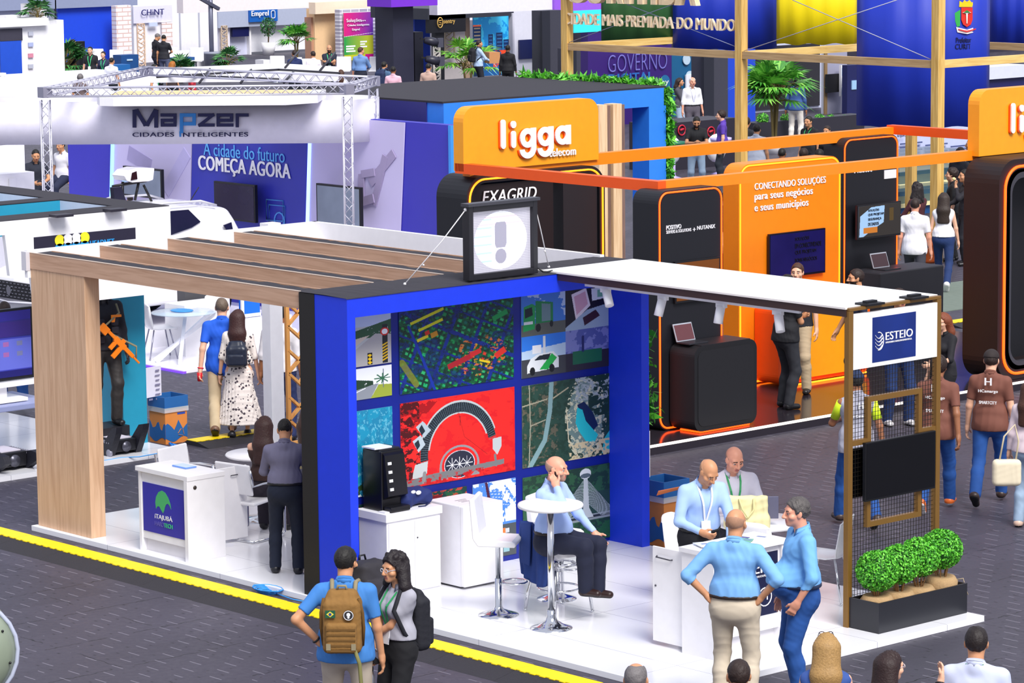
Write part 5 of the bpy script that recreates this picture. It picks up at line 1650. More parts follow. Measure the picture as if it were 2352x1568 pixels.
addp(t, -54.5, (952, 34, 990, 240), M('#1c50dc', .5), 'blue_back', .1, True)
addp(t, -53.5, (1066, 36, 1081, 215), M('#caa98c', .5), 'side_wall', .1, True)
addp(t, -52.6, (1000, 70, 1022, 230), M('#1a1a22', .5), 'post', .2, True)
addp(t, -53.3, (1020, 70, 1070, 240), M('#dcd2d0', .5), 'back_wall', .1, True)
addp(t, -52.44, (1177, 30, 1183, 230), M('#d4d4e0', .5), 'end_post', .2, True)
lattice(t, -53.1, (1022, 72, 1044, 128), M('#c9b49a', .5))
lattice(t, -51.8, (996, 108, 1011, 208), M('#f0e6e0', .5))
tx('sentry', -52.45, (1019, 57), (1045, 56), .16, M('#e0b460', .4), t, bold=.01)
c = onX(1011, 52, -52.44)
MB().tube([(c[0], c[1] + .115 * math.cos(k * .42), c[2] + .17 * math.sin(k * .42)) for k in range(15)], .018, 5, True).tube([(c[0], c[1] + q, c[2] + r_) for q, r_ in ((.06, .07), (-.05, .07), (-.05, .01), (.05, -.01), (.05, -.07), (-.06, -.07))], .016, 5).build('logo', M('#e0b460', .4), t)
a0, a1 = onX(1085, 40, -53.4), onX(1177, 170, -53.4)
a = Art(90, 120, '#1a86c8')
a.put(a.noise(6, 3) > .5, '#4ac8e8', .6)
for (x, w, y) in ((.0, .2, .15), (.38, .12, .3), (.58, .16, .28), (.76, .14, .4), (.9, .1, .5), (.24, .12, .5), (.48, .1, .55)):
 a.rect(x, y, x + w, .75, '#14305e')
 for k in range(10):
  a.rect(x + .02, y + .03 + .06 * k, x + w - .02, y + .05 + .06 * k, '#3a7ab8' if x else '#c8b088', .7)
a.rect(.0, .13, .2, .16, '#e86a4a'); a.rect(0, .72, 1, 1, '#1c5a9a'); a.put((a.Y > .58) & (a.X > .5) & (a.noise(8, 5) > .45) & (a.Y < .86), '#f0502a'); a.put((a.Y > .62) & (a.X < .2), '#0e2a4a')
for k in range(6): a.line(.0 + .2 * k, .7, .5 + .12 * k, 1, .01, '#8ad8f0')
a.build('city_picture', t, (-53.4, a0[1], a0[2]), (0, a1[1] - a0[1], 0), (0, 0, a1[2] - a0[2]), .4, .35, .03)
t = pane('white_wall_stand', 'white wall with a dark screen right of the glowing city picture', 'stand', -53, (1180, 24, 1300, 240), M('#dfe0ec', .5), .2)
pane('flat_screen', 'wide dark blue screen on the white wall at top', 'television', -52.9, (1194, 92, 1246, 133), M('#0e1a52', .3), .08, False, 'housing')
t = pane('white_fascia', 'long white and lilac overhead fascia at the top edge', 'fascia', -50.6, (1004, -10, 1273, 22), M('#e9e7f4', .5), .4, False, 'fascia')
addp(t, -50.5, (1273, -10, 1384, 24), M('#9a5ce0', .5), 'lilac_section', .4)
for k, r_ in enumerate(((1245, 25, 1290, 230), (1305, 112, 1352, 230))):
 t = pane('dark_column', ('dark slate column at the left', 'dark slate column behind the wooden post at the left') [k] + ' of the violet wall', 'column', -48 + 2 * k, r_, M('#3c3c48', .5), .5)
 addp(t, -47.9 + 2 * k, (r_[0], r_[1], r_[0] + 20, r_[3]), M('#20222e', .5), 'painted_shade', .1, True)  # darker strip on the left paints in the column's shaded side
XG = -36.7
t = pane('violet_wall', 'dark violet wall with thin lettering behind the wooden frame', 'stand', XG, (1350, 60, 1543, 300), M('#35196e', .5), .3)
addp(t, XG + .02, (1318, 25, 1384, 72), M('#35d4dc', .5, emit=.3), 'cyan_panel')
tx('GOVERNO', XG + .05, (1397, 166), (1532, 166), 34 / 71, M('#7a78c8', .5), t, bold=-.02)
tx('DIGITAL', XG + .05, (1398, 196), (1500, 196), 22 / 71, M('#2a6ab8', .5), t, bold=.03)
c = onX(1527, 192, XG + .03)
MB().prism([(XG + .03, c[1] + .20 * math.cos(k * .35), c[2] + .25 * math.sin(k * .35)) for k in range(18)], (.02, 0, 0)).build('disc', M('#1f6a9a', .5), t)
tx('by', XG + .07, (1519, 198), (1536, 198), .2, WHITE, t)
c = onX(1524, 262, XG + .03)
MB().tube([(XG + .03, c[1] + .16 * math.cos(k * .35), c[2] + .22 * math.sin(k * .35)) for k in range(18)], .07, 6, True).build('ring_mark', M('#8a88c8', .5), t)
t = pane('teal_wall', 'dark teal wall with round white badges and a globe', 'stand', XG - 1, (1543, 120, 1620, 290), M('#0f5a86', .5), .3)
for (px, py, r_) in ((1576, 137, .15), (1584, 176, .17)):
 c = onX(px, py, XG - .97)
 MB().prism([(XG - .97, c[1] + r_ * math.cos(k * .35), c[2] + r_ * math.sin(k * .35)) for k in range(18)], (.03, 0, 0)).build('badge', M('#b8cede', .5), t)
c = onX(1612, 140, XG - .97)
MB().ball((XG - 1, c[1], c[2]), (.1, .26, .34), 8).build('globe', M('#2f9a4a', .5, var=.5, scale=6), t)
addp(t, XG - .9, (1576, 172, 1616, 292), M('#e6e8f0', .5), 'white_panel', .05, True)
t = pane('dark_column', 'dark slate column right of the teal wall', 'column', -34, (1617, 118, 1672, 300), M('#3c3c48', .5), .5)
addp(t, -33.9, (1617, 118, 1640, 300), M('#20222e', .5), 'painted_shade', .1, True)  # shaded left side of this column, painted as a darker strip
pane('blue_partition', 'bright blue panel between the dark column and the thick wooden post', 'panel', -34.5, (1655, 110, 1735, 300), M('#1a44c8', .5), .1)
t = pane('dark_counter', 'long dark counter with red round logos under the thin lettering wall', 'counter', -25.5, (1512, 285, 1692, 395), M('#282430', .5), 1.0)
for px, py in ((1566, 299), (1633, 303)):
 c = onX(px, py, -25.47)
 MB().tube([(-25.47, c[1] + .12 * math.cos(k * .4), c[2] + .12 * math.sin(k * .4)) for k in range(16)], .02, 5, True).tube([(-25.47, c[1] - .06, c[2]), (-25.47, c[1] + .06, c[2] + .03)], .03, 5).build('logo', M('#c02038', .5), t)
for k, (px, py, flip) in enumerate(((1541, 345, 1), (1645, 340, -1))):
 p = onX(px, py, -24.2)
 s = thing('shell_chair', 'white shell backed bar chair ' + ('with green cloth, left of the man with phone' if k == 0 else 'right of the man with phone'), 'chair', (p[0], p[1], 0))
 MB().ball((p[0], p[1], p[2]), (.18, .30, .34), 8).build('shell_back', WHITE, s)
 MB().lathe([(.22, 0), (.05, .05), (.035, .1), (.035, .75)], (p[0] + .1, p[1], 0), 14).build('stand', M('#b8a8e0', .3), s)
 MB().lathe([(.10, 0), (.26, .08), (.26, .14), (.05, .16)], (p[0] + .15, p[1], .72), 14).build('seat', M('#c9bcf0', .5) if k else M('#1c6a50', .5), s)
t = pane('black_wall', 'large plain black wall with pale grey border at upper right', 'stand', -37, (1735, 105, 1900, 265), M('#c3c6dc', .5), .2)
addp(t, -36.95, (1737, 108, 1883, 242), M('#26242c', .6), 'black_panel')
t = pane('grid_wall', 'white square grid wall with a small black screen and picture frames', 'stand', -35, (1898, 100, 1945, 290), platform_mat(.1, .1, 0, 0, '#f0f0f6', '#9a9ab0', .6), .2)
addp(t, -34.95, (1895, 110, 1900, 290), M('#8a6f4a', .5), 'wood_strip', .05, True)
pane('flat_screen', 'small black screen on the white grid wall', 'television', -34.8, (1901, 171, 1929, 211), BLACK, .1, False, 'housing')
t = pane('picture_board', 'white board with blue pictures beside the small black screen', 'board', -34.7, (1932, 150, 1948, 220), WHITE, .08, False, 'board')
for k in range(3):
 addp(t, -34.68, (1935, 156 + 22 * k, 1946, 174 + 22 * k), M(('#5a9ad0', '#8a9ab0', '#2a7ad0')[k], .5), 'picture', .02)
t = pane('navy_partition', 'dark navy panel behind the hanging blue fabric', 'panel', -34, (1946, 150, 1985, 300), M('#141a52', .5), .2)
addp(t, -33.97, (1957, 185, 1968, 205), M('#9ac0e4', .5), 'notice', .03)
t = pane('hedge_planter', 'long dark planter with round clipped shrubs at upper right', 'planter', -29, (1735, 283, 1985, 320), M('#2a2832', .5), .5)
for k, px in enumerate((1752, 1806, 1882, 1908, 1938)):
 p = onX(px, 274 + 1.0 * k, -29.2)
 s = thing('round_shrub', 'small round shrub in the long dark planter, ' + ('first', 'second', 'third', 'fourth', 'fifth')[k] + ' from the left', 'shrub', p, group='round shrubs in the dark planter')
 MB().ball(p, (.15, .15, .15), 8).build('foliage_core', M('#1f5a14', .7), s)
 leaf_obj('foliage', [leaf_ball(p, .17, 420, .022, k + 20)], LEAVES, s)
pane('back_wall_white', 'pale far wall behind the upper left stands', 'wall', -90, (-60, -30, 1400, 30), M('#e6e2ea', .6), .3)
pane('back_wall_dark', 'dark wall behind the wooden frame and fabrics', 'wall', -52, (1300, -40, 2420, 205), M('#2b2838', .6), .3)
pane('navy_cabin', 'dark navy cabin with white roof edge right of the emblem fabric', 'stand', -21, (2262, 160, 2380, 290), M('#1a1d5a', .5), .5)
pane('white_roof_edge', 'white roof edge strip over the navy cabin at the right edge', 'roof', -20.9, (2265, 155, 2360, 176), M('#d8dcec', .5), .6, False, 'roof')
t = pane('violet_cabin', 'violet sided low stand behind the black arch', 'panel', -9.9, (1275, 418, 1300, 460), M('#8a5ae0', .5), .1)
# white tent-like roof with black rods
t = thing('white_roof', 'low white roof with thin black rods behind the truss frame', 'roof', onZ(560, 180, 2.9))
MB().prism([onZ(352, 172, 2.9), onZ(340, 190, 2.9), onZ(778, 186, 2.9), onZ(778, 168, 2.9), onZ(640, 160, 2.9)], (0, 0, .14)).build('roof_panel', WHITE, t)
b = MB()
for a_, c_ in (((360, 177), (640, 160)), ((390, 172), (640, 182)), ((640, 160), (780, 168)), ((458, 190), (482, 158)), ((553, 190), (577, 160)), ((652, 190), (674, 165)), ((655, 155), (686, 118)), ((735, 162), (770, 120))):
 b.tube([onZ(*a_, 3.06), onZ(*c_, 3.06)], .025, 5)
b.build('rods', M('#23212c', .5), t)
s = thing('curtain_rail', 'beige ceiling battens between the truss frame and the dark towers', 'batten', onZ(950, 210, 3.0))
for k in range(3):
 MB().bar(onZ(850, 204 + 3 * k, 3.0), onZ(1030, 214 + 3 * k, 3.0), .12, .04).build('batten', M('#e8d4c4', .6), s)
# ================================================================ wooden frame with hanging fabrics
PINEZ = wood('#e8c070', '#c99a48', 'z')
PINEX = wood('#caa878', '#a98658', 'x')
PINEY = wood('#f0cd80', '#d6aa58', 'y')
YF = 25.4
t = thing('wooden_frame', 'tall pine post and beam frame carrying the hanging coloured fabrics', 'frame', (-14, 25.5, 0))
xs = [onY(1298, 105, YF)[0], onY(1698, 125, YF)[0], onY(2150, 152, YF)[0]]
zb = 3.60
for x in xs:
 MB().box(x - .10, x + .07, YF - .02, YF + .16, 0, 5.4).build('post', PINEZ, t)
for x0, x1 in zip(xs, xs[1:]):
 MB().box(x0 + .07, x1 - .1, YF, YF + .10, zb - .07, zb + .07).build('beam', PINEX, t)
MB().box(xs[2] - .08, xs[2] + .04, YF + .16, YF + 8, zb - .07, zb + .07).build('beam', PINEY, t)
MB().box(xs[1] - .05, xs[1] + .05, YF + .16, YF + 5.4, zb - .07, zb + .07).build('beam', PINEY, t)
MB().box(xs[0] - .05, xs[0] + .05, YF + .16, YF + 5.4, zb - .07, zb + .07).build('beam', PINEY, t)
MB().box(xs[0], xs[2], YF + 5.4, YF + 5.5, zb - .07, zb + .07).build('beam', PINEX, t)
p = onZ(2094, 420, 0)
p = onY(2094, 410, YF + 5.5)
MB().box(p[0] - .09, p[0] + .09, YF + 5.4, YF + 5.56, 0, 5.2).build('post', PINEZ, t)
MB().tube([onY(1300, 100, YF + .05), onY(1600, -10, YF + .05)], .008, 4).tube([onY(1440, 10, YF + .05), onY(1692, 108, YF + .05)], .008, 4).build('wire', M('#8a94b8', .5), t)
MB().tube([onY(1700, 120, YF + .05), onY(2060, 0, YF + .05)], .008, 4).tube([onY(1820, 0, YF + .05), onY(2142, 138, YF + .05)], .008, 4).build('wire', M('#b8b8c8', .5), t)
text('CIDADE MAIS PREMIADA DO MUNDO', onY(1299, 55, YF + .05), onY(1690, 72, YF + .05) - onY(1299, 55, YF + .05), onY(1299, 29, YF + .05) - onY(1299, 55, YF + .05), wood('#fbe6c4', '#f2d8ae', 'x'), t, .045, .012)
text('CURITIBA', onY(1310, 6, YF + .05), onY(1606, 14, YF + .05) - onY(1310, 6, YF + .05), (0, 0, .75), wood('#f6dcb4', '#e8c898', 'x'), t, .12, .04)
def drape(name, label, arc, z0, z1, mat, seed=0):
 s = thing(name, label, 'fabric', (*arc[len(arc) // 2][:2], z0))
 vs, fs = [], []
 rr = random.Random(seed)
 n = len(arc)
 for k, (x, y) in enumerate(arc):
  w = .02 * math.sin(k * 1.3 + seed)
  vs += [(x + w, y - w, z1), (x + w, y - w, (z0 + z1) / 2), (x, y, z0 + .02 * math.sin(k * .9))]
 for k in range(n - 1):
  for q in (0, 1):
   fs.append((3 * k + q, 3 * k + q + 1, 3 * k + 4 + q, 3 * k + 3 + q))
 b = MB()
 b.smooth = True
 b.add(vs, fs)
 o = b.build('cloth', mat, s)
 m = o.modifiers.new('thick', 'SOLIDIFY')
 m.thickness = .012
 return s
def arcs(p0, p1, bulge, n=22):
 p0, p1 = np.array(p0[:2]), np.array(p1[:2])
 d = p1 - p0
 nrm = np.array((d[1], -d[0]))
 nrm /= np.linalg.norm(nrm)
 if nrm @ (CAM[:2] - p0) < 0:
  nrm = -nrm
 return [tuple(p0 + d * k / n + nrm * bulge * (1 - (2 * k / n - 1) ** 2) ** .5) for k in range(n + 1)]
def face_arc(px0, px1, yd, bulge, n=22):
 """arc across the view between two pixels at the given depth plane"""
 p0 = onY(px0, 250, yd)
 q = ray(px1, 250)
 # same distance from the camera
 dd = (p0 - CAM) @ CF
 p1 = CAM + q * dd / (q @ CF)
 return arcs(p0, p1, bulge, n)
BLF = M('#1230b0', .55, var=.18, scale=1.2)
ar = face_arc(1967, 2272, 27.6, .75)
zl = onY(1967, 288, 27.6)[2]
dr = drape('hanging_fabric', 'large blue hanging fabric drum with a town crest', ar, zl, 5.2, BLF, 1)
ar = face_arc(1783, 1968, 29.5, .25)
drape('hanging_fabric', 'bright yellow hanging fabric between the wooden posts', ar, onY(1870, 105, 29.5)[2], 5.2, M('#ffe200', .5, var=.08, scale=1.5), 2)
ar = face_arc(1546, 1784, 28.4, .35)
drape('hanging_fabric', 'plain blue hanging fabric behind the wooden lettering', ar, onY(1650, 118, 28.4)[2], 5.2, BLF, 3)
ar = face_arc(1382, 1546, 27.4, .15)
drape('hanging_fabric', 'dark green hanging fabric behind the wooden lettering', ar, onY(1460, 106, 27.4)[2], 5.2, M('#2a5a2e', .5, var=.25, scale=1.5), 4)
ar = face_arc(2268, 2400, 33, .3)
drape('hanging_fabric', 'blue hanging fabric cut by the right edge of the picture', ar, onY(2300, 106, 33)[2], 5.2, BLF, 5)
# crest on the drum: at the bulge, right of its middle
def on_drum(px, py):
 d = ray(px, py)
 p0, p1 = np.array(face_arc(1967, 2272, 27.6, .75)[0]), np.array(face_arc(1967, 2272, 27.6, .75)[-1])
 f_ = (px - 1967) / (2272 - 1967)
 P2 = p0 + (p1 - p0) * f_
 nn = (CAM[:2] - P2) / np.linalg.norm(CAM[:2] - P2)
 P2 = P2 + nn * (.75 * math.sqrt(max(0, 1 - (2 * f_ - 1) ** 2)) + .05)
 k = ((P2 - CAM[:2]) @ d[:2]) / (d[:2] @ d[:2])
 return CAM + d * k
def crest(pts, mat, nm='crest', lift=.0):
 q = [on_drum(*p_) for p_ in pts]
 nn = (CAM - q[0]) / np.linalg.norm(CAM - q[0])
 MB().prism([p_ + nn * lift for p_ in q], nn * .012).build(nm, mat, dr)
crest([(2208, 17), (2234, 17), (2234, 45), (2230, 56), (2221, 62), (2212, 56), (2208, 45)], M('#d8281c', .5))
crest([(2203, 16), (2204, 2), (2211, 6), (2215, 0), (2221, 4), (2227, 0), (2232, 6), (2238, 2), (2237, 16)], M('#ffd21a', .5))
crest([(2211, 29), (2221, 24), (2231, 29), (2223, 31), (2222, 54), (2220, 54), (2219, 31)], M('#f4e6e0', .5), lift=.015)
crest([(2213, 29), (2221, 23), (2229, 29)], M('#2a8a3c', .5), lift=.03)
crest([(2193, 30), (2206, 22), (2205, 60), (2198, 62), (2194, 48)], M('#2faa48', .5))
crest([(2237, 20), (2246, 16), (2249, 40), (2243, 62), (2237, 58)], M('#2faa48', .5))
crest([(2196, 62), (2221, 68), (2247, 60), (2245, 72), (2222, 78), (2199, 74)], M('#f2e0e0', .5), lift=.01)
crest([(2201, 66), (2221, 71), (2242, 65), (2241, 68), (2221, 74), (2202, 69)], M('#d82a2a', .5), lift=.025)
for q, p0, p1, h in (('Prefeitura de', (2196, 98), (2247, 97), 12), ('CURITIBA', (2194, 113), (2249, 112), 12)):
 a_, c_ = on_drum(*p0), on_drum(*p1)
 v_ = on_drum(p0[0], p0[1] - h) - a_
 nn = (CAM - a_) / np.linalg.norm(CAM - a_) * .015
 text(q, a_ + nn, c_ - a_, v_, M('#0a1048', .5), dr, .006, .02)
# ================================================================ display cases behind the walkers
t = thing('glass_display', 'tiered glass display case with pale yellow shelf edges behind the walkers', 'display case', onZ(2150, 500, 0))
GLS = M('#4a6a72', .15, alpha=.55)
for k, (py, w, xx) in enumerate(((475, 150, -14.6), (430, 150, -15.6), (392, 150, -16.8))):
 p0, p1 = onX(2066, py, xx), onX(2240, py - 6, xx)
 MB().box(xx - 1.4, xx, p0[1], p1[1], p0[2] - .03, p0[2] + .05).build('shelf', M('#f6ecb4', .4), t)
 MB().box(xx - 1.35, xx - .05, p0[1] + .05, p1[1] - .05, p0[2] + .05, p0[2] + .30).build('glass', GLS, t)
 MB().box(xx - 1.35, xx - .08, p0[1] + .1, p1[1], 0 if k == 0 else p0[2] - .38, p0[2] - .03).build('base', M('#1c4f8a', .5), t)
t = pane('text_board', 'pale lilac board with lines of dark text behind the right walkers', 'board', -19.5, (2040, 296, 2245, 374), M('#c6cdf0', .5), .06, True, 'board')
tx('Arquivo', -19.4, (2060, 318), (2080, 318), .1, M('#20305a', .5), t)
for k in range(4):
 for q in range(3):
  a_, c_ = onX(2068 + 58 * q, 331 + 8 * k + 3 * q, -19.43), onX(2118 + 58 * q - 7 * (k % 2), 334 + 8 * k + 3 * q, -19.43)
  MB().box(-19.44, -19.42, a_[1], c_[1], a_[2] - .016, a_[2] + .016).build('text_line', M('#4a5684', .5), t)
t = thing('clay_pot', 'terracotta pot with a small plant at the foot of the wooden corner post', 'pot', onZ(2128, 603, 0))
p = onZ(2128, 603, 0)
MB().lathe([(.15, 0), (.20, .05), (.23, .32), (.26, .34), (.26, .42), (.22, .42)], p, 18).build('pot', M('#b8541e', .6), t)
b = MB()
for k in range(8):
 b.tube([p + np.array((0, 0, .4)), p + np.array((.1 * math.cos(k), .1 * math.sin(k * 2), .62 + .05 * (k % 3)))], [.012, .004], 5)
b.build('leaves', M('#8a9a4a', .6), t)
# lattice screen with the white post behind the pergola
t = thing('lattice_screen', 'white post with an orange wood lattice panel behind the pergola', 'screen', (-.9, 4.9, 0))
p = onX(641, 1000, -.9)
MB().box(-1.06, -.9, p[1] - .10, p[1] + .09, 0, 3.0).build('post', WHITE, t)
a_, c_ = onX(657, 700, -.95), onX(712, 1000, -.95)
lattice(t, -.95, (657, 640, 716, 1010), wood('#f0b060', '#d8924a', 'z'), 1, .05, 1.25)
# small furniture between the upper left stands
t = pane('screen_totem', 'slim black screen totem beside the dark green palm', 'totem', XA + 3, (181, 95, 197, 175), M('#14141c', .4), .2)
for k, (r_, lab) in enumerate((((237, 151, 300, 190), 'blue counter front with pale curved mark near the truss corner'), ((278, 127, 319, 165), 'dark blue counter panel below the brick pattern panel'), ((405, 133, 448, 165), 'dark blue counter panel below the two men in polos'))):
 t = pane('blue_counter', lab, 'counter', XA + 2 - k, r_, M('#174a86' if k else '#1f66ac', .5), .5)
 addp(t, XA + 2.03 - k, (r_[0] + 14, r_[1] + 9, r_[0] + 27, r_[1] + 12), M('#b8d4e8', .5), 'logo', .03)
for k, (px, py, lab) in enumerate(((222, 131, 'beside the man with the bright lanyard'), (268, 133, 'behind the dark blue counter panel'), (394, 128, 'behind the two men in black polos'), (452, 128, 'near the steel mast'), (637, 148, 'left of the man in the navy suit'), (790, 150, 'under the colourful poster'), (866, 150, 'right of the man before the poster'), (700, 155, 'between the two seated men'))):
 p = onZ(px, py, .62)
 s = thing('white_chair', 'white moulded chair ' + lab, 'chair', (p[0], p[1], 0), group='white chairs of the far stands')
 MB().obox((p[0], p[1], .68), ((.7, -.7, 0), (.7, .7, 0), (0, 0, 1)), (.03, .26, .24)).build('back', WHITE, s, .04)
 MB().obox((p[0] + .17, p[1] - .17, .45), ((.7, -.7, 0), (.7, .7, 0), (0, 0, 1)), (.24, .26, .03)).build('seat', WHITE, s, .02)
 MB().lathe([(.2, 0), (.04, .05), (.03, .42)], (p[0] + .15, p[1] - .15, 0), 10).build('stand', CHROME, s)
for k, (r_, lab) in enumerate((((408, 118, 448, 135), 'white counter behind the two men in black polos'), ((450, 118, 476, 150), 'white counter near the grey bin'), ((605, 138, 622, 165), 'white table block under the potted tree'))):
 pane('white_counter', lab, 'counter', XA - 1, r_, WHITE, .5)
pane('white_partition', 'white partition under the curved header at the left edge', 'panel', -17, (-20, 338, 58, 402), M('#ecebf4', .5), .2)
t = pane('white_cabinet', 'low white cabinet below the partition at the left edge', 'cabinet', -15.5, (-20, 402, 80, 445), WHITE, .6)
addp(t, -15.46, (22, 410, 40, 440), WHITEM, 'door', .03)
# ================================================================ yellow cable ramps on the floor
def ramp_proto(label):
 t = thing('cable_ramp', label, 'cable ramp', (0, 0, 0), 0, 'yellow cable ramps along the platform front', local=True)
 L = .9
 b = MB()
 for y0, y1, s_ in ((-.43, -.11, 1), (.12, .20, -1)):
  pass
 b.prism([(0, -.44, 0), (0, -.17, .055), (0, .04, .055), (0, .13, .008), (0, .13, 0)], (L - .006, 0, 0))
 b.build('rubber_base', M('#2b292f', .7, bump=.6, scale=90), t)
 vs = [(0, -.17), (L - .005, -.17), (L - .005, .05), (0, .05)]
 pts = [(0, .055), (0, -.16)]
 n = 7
 for k in range(n):
  x0, x1 = L * k / n, L * (k + .5) / n
  pts += [(x0, -.16), (x1, -.16), (x1, -.18), (L * (k + 1) / n, -.18)]
 pts += [(L - .005, -.16), (L - .005, .055)]
 q = []
 for p in pts:
  if not q or (abs(q[-1][0] - p[0]) + abs(q[-1][1] - p[1])) > 1e-6:
   q.append(p)
 MB().prism([(x, y, .056) for x, y in q], (0, 0, .008)).build('yellow_lid', YELLOW, t)
 return t
ORD = 'first second third fourth fifth sixth seventh eighth ninth tenth eleventh twelfth'.split()
rp = ramp_proto('yellow lidded black cable ramp piece in the row along the platform front')
for i in range(12):
 o = rp if i == 0 else copy_tree(rp)
 o['label'] = 'yellow lidded cable ramp piece along the platform front, ' + ORD[i] + ' from the left'
 o.location = (-1.35 + .9 * i, -.36, 0)
 o.rotation_euler[2] = math.radians(.45)
for i in range(3):
 o = copy_tree(rp)
 o.location = (-3.16, 4.45 + .9 * i, 0)
 o.rotation_euler[2] = math.radians(90)
 o['label'] = 'yellow cable ramp piece near the walking couple, ' + ('beside the recycling carton', 'in the middle', 'nearest the white post')[i]
 o['group'] = 'yellow cable ramps behind the walking couple'
for i in range(3):
 o = copy_tree(rp)
 o.location = (-3.4, 19.2 + .9 * i, 0)
 o.rotation_euler[2] = math.radians(90)
 o['label'] = 'yellow cable ramp piece at the green floor strip, ' + ('nearest the mesh frame', 'in the middle', 'nearest the black arch')[i]
 o['group'] = 'yellow cable ramps near the black arch'
b = MB()
rr = random.Random(5)
c = onZ(618, 1358, .02)
for k in range(7):
 r0 = .09 + .012 * k
 b.tube([(c[0] + r0 * 1.2 * math.cos(q * .55) + rr.uniform(-.012, .012), c[1] - .02 + r0 * .75 * math.sin(q * .55), .012 + .008 * k) for q in range(12)], .006, 5, k < 5)
b.tube([(c[0] + .1, c[1], .02), (c[0] + .25, c[1] - .02, .02), (c[0] + .45, c[1] - .05, .02), (c[0] + .6, c[1] - .02, .02)], .006, 5)
tag(b.build('cable_coil', M('#3a9cf0', .45)), 'coil of bright blue cable on the floor beside the platform', 'cable')
# ================================================================ reception counter with the green and violet logo
t = thing('reception_counter', 'white reception counter with violet logo panel under the wood pergola', 'counter', (2.4, .3, .06))
OFFW = M('#efedf0', .4)
for x0, x1, y in ((1.91, 1.955, .10), (2.76, 2.82, .07)):
 MB().box(x0, x1, y, .55, .06, .915).build('side_panel', OFFW, t, .003)
MB().box(1.955, 2.76, .115, .135, .20, .90).build('front_panel', OFFW, t)
MB().box(1.955, 2.76, .16, .18, .06, .20).build('plinth', M('#dcd8da', .5), t)
MB().box(1.90, 2.825, .07, .56, .915, .965).build('top', OFFW, t, .003)
MB().box(1.975, 2.74, .108, .115, .28, .80).build('logo_panel', M('#2d2aa6', .4), t)
MB().tube([(2.818, .17, .84), (2.823, .17, .84)], .022, 14).build('cable_grommet', M('#3a2f2a', .5), t)
lp = [(2.20, .60), (2.215, .66), (2.26, .715), (2.32, .74), (2.38, .725), (2.43, .68), (2.465, .62), (2.48, .56), (2.45, .60), (2.42, .615), (2.39, .60), (2.37, .57), (2.355, .53), (2.335, .50), (2.30, .53), (2.27, .565), (2.235, .56), (2.21, .53)]
MB().prism([(x, .106, z + .01) for x, z in lp], (0, .003, 0)).build('logo', M('#45b06a', .4), t)
text('iTAJUBÁ', (2.19, .105, .425), (.31, 0, 0), (0, 0, .075), WHITE, t, .003, .0)
text('HARD', (2.19, .105, .365), (.155, 0, 0), (0, 0, .045), M('#6a64b4', .4), t, .003, -.01)
text('TECH', (2.35, .105, .365), (.15, 0, 0), (0, 0, .045), M('#45d08a', .4), t, .003, .02)
dr_ = MB().box(2.30, 2.32, .80, 1.22, .10, .88).build('door', OFFW, t, .003)
MB().tube([(2.33, 1.0, .79), (2.345, 1.01, .795), (2.345, 1.15, .795), (2.33, 1.16, .79)], .006, 6).build('handle', M('#4a4a52', .3, .6), dr_)
MB().box(2.1, 2.32, .56, .80, .10, .88).build('body', OFFW, t)
s = thing('leaflet_stack', 'small stack of blue and white leaflets on the reception counter', 'leaflets', (2.33, .38, .967))
MB().box(2.22, 2.46, .32, .46, .967, .982).build('stack', M('#6f9ae6', .5), s)
MB().box(2.225, 2.455, .325, .455, .982, .985).build('top_sheet', M('#c9dcf6', .5), s)
# ================================================================ white cabinet, fridge and what stands on them
t = thing('low_cabinet', 'white two door cabinet carrying the black coffee machine', 'cabinet', (5.5, .8, .06))
MB().box(5.12, 5.55, .48, 1.17, .06, .82).build('body', WHITEM, t, .004)
MB().box(5.10, 5.57, .46, 1.185, .82, .90).build('top', WHITE, t, .004)
for y0, y1 in ((.50, .825), (.83, 1.155)):
 d = MB().box(5.55, 5.565, y0, y1, .09, .80).build('door', WHITE, t, .003)
MB().tube([(5.565, .86, .62), (5.57, .86, .62)], .008, 10).build('lock', M('#4a4a50', .3, .8), d)
t = thing('mini_fridge', 'white mini fridge between the cabinet and the bar stool', 'refrigerator', (5.55, 1.5, .06))
MB().box(5.25, 5.74, 1.27, 1.78, .08, .90).build('body', WHITEM, t, .01)
MB().box(5.74, 5.80, 1.265, 1.785, .085, .90).build('door', WHITE, t, .012)
MB().box(5.30, 5.7, 1.3, 1.75, .06, .08).build('feet', M('#3a3a40', .5), t)
for k in range(3):
 MB().box(5.60 - .05 * k, 5.58 - .05 * k, 1.42, 1.56 - .03 * (k % 2), .9005, .9015).build('faint_mark', M('#9a9aa2', .6), t)
t = thing('coffee_machine', 'tall black coffee machine on the white cabinet', 'coffee machine', (5.3, .65, .90))
MB().box(5.13, 5.42, .53, .82, .90, 1.50).build('body', M('#0f0f13', .3), t, .012)
MB().prism([(5.42, .55, 1.48), (5.45, .55, 1.46), (5.50, .55, 1.06), (5.42, .55, 1.02)], (0, .25, 0)).build('front_panel', M('#17171c', .25), t)
for k in range(4):
 MB().obox((5.462 + .010 * k, .60, 1.38 - .085 * k), ((0, 1, 0), (.12, 0, -.99), (.99, 0, .12)), (.022, .014, .008)).build('button', M('#e6e6ea', .4), t)
MB().box(5.42, 5.54, .55, .80, .905, .955).build('drip_tray', M('#131318', .3), t, .01)
MB().box(5.14, 5.38, .55, .80, 1.50, 1.515).build('lid', M('#2a2a30', .35), t)
s = tag(MB().box(5.16, 5.36, .50, .72, 1.515, 1.53).build('paper_stack', M('#e9ecf2', .6)), 'sheets of white paper on top of the coffee machine', 'paper')
s = tag(MB().box(5.42, 5.52, .485, .545, .90, .915).build('phone_charger', WHITE), 'small white box on the cabinet beside the coffee machine', 'box')
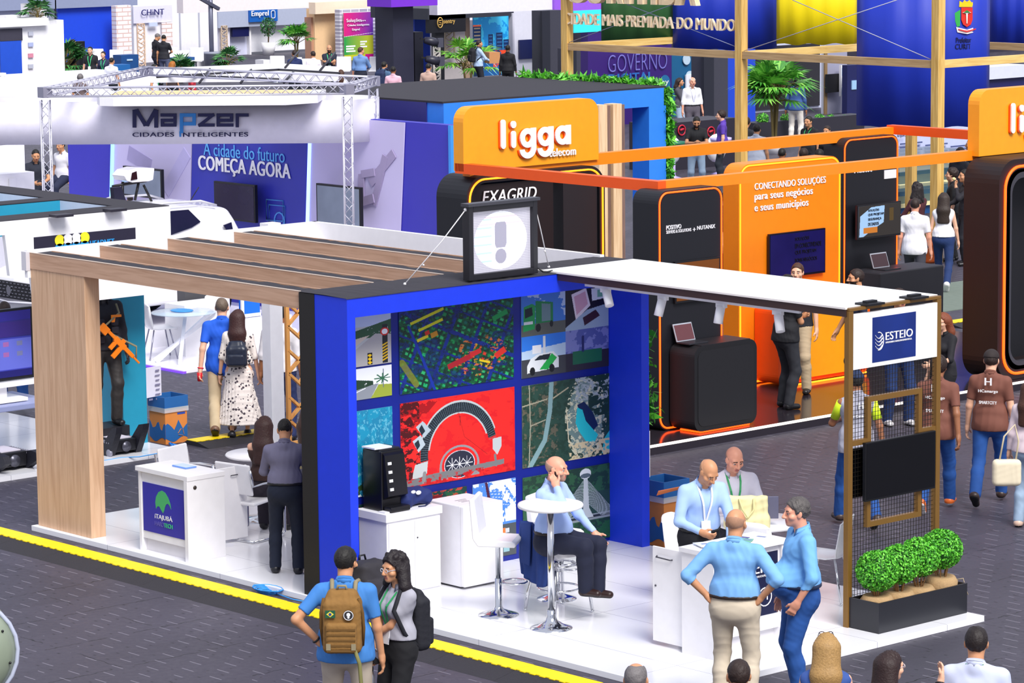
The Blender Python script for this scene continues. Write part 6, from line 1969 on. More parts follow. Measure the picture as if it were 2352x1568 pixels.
s = thing('drawstring_bag', 'navy drawstring bag with white print lying behind the coffee machine', 'bag', (5.3, 1.0, .90))
V = Vox((5.15, .72, .86), (5.6, 1.24, 1.2), .010)
V.rbox((5.34, .98, .985), np.eye(3), (.12, .19, .082), .06, .02)
V.ell((5.36, .85, .97), np.eye(3), (.11, .08, .07), .04)
V.fold(.022, 16, 4)
P_, q_ = V.mesh()
o = put_mesh('sack', P_ - np.array(s['_o']), q_, [M('#1b2a66', .8, var=.12, bump=.3, scale=30)], s)
MB().ball((5.46, .97, 1.04), (.015, .035, .022), 6).build('print', WHITE, s)
MB().ball((5.44, .92, 1.05), (.015, .03, .018), 6).build('print', WHITE, s)
MB().tube([(5.4, 1.12, .96), (5.45, 1.1, .91), (5.5, 1.02, .905), (5.48, .95, .905)], .008, 6).build('cord', M('#131d4a', .8), s)
# ================================================================ bar table and stools
def vlathe(t, nm, prof, x, y, mat, n=28):
 return MB().lathe(prof, (x, y, .06), n).build(nm, mat, t)
t = thing('bar_table', 'round white bar table on a chrome column in front of the photo wall', 'table', (7.60, .78, .06))
vlathe(t, 'foot', [(.20, 0), (.20, .008), (.13, .03), (.06, .075), (.04, .12), (.04, .18)], 7.60, .78, CHROME)
vlathe(t, 'column', [(.032, .18), (.032, 1.14)], 7.60, .78, CHROME)
vlathe(t, 'tabletop', [(.28, 1.155), (.305, 1.165), (.31, 1.18), (.305, 1.195), (.28, 1.20)], 7.60, .78, WHITE, 40)
vlathe(t, 'mounting_plate', [(.06, 1.13), (.14, 1.155), (.14, 1.16)], 7.60, .78, M('#5a5a64', .4, .5))
def stool(name, label, x, y, ang, seat_z=.74, kind='disc', back=.30):
 """ang: direction the sitter faces, degrees in the floor plane"""
 t = thing(name, label, 'bar stool', (x, y, .06), math.radians(ang), 'white upholstered bar stools', local=True)
 if kind == 'disc':
  MB().lathe([(.195, 0), (.195, .008), (.13, .03), (.05, .06), (.034, .09), (.034, .36)], (0, 0, 0), 28).build('base', CHROME, t)
  MB().lathe([(.024, .36), (.024, seat_z - .08), (.09, seat_z - .04)], (0, 0, 0), 16).build('gas_lift', M('#c9a24a' if False else '#c6c8cc', .15, 1.0, var=0), t)
  MB().tube([(.16 + .12 * math.cos(q * .52), .12 * math.sin(q * .52), .33) for q in range(12)], .011, 6, True).tube([(.03, 0, .33), (.06, 0, .33)], .011, 6).build('foot_ring', CHROME, t)
 else:
  for sx in (-1, 1):
   for sy in (-1, 1):
    MB().tube([(.09 * sx, .09 * sy, seat_z - .10), (.17 * sx, .17 * sy, seat_z - .18), (.21 * sx, .21 * sy, seat_z - .40), (.23 * sx, .23 * sy, .02)], .016, 8).ball((.23 * sx, .23 * sy, .014), .018, 6).build('leg', CHROME, t)
  for zz, rr_ in ((.24, .205), (seat_z - .13, .17)):
   MB().tube([(rr_ * math.cos(q * .39), rr_ * math.sin(q * .39), zz) for q in range(16)], .010, 6, True).build('foot_ring', CHROME, t)
  MB().lathe([(.05, seat_z - .2), (.05, seat_z - .05)], (0, 0, 0), 12).build('swivel', CHROME, t)
 # upholstered shell: seat bends up into the back
 prof = [(.20, .0), (.21, .035), (.17, .06), (-.10, .07), (-.145, .12), (-.19, .12 + back), (-.215, .13 + back), (-.24, .11 + back), (-.21, .07), (-.16, .0)]
 o = MB().prism([(px, -.20, seat_z - .04 + pz) for px, pz in prof], (0, .40, 0)).build('seat_shell', WHITE, t, .025, 3)
 return t
stool('bar_stool', 'white padded bar stool on a chrome disc left of the round bar table', 6.84, .79, 38, .74, 'disc', .34)
jk_stool = stool('bar_stool', 'white padded bar stool with a blue jacket over its back', 7.14, 1.30, 85, .60, 'legs', .20)
stool('bar_stool', 'white bar stool carrying the seated man on the phone', 6.72, 1.66, 20, .66, 'disc', .30)
t = thing('suit_jacket', 'dark blue suit jacket draped over the back of the bar stool', 'jacket', (7.1, 1.1, .6))
NAVYJ = M('#1f3a7c', .85, bump=.3, scale=30)
d_ = np.array((math.cos(math.radians(85)), math.sin(math.radians(85)), 0))
s_ = np.array((-d_[1], d_[0], 0))
c0 = np.array((7.14, 1.30, .06)) - d_ * .225
rr = np.random.RandomState(3)
nu, nv = 22, 26
co, fq = [], []
for j in range(nv + 1):
 f_ = j / nv
 for i in range(nu + 1):
  g = i / nu * 2 - 1
  w_ = .215 + .03 * min(1, f_ * 2) - .05 * max(0, f_ - .75) * 4 * (g * g)
  if f_ < .22:
   off, z = .07 - .10 * f_ / .22, .72 + .23 * f_ / .22
  else:
   off, z = -.035 - .05 * (f_ - .22) - .012 * math.sin(g * 7 + f_ * 5) - .01 * math.sin(g * 15), 0.95 - .53 * (f_ - .22) / .78
  if f_ >= .22:
   z += .07 * (1 - g * g) * -((f_ - .22) / .78) * .6 + .03 * math.sin(g * 2.0) * f_
  co.append(c0 + d_ * off + s_ * g * w_ + np.array((0, 0, z - .06)))
for j in range(nv):
 for i in range(nu):
  k = j * (nu + 1) + i
  fq.append((k, k + 1, k + nu + 2, k + nu + 1))
me = mesh_np('cloth', np.array(co) - np.array((7.1, 1.1, .6)), fq, [NAVYJ])
o = bpy.data.objects.new('cloth', me)
COL.objects.link(o)
o.parent = t
o['_o'] = t['_o']
sm = o.modifiers.new('thick', 'SOLIDIFY')
sm.thickness, sm.offset = .018, 0
P4 = [c0 + d_ * -.075 + s_ * g + np.array((0, 0, z)) for g, z in ((.02, .91), (.17, .89), (.18, .50), (.05, .48))]
MB().prism(P4, -d_ * .018).build('sleeve', NAVYJ, t, .008)
# ================================================================ sponsor counter on the right
t = thing('sponsor_counter', 'white counter with a dark sponsor panel and an open side door', 'counter', (9.4, 1.5, .06))
for y in (.98, 1.87):
 MB().box(9.14, 9.54, y, y + .05, .06, 1.0).build('side_panel', OFFW, t)
MB().box(9.48, 9.505, 1.03, 1.87, .22, .98).build('front_panel', OFFW, t)
MB().box(9.42, 9.44, 1.03, 1.87, .06, .22).build('plinth', M('#e2dfe2', .5), t)
MB().box(9.12, 9.56, .96, 1.94, 1.0, 1.045).build('top', OFFW, t, .003)
MB().box(9.505, 9.51, 1.06, 1.85, .36, .94).build('logo_panel', M('#151a3e', .35), t)
text('ESTEIO', (9.511, 1.28, .76), (0, .50, 0), (0, 0, .11), WHITE, t, .003, .02, 'logo')
text('ENGENHARIA E AEROLEVANTAMENTOS', (9.511, 1.28, .72), (0, .48, 0), (0, 0, .02), WHITE, t, .003, 0, 'logo')
c_ = (9.512, 1.68, .53)
MB().tube([(c_[0], c_[1] + .085 * math.cos(q * .4), c_[2] + .085 * math.sin(q * .4)) for q in range(16)], .006, 5, True).build('logo', WHITE, t)
text('TT', (9.511, 1.625, .50), (0, .11, 0), (0, 0, .06), WHITE, t, .003, .02, 'logo')
d = MB().box(8.72, 9.14, 1.02, 1.04, .10, .985).build('door', OFFW, t, .003)
MB().tube([(8.78, 1.018, .90), (8.79, .995, .895), (8.97, .995, .89), (8.98, 1.018, .89)], .007, 6).build('handle', M('#55555e', .3, .7), d)
MB().tube([(8.76, 1.02, .62), (8.76, 1.014, .62)], .01, 10).build('lock', M('#55555e', .3, .7), d)
for k, (x, y, w, h, rz, colr, lab) in enumerate(((9.36, 1.76, .13, .19, .3, '#f3f2f6', 'open white brochure on the sponsor counter near the man in jeans'), (9.28, 1.58, .12, .18, .2, '#2a3c8a', 'dark blue brochure on the sponsor counter beside the open one'), (9.40, 1.54, .11, .17, .5, '#5fb49a', 'green brochure on the sponsor counter'), (9.26, 1.12, .10, .20, 1.2, '#d9dfe8', 'pale brochure at the left end of the sponsor counter'))):
 s = thing('brochure', lab, 'brochure', (x, y, 1.046))
 ax = ((math.cos(rz), math.sin(rz), 0), (-math.sin(rz), math.cos(rz), 0), (0, 0, 1))
 MB().obox((x, y, 1.049 + .004 * k), ax, (w / 2, h / 2, .003)).build('cover', M(colr, .35), s)
 MB().obox((x, y + .03, 1.0525 + .004 * k), ax, (w / 2 - .02, .02, .0006)).build('print', M('#7a88b4', .5), s)
# ================================================================ chairs and round tables
def shell_chair(label, x, y, ang, z=.06, group=None, legmat=None):
 t = thing('shell_chair', label, 'chair', (x, y, z), math.radians(ang), group, local=True)
 co, fq = [], []
 prof = [(.22, .43), (.20, .455), (.10, .45), (-.05, .44), (-.15, .455), (-.19, .52), (-.215, .66), (-.235, .80), (-.25, .86)]
 nn = 8
 for i, (px, pz) in enumerate(prof):
  w_ = .215 if i < 5 else .215 - .035 * (i - 4) / 4
  for j in range(nn + 1):
   g = j / nn * 2 - 1
   co.append((px + .045 * g * g * (1 if i > 4 else 0), g * w_, pz + (.02 * g * g if i < 5 else 0) - (.05 * g ** 4 if i == len(prof) - 1 else 0)))
 for i in range(len(prof) - 1):
  for j in range(nn):
   k = i * (nn + 1) + j
   fq.append((k, k + 1, k + nn + 2, k + nn + 1))
 me = mesh_np('seat_shell', co, fq, [WHITE])
 o = bpy.data.objects.new('seat_shell', me)
 COL.objects.link(o)
 o.parent = t
 sm = o.modifiers.new('thick', 'SOLIDIFY')
 sm.thickness = .014
 lm = legmat or CHROME
 for sx in (-1, 1):
  for sy in (-1, 1):
   MB().tube([(.12 * sx, .13 * sy, .44), (.21 * sx, .20 * sy, .012)], .011, 8).ball((.21 * sx, .20 * sy, .012), .014, 6).build('leg', lm, t)
 return t
def tub_chair(label, x, y, ang, z=.06):
 """chrome framed armchair with flat white seat and back"""
 t = thing('frame_armchair', label, 'chair', (x, y, z), math.radians(ang), local=True)
 MB().obox((.02, 0, .43), ((1, 0, .08), (0, 1, 0), (-.08, 0, 1)), (.24, .25, .02)).build('seat', WHITE, t, .015)
 MB().obox((-.25, 0, .68), ((-.15, 0, 1), (0, 1, 0), (1, 0, .15)), (.17, .25, .015)).build('back', WHITE, t, .015)
 for sy in (-.27, .27):
  MB().tube([(-.29, sy, .80), (-.25, sy, .62), (-.1, sy, .63), (.16, sy, .62), (.24, sy, .52), (.24, sy, .06), (.18, sy, .02), (-.25, sy, .02)], .014, 8).build('side_frame', CHROME, t)
 MB().tube([(-.25, -.27, .02), (-.25, .27, .02)], .014, 8).build('cross_bar', CHROME, t)
 return t
def round_table(label, x, y, r, h, z=.06):
 t = thing('round_table', label, 'table', (x, y, z))
 MB().lathe([(.26, 0), (.26, .01), (.06, .04), (.035, .08)], (x, y, z), 24).build('foot', CHROME, t)
 MB().lathe([(.035, .08), (.035, h - .03)], (x, y, z), 14).build('column', CHROME, t)
 MB().lathe([(r - .02, h - .03), (r, h - .015), (r - .01, h)], (x, y, z), 36).build('tabletop', WHITE, t)
 return t
p = onZ(600, 1040, .80)
round_table('round white table behind the long haired seated woman', p[0], p[1], .40, .74)
tub_chair('white armchair with curved chrome arms behind the reception counter', *onZ(440, 1062, .75)[:2], 15)
p = onZ(575, 1120, .6)
tub_chair('white armchair with chrome frame beside the man in the charcoal shirt', p[0], p[1], 100)
shell_chair('white chair with chrome legs beside the bronze mesh frame', 8.60, 3.50, 205)
p = onZ(1735, 1230, .75)
round_table('round white table between the two seated and standing bald men', *onZ(1745, 1196, .80)[:2], .45, .74)
shell_chair('white plastic chair with its back to the sponsor counter', *onZ(1748, 1240, .7)[:2], 110)
shell_chair('white chair partly hidden by the recycling box and a standing man', *onZ(1584, 1222, .75)[:2], 20)
# things on the violet edged platform
shell_chair('white plastic chair beside the glass table at the car stand', *onZ(368, 822, .04)[:2], 70, .04, None, M('#9a9aac', .3, .6))
t = thing('glass_table', 'glass topped table on white crossed legs at the car stand', 'table', (*onZ(425, 828, .04)[:2], .04))
p = onZ(425, 826, .04)
for a_, c_ in ((( -.35, -.3), (.35, .35)), ((.35, -.35), (-.35, .3)), ((-.1, -.45), (.1, .45))):
 MB().bar((p[0] + a_[0], p[1] + a_[1], .04), (p[0] + c_[0], p[1] + c_[1], .74), .05).build('leg', M('#e9e9f2', .3), t)
MB().lathe([(.48, .74), (.48, .755)], (p[0], p[1], 0), 28).build('tabletop', M('#cfe4f4', .08, alpha=.5), t)
tag(MB().ball((p[0] - .05, p[1], .77), (.2, .16, .02), 8).build('blue_leaflets', M('#3a90d8', .5)), 'blue leaflets spread on the glass table', 'leaflets')
p = onZ(520, 800, .04)
shell_chair('white chair half hidden behind the man in the blue shirt', p[0] - .3, p[1], 160, .04, None, M('#9a9aac', .3, .6))
p = onX(440, 690, -9.4)
tag(MB().box(-9.6, -9.1, p[1] - .35, p[1] + .4, .04, .80).build('white_desk', WHITE), 'white desk block behind the glass table', 'desk')
tag(MB().box(-9.9, -9.7, p[1] + .1, p[1] + .55, .04, 1.12).build('grey_bin', M('#4a4a4e', .5)), 'dark grey bin behind the glass table', 'bin')
# ================================================================ recycling boxes and floor standing sign boards
def recycling(label, x, y, w=.36, h=.78):
 t = thing('recycling_box', label, 'recycling bin', (x, y, 0))
 h1 = h * .72
 BL, OR = M('#1f63a8', .6), M('#e08a42', .6)
 MB().box(x - w / 2, x + w / 2, y - w / 2, y + w / 2, 0, h1).build('carton', OR, t)
 b = MB()
 for f_, sgn in ((0, 1), (1, 1)):
  pass
 # printed waves on the two visible sides
 for side in (0, 1):
  pts = []
  n = 10
  lo = [.02 + .10 * math.sin(2.2 + k * .7) * .3 for k in range(n + 1)]
  up = [h1 * .50 + .05 * math.sin(k * 1.3 + side) + .03 * (k % 3 == 0) for k in range(n + 1)]
  for k in range(n + 1):
   pts.append((k / n, max(.0, lo[k] + .03)))
  for k in range(n, -1, -1):
   pts.append((k / n, up[k]))
  if side == 0:
   P_ = [(x + w / 2 + .001, y - w / 2 + q * w, z) for q, z in pts]
   b.prism(P_, (.002, 0, 0))
  else:
   P_ = [(x - w / 2 + q * w, y - w / 2 - .003, z) for q, z in pts]
   b.prism(P_, (0, .002, 0))
 b.build('blue_print', BL, t)
 MB().box(x + w / 2, x + w / 2 + .003, y + .02, y + .14, h1 * .84, h1 * .90).build('label', M('#2a4fb4', .5), t)
 g = MB()
 c = (x + w / 2 + .004, y + .07, h1 * .30)
 for k in range(3):
  a_ = math.radians(90 + 120 * k)
  a2 = math.radians(90 + 120 * k + 95)
  g.bar((c[0], c[1] + .05 * math.cos(a_), c[2] + .05 * math.sin(a_)), (c[0], c[1] + .05 * math.cos(a2), c[2] + .05 * math.sin(a2)), .014, .004)
 g.build('recycling_mark', OR, t)
 b = MB()
 e = .012
 for x0, x1, y0, y1 in ((x - w / 2 - e, x - w / 2, y - w / 2 - e, y + w / 2 + e), (x + w / 2, x + w / 2 + e, y - w / 2 - e, y + w / 2 + e), (x - w / 2, x + w / 2, y - w / 2 - e, y - w / 2), (x - w / 2, x + w / 2, y + w / 2, y + w / 2 + e)):
  b.box(x0, x1, y0, y1, h1 + .03, h)
 b.build('collar', BL, t)
 MB().box(x - w / 2 - .016, x + w / 2 + .016, y - w / 2 - .016, y + w / 2 + .016, h1 - .03, h1 + .03).build('bag_edge', M('#dfe6ee', .3, alpha=.6), t)
 MB().box(x - w / 2 + .01, x + w / 2 - .01, y - w / 2 + .01, y + w / 2 - .01, h1, h1 + .05).build('contents', M('#2a2420', .8), t)
 return t
recycling('blue and orange recycling carton beside the teal column', -3.55, 4.42, .34, .60)
recycling('blue and orange recycling carton behind the right portal column', 5.33, 4.50, .36, .70)
for k, (x, y, z0, h, lab) in enumerate(((5.2, 4.30, .70, .50, 'white printed price board in the recycling carton behind the portal column'), (-3.55, 4.20, .60, .38, 'white printed board leaning at the teal column'))):
 t = thing('printed_board', lab, 'board', (x, y, z0))
 MB().obox((x, y, z0 + h / 2), ((.97, .2, 0), (-.2, .97, 0), (.0, 0, 1)), (.012, .14, h / 2)).build('sheet', M('#e9e6f4', .5), t)
 b = MB()
 for q in range(7):
  for s2 in (-.05, .06):
   b.obox((x + .014, y + s2, z0 + h - .05 - .06 * q), ((.97, .2, 0), (-.2, .97, 0), (0, 0, 1)), (.002, .035 + .01 * (q % 2), .007 + .004 * (q % 3 == 0)))
 b.build('print', M('#8a86a4', .5), t)
tag(MB().prism([onZ(1508, 1138, .75), onZ(1560, 1124, .75), onZ(1562, 1118, .95), onZ(1512, 1128, .95)], (-.02, .02, 0)).build('orange_flap', M('#e0762a', .6)), 'orange cardboard flap standing up behind the recycling carton', 'cardboard')
# ================================================================ drum at the lower left edge
t = thing('equipment_drum', 'big grey green rounded drum cut by the lower left edge', 'drum', (0, 0, 0))
c = onZ(-88, 1492, .62)
b = MB()
ax = CR * .995
vs, fs = [], []
rx, rz = .46, .46
for q, r_ in ((-1.0, .40), (-.35, .455), (-.12, .46), (0.0, .455), (.10, .42), (.16, .36)):
 pass
g = [(-.9, .42), (-.30, .46), (-.05, .46), (.16, .435), (.30, .36), (.36, .24), (.38, .0)]
n = 36
u2 = np.array((0, 0, 1.0))
ax = np.array((CR[0], CR[1], 0)) / np.linalg.norm(CR[:2])
s2 = np.cross(ax, u2)
ax = ax * .30 - s2 * -.95
ax /= np.linalg.norm(ax)
if ax @ (CAM - c) < 0:
 ax = -ax
s2 = np.cross(ax, u2)
for q, r_ in g:
 for k in range(n):
  an = 2 * math.pi * k / n
  vs.append(c + ax * q + s2 * r_ * math.cos(an) + u2 * r_ * 1.0 * math.sin(an))
for i in range(len(g) - 1):
 for k in range(n):
  fs.append((i * n + k, i * n + (k + 1) % n, (i + 1) * n + (k + 1) % n, (i + 1) * n + k))
b.smooth = True
b.add(vs, fs)
t.location = (c[0], c[1], 0)
t['_o'] = [c[0], c[1], 0.0]
b.build('shell', M('#8f9a86', .35, var=.2, scale=3), t)
rm = MB()
rm.tube([c + ax * .16 + s2 * .452 * math.cos(k * .26) + u2 * .452 * math.sin(k * .26) for k in range(24)], .02, 6, True)
rm.build('rim', M('#b9bfd4', .35), t)
for k in range(8):
 an = k * math.pi / 4 + .2
 MB().ball(c + ax * .30 + s2 * .37 * math.cos(an) + u2 * .37 * math.sin(an), .012, 6).build('bolt', BLACK, t)
MB().box(c[0] - .4, c[0] + .3, c[1] - .25, c[1] + .25, 0, .22).build('cradle', BLACK, t)
p = onZ(850, 1392, .06)
t = thing('grey_backpack', 'dark grey backpack standing on the platform behind the curly haired woman', 'backpack', (p[0], p[1], .06), 0, None, True)
V = Vox((-.3, -.3, -.05), (.3, .3, .6), .011)
V.rbox((0, 0, .23), np.eye(3), (.11, .16, .23), .07, .02)
V.rbox((.10, 0, .15), np.eye(3), (.05, .13, .13), .04, .02)
V.fold(.008, 18, 2)
P_, q_ = V.mesh()
put_mesh('pack_body', P_, q_, [M('#2c2a31', .8, var=.1)], t)
MB().tube([(-.10, -.04, .43), (-.11, -.03, .49), (-.11, .03, .49), (-.10, .04, .43)], .011, 6).build('handle', BLACK, t)
# ================================================================ people: one continuous skin surface each, clothes and hair over it
def rotz(a):
 c, s = math.cos(a), math.sin(a)
 return np.array(((c, -s, 0), (s, c, 0), (0, 0, 1)))
def rotx(a):
 c, s = math.cos(a), math.sin(a)
 return np.array(((1, 0, 0), (0, c, -s), (0, s, c)))
def ik(a, b, l1, l2, hint):
 a, b, hint = np.array(a, float), np.array(b, float), np.array(hint, float)
 d = b - a
 L = np.linalg.norm(d)
 if L > (l1 + l2) * .995:
  b = a + d / L * (l1 + l2) * .995
  d = b - a
  L = np.linalg.norm(d)
 u = d / L
 t = (l1 * l1 - l2 * l2 + L * L) / (2 * L)
 h = math.sqrt(max(0, l1 * l1 - t * t))
 w = hint - u * (hint @ u)
 w /= np.linalg.norm(w) + 1e-9
 return a + u * t + w * h, b
SKINS = {'light': '#e9b394', 'tan': '#cf946c', 'pink': '#e6a184', 'brown': '#9a6444', 'dark': '#7a4c34'}
HAIRC = {'black': '#16120f', 'dark': '#2a1a14', 'brown': '#4a2c1e', 'grey': '#6f6a6a', 'blond': '#b08d5c', 'red': '#8a4020', 'salt': '#55504e'}
ARMS = {  # hand target, elbow hint, curl, thumb direction; x outward, y forward, z up, for a height of 1.75
 'hang': ((.27, .04, .80), (.25, -.6, 0), .55, (0, 1, 0)),
 'swingf': ((.25, .22, .86), (.25, -.8, -.2), .6, (-.3, .6, .6)),
 'swingb': ((.27, -.14, .84), (.3, -.8, .1), .6, (0, 1, 0)),
 'hip': ((.20, -.04, 1.00), (1, -.45, .0), 1.2, (0, .8, .6)),
 'pocket': ((.215, .05, .90), (.8, -.6, 0), 1.0, (-.3, 1, 0)),
 'phone': ((.06, .34, 1.16), (.8, -.5, -.6), 1.1, (.1, .2, 1)),
 'hold': ((.10, .33, 1.08), (.8, -.5, -.5), 1.0, (.2, .3, 1)),
 'cross': ((-.09, .21, 1.20), (1, -.1, -.8), .7, (0, .3, 1)),
 'ear': ((.135, .10, 1.485), (.6, .5, -.9), .7, (-.5, .3, .4)),
 'table': ((.14, .40, 1.02), (.8, -.4, -.4), .6, (-.6, .6, .3)),
 'carry': ((.15, .38, 1.05), (.6, -.6, -.5), .9, (0, .3, 1)),
 'raise': ((.30, .32, 1.47), (.4, .1, -1), .45, (.35, -.2, 1)),
 'lap': ((.12, .40, .98), (.7, -.6, -.2), .7, (0, .5, 1)),
 'palm': ((.17, .36, .99), (.5, -.8, -.4), .25, (.8, .2, .6)),
 'front': ((.03, .26, .90), (.7, -.5, -.2), .7, (.1, .6, .5)),
 'fore': ((-.13, .24, 1.02), (.8, -.3, -.6), .6, (0, .3, 1)),
}
PCOUNT = [0]
def person(label, px, py, H=1.74, face=0.0, base=0.0, at=None, h=.0075, w=1.0, belly=.0, female=False, skin='tan',
           hair='short', hairc='black', lean=0.0, twist=0.0, head=(0, 0), arms=('hang', 'hang'), hands=None, legs='stand',
           seat=None, feet=None, shirt='#8899bb', sleeve='short', shirt_len=.90, tuck=False, collar=True, shirt_mat=None,
           trousers='#222833', trouser_mat=None, shoes='#17171c', belt=None, skirt=None, lanyard=None, badge=False, glasses=None,
           beard=None, cap=None, watch=None, group=None, vest=None, hunch=0.0, bare_shoulder=False, sunglasses=False, name='person', cat='person', bald_band=None):
 """px,py: where the top of the head appears; face: 0 looks at the camera, 90 to the right of the picture, 180 away"""
 PCOUNT[0] += 1
 seed = PCOUNT[0]
 s = H / 1.75
 ld, tw = math.radians(lean), math.radians(twist)
 hz = .93 if seat is None else seat / s + .10
 Pv = np.array((0, 0, hz))
 Rl = rotx(-ld)                         # lean forward
 Rt = rotz(tw) @ Rl
 # forward lean of the trunk about the pelvis
 def tr(x, y, z):
  return Pv + rotz(tw) @ (Rl @ np.array((x, y, z)))
 waist = tr(0, .0, .15)
 chest = tr(0, .005, .34)
 shw = (.180 if not female else .156) * (w ** .5)
 sh = [tr(sg * shw, -.01 + .04 * hunch, .462) for sg in (-1, 1)]
 neck0 = tr(0, -.015 + .05 * hunch, .535)
 neck1 = tr(0, .02 + .10 * hunch, .615)
 yaw, pit = math.radians(head[0]), math.radians(head[1])
 Rh = rotz(tw + yaw) @ rotx(-(ld * .6 + pit))
 hc = neck1 + Rh @ np.array((0, .018, .068))
 hs = 1.0 if not female else .96
 def hp(x, y, z):
  return hc + Rh @ (np.array((x, y, z)) * hs)
 top = hp(0, -.02, .118)
 # legs
 hipx = .095 * (w ** .4)
 hips = [Pv + rotz(tw * .3) @ np.array((sg * hipx, 0, -.01)) for sg in (-1, 1)]
 if feet is None:
  if seat is not None:
   feet = ((-.14, .44, .09, 0), (.14, .44, .09, 0))
  elif legs == 'walk':
   feet = ((-.08, .28, .085, 0), (.09, -.34, .17, 1))
  elif legs == 'walk2':
   feet = ((-.09, -.34, .17, 1), (.08, .28, .085, 0))
  else:
   feet = ((-.13, .03, .085, 0), (.13, -.03, .085, 0))
 knees, ank = [], []
 for i, sg in enumerate((-1, 1)):
  k, a = ik(hips[i], np.array(feet[i][:3]), .435, .42, (sg * .12, 1, .1))
  knees.append(k)
  ank.append(a)
 # arms
 elb, wri, hinfo = [], [], []
 for i, sg in enumerate((-1, 1)):
  A = ARMS[arms[i]] if isinstance(arms[i], str) else arms[i]
  tgt, hint, curl, th = A
  f = np.array((sg, 1, 1))
  g = np.array(tgt) * f - np.array((0, 0, .93))
  if arms[i] in ('hang', 'swingf', 'swingb', 'hip', 'pocket', 'front') and seat is None:
   T = Pv + rotz(tw * .6) @ g
  else:
   T = Pv + rotz(tw) @ (rotx(-ld * .7) @ g)
  T = T + np.array((sg * (w - 1) * .12, belly * .3, 0))
  e, q = ik(sh[i], T, .295, .255, rotz(tw) @ (np.array(hint) * f))
  elb.append(e)
  wri.append(q)
  hinfo.append((curl, rotz(tw) @ (np.array(th, float) * f), sg))
 sx = rotz(tw) @ np.array((1.0, 0, 0))
 pts = np.array(knees + ank + elb + wri + sh + hips + [top, neck0])
 lo, hi = pts.min(0) - .30, pts.max(0) + .30
 lo[2] = min(0, ank[0][2] - .1, ank[1][2] - .1) - .03
 hi[2] = max(top[2] + .07, hi[2] - .18)
 if hair in ('long', 'curly', 'longback'):
  pass
 HB = h / s
 def torso(V, g, k=.05):
  bw = w
  fy = .70 if not female else .70
  V.cap(tr(0, .0, -.02), tr(0, .0, .10), .112 * bw + g, .105 * bw + g, k, sx, 1.50)
  V.cap(tr(0, .004, .12), tr(0, .01, .34), (.098 if not female else .088) * bw + g, .108 * bw ** .5 + g, k, sx, 1.42 if not female else 1.32)
  V.cap(tr(-shw * .60, -.005 + .03 * hunch, .410), tr(shw * .60, -.005 + .03 * hunch, .410), .082 + g, .082 + g, .06)
  for sg in (-1, 1):
   V.cap(tr(sg * .02, -.025 + .04 * hunch, .515), tr(sg * shw * .92, -.012 + .03 * hunch, .462), .050 + g, .040 + g, .05)
  if belly and g > 0:
   V.ell(tr(0, .055 + belly * .45, .11), np.array((sx, Rt @ (0, 1, 0), Rt @ (0, 0, 1))), (.135 * bw + g, .075 + belly * .55 + g, .15 + g), .06)
  if female:
   for sg in (-1, 1):
    V.ell(tr(sg * .068, .088, .345), np.eye(3), (.062 + g, .055 + g, .060 + g), .03)
 def upper(V, g, i, f1=1.0, k=.03):
  r0, r1 = (.048, .038) if not female else (.041, .033)
  e = sh[i] + (elb[i] - sh[i]) * f1
  V.cap(sh[i], e, r0 * w ** .5 + g, r1 + (r0 - r1) * (1 - f1) + g, k)
 def lower(V, g, i, f1=1.0, k=.02):
  r0, r1 = (.038, .026) if not female else (.033, .023)
  e = elb[i] + (wri[i] - elb[i]) * f1
  V.cap(elb[i], e, r0 + g, r0 + (r1 - r0) * f1 + g, k)
 def leg(V, g, i, f1=1.0, k=.05, fl=0.0):
  r = (.088, .058, .040) if not female else (.090, .054, .036)
  V.cap(hips[i], knees[i], r[0] * w ** .5 + g, r[1] + g, k)
  m = knees[i] + (ank[i] - knees[i]) * .35 + (np.array((0, -.012, 0)) if seat is None else 0)
  V.cap(knees[i], m, r[1] + g, r[1] - .002 + g, .03)
  e = knees[i] + (ank[i] - knees[i]) * f1
  V.cap(m, e, r[1] - .004 + g + fl * .3, r[2] + g + fl, .03)
 def footdir(i):
  d = np.array((feet[i][0] * .8, 1.0, 0))
  d /= np.linalg.norm(d)
  up = np.array((0, 0, 1.0))
  if feet[i][3]:
   d = np.array((0, .72, -.69))
   up = np.array((0, .69, .72))
  return d, up
 # ------------------------------------------------ body
 V = Vox(lo, hi, HB)
 torso(V, -.012)
 for i in (0, 1):
  upper(V, 0, i)
  lower(V, 0, i)
  leg(V, -.010, i)
  d, up = footdir(i)
  V.cap(ank[i] - up * .045 - d * .02, ank[i] - up * .055 + d * .10, .032, .024, .03, np.cross(d, up), 1.3)
  # hand
  curl, th, sg = hinfo[i]
  fd = wri[i] - elb[i]
  fd /= np.linalg.norm(fd)
  t = th - fd * (th @ fd)
  t /= np.linalg.norm(t) + 1e-9
  nrm = np.cross(fd, t) * sg * -1
  # palm normal: towards the body for a hanging arm
  if arms[i] in ('hang', 'swingf', 'swingb') and nrm @ np.array((-sg, 0, 0)) < 0:
   nrm = -nrm
  hm = .92 if female else 1.0
  V.cap(wri[i], wri[i] + fd * .03, .025 * hm, .024 * hm, .02, t, 1.25)
  V.cap(wri[i] + fd * .025, wri[i] + fd * .082 * hm, .017, .0165, .02, t, 2.1)
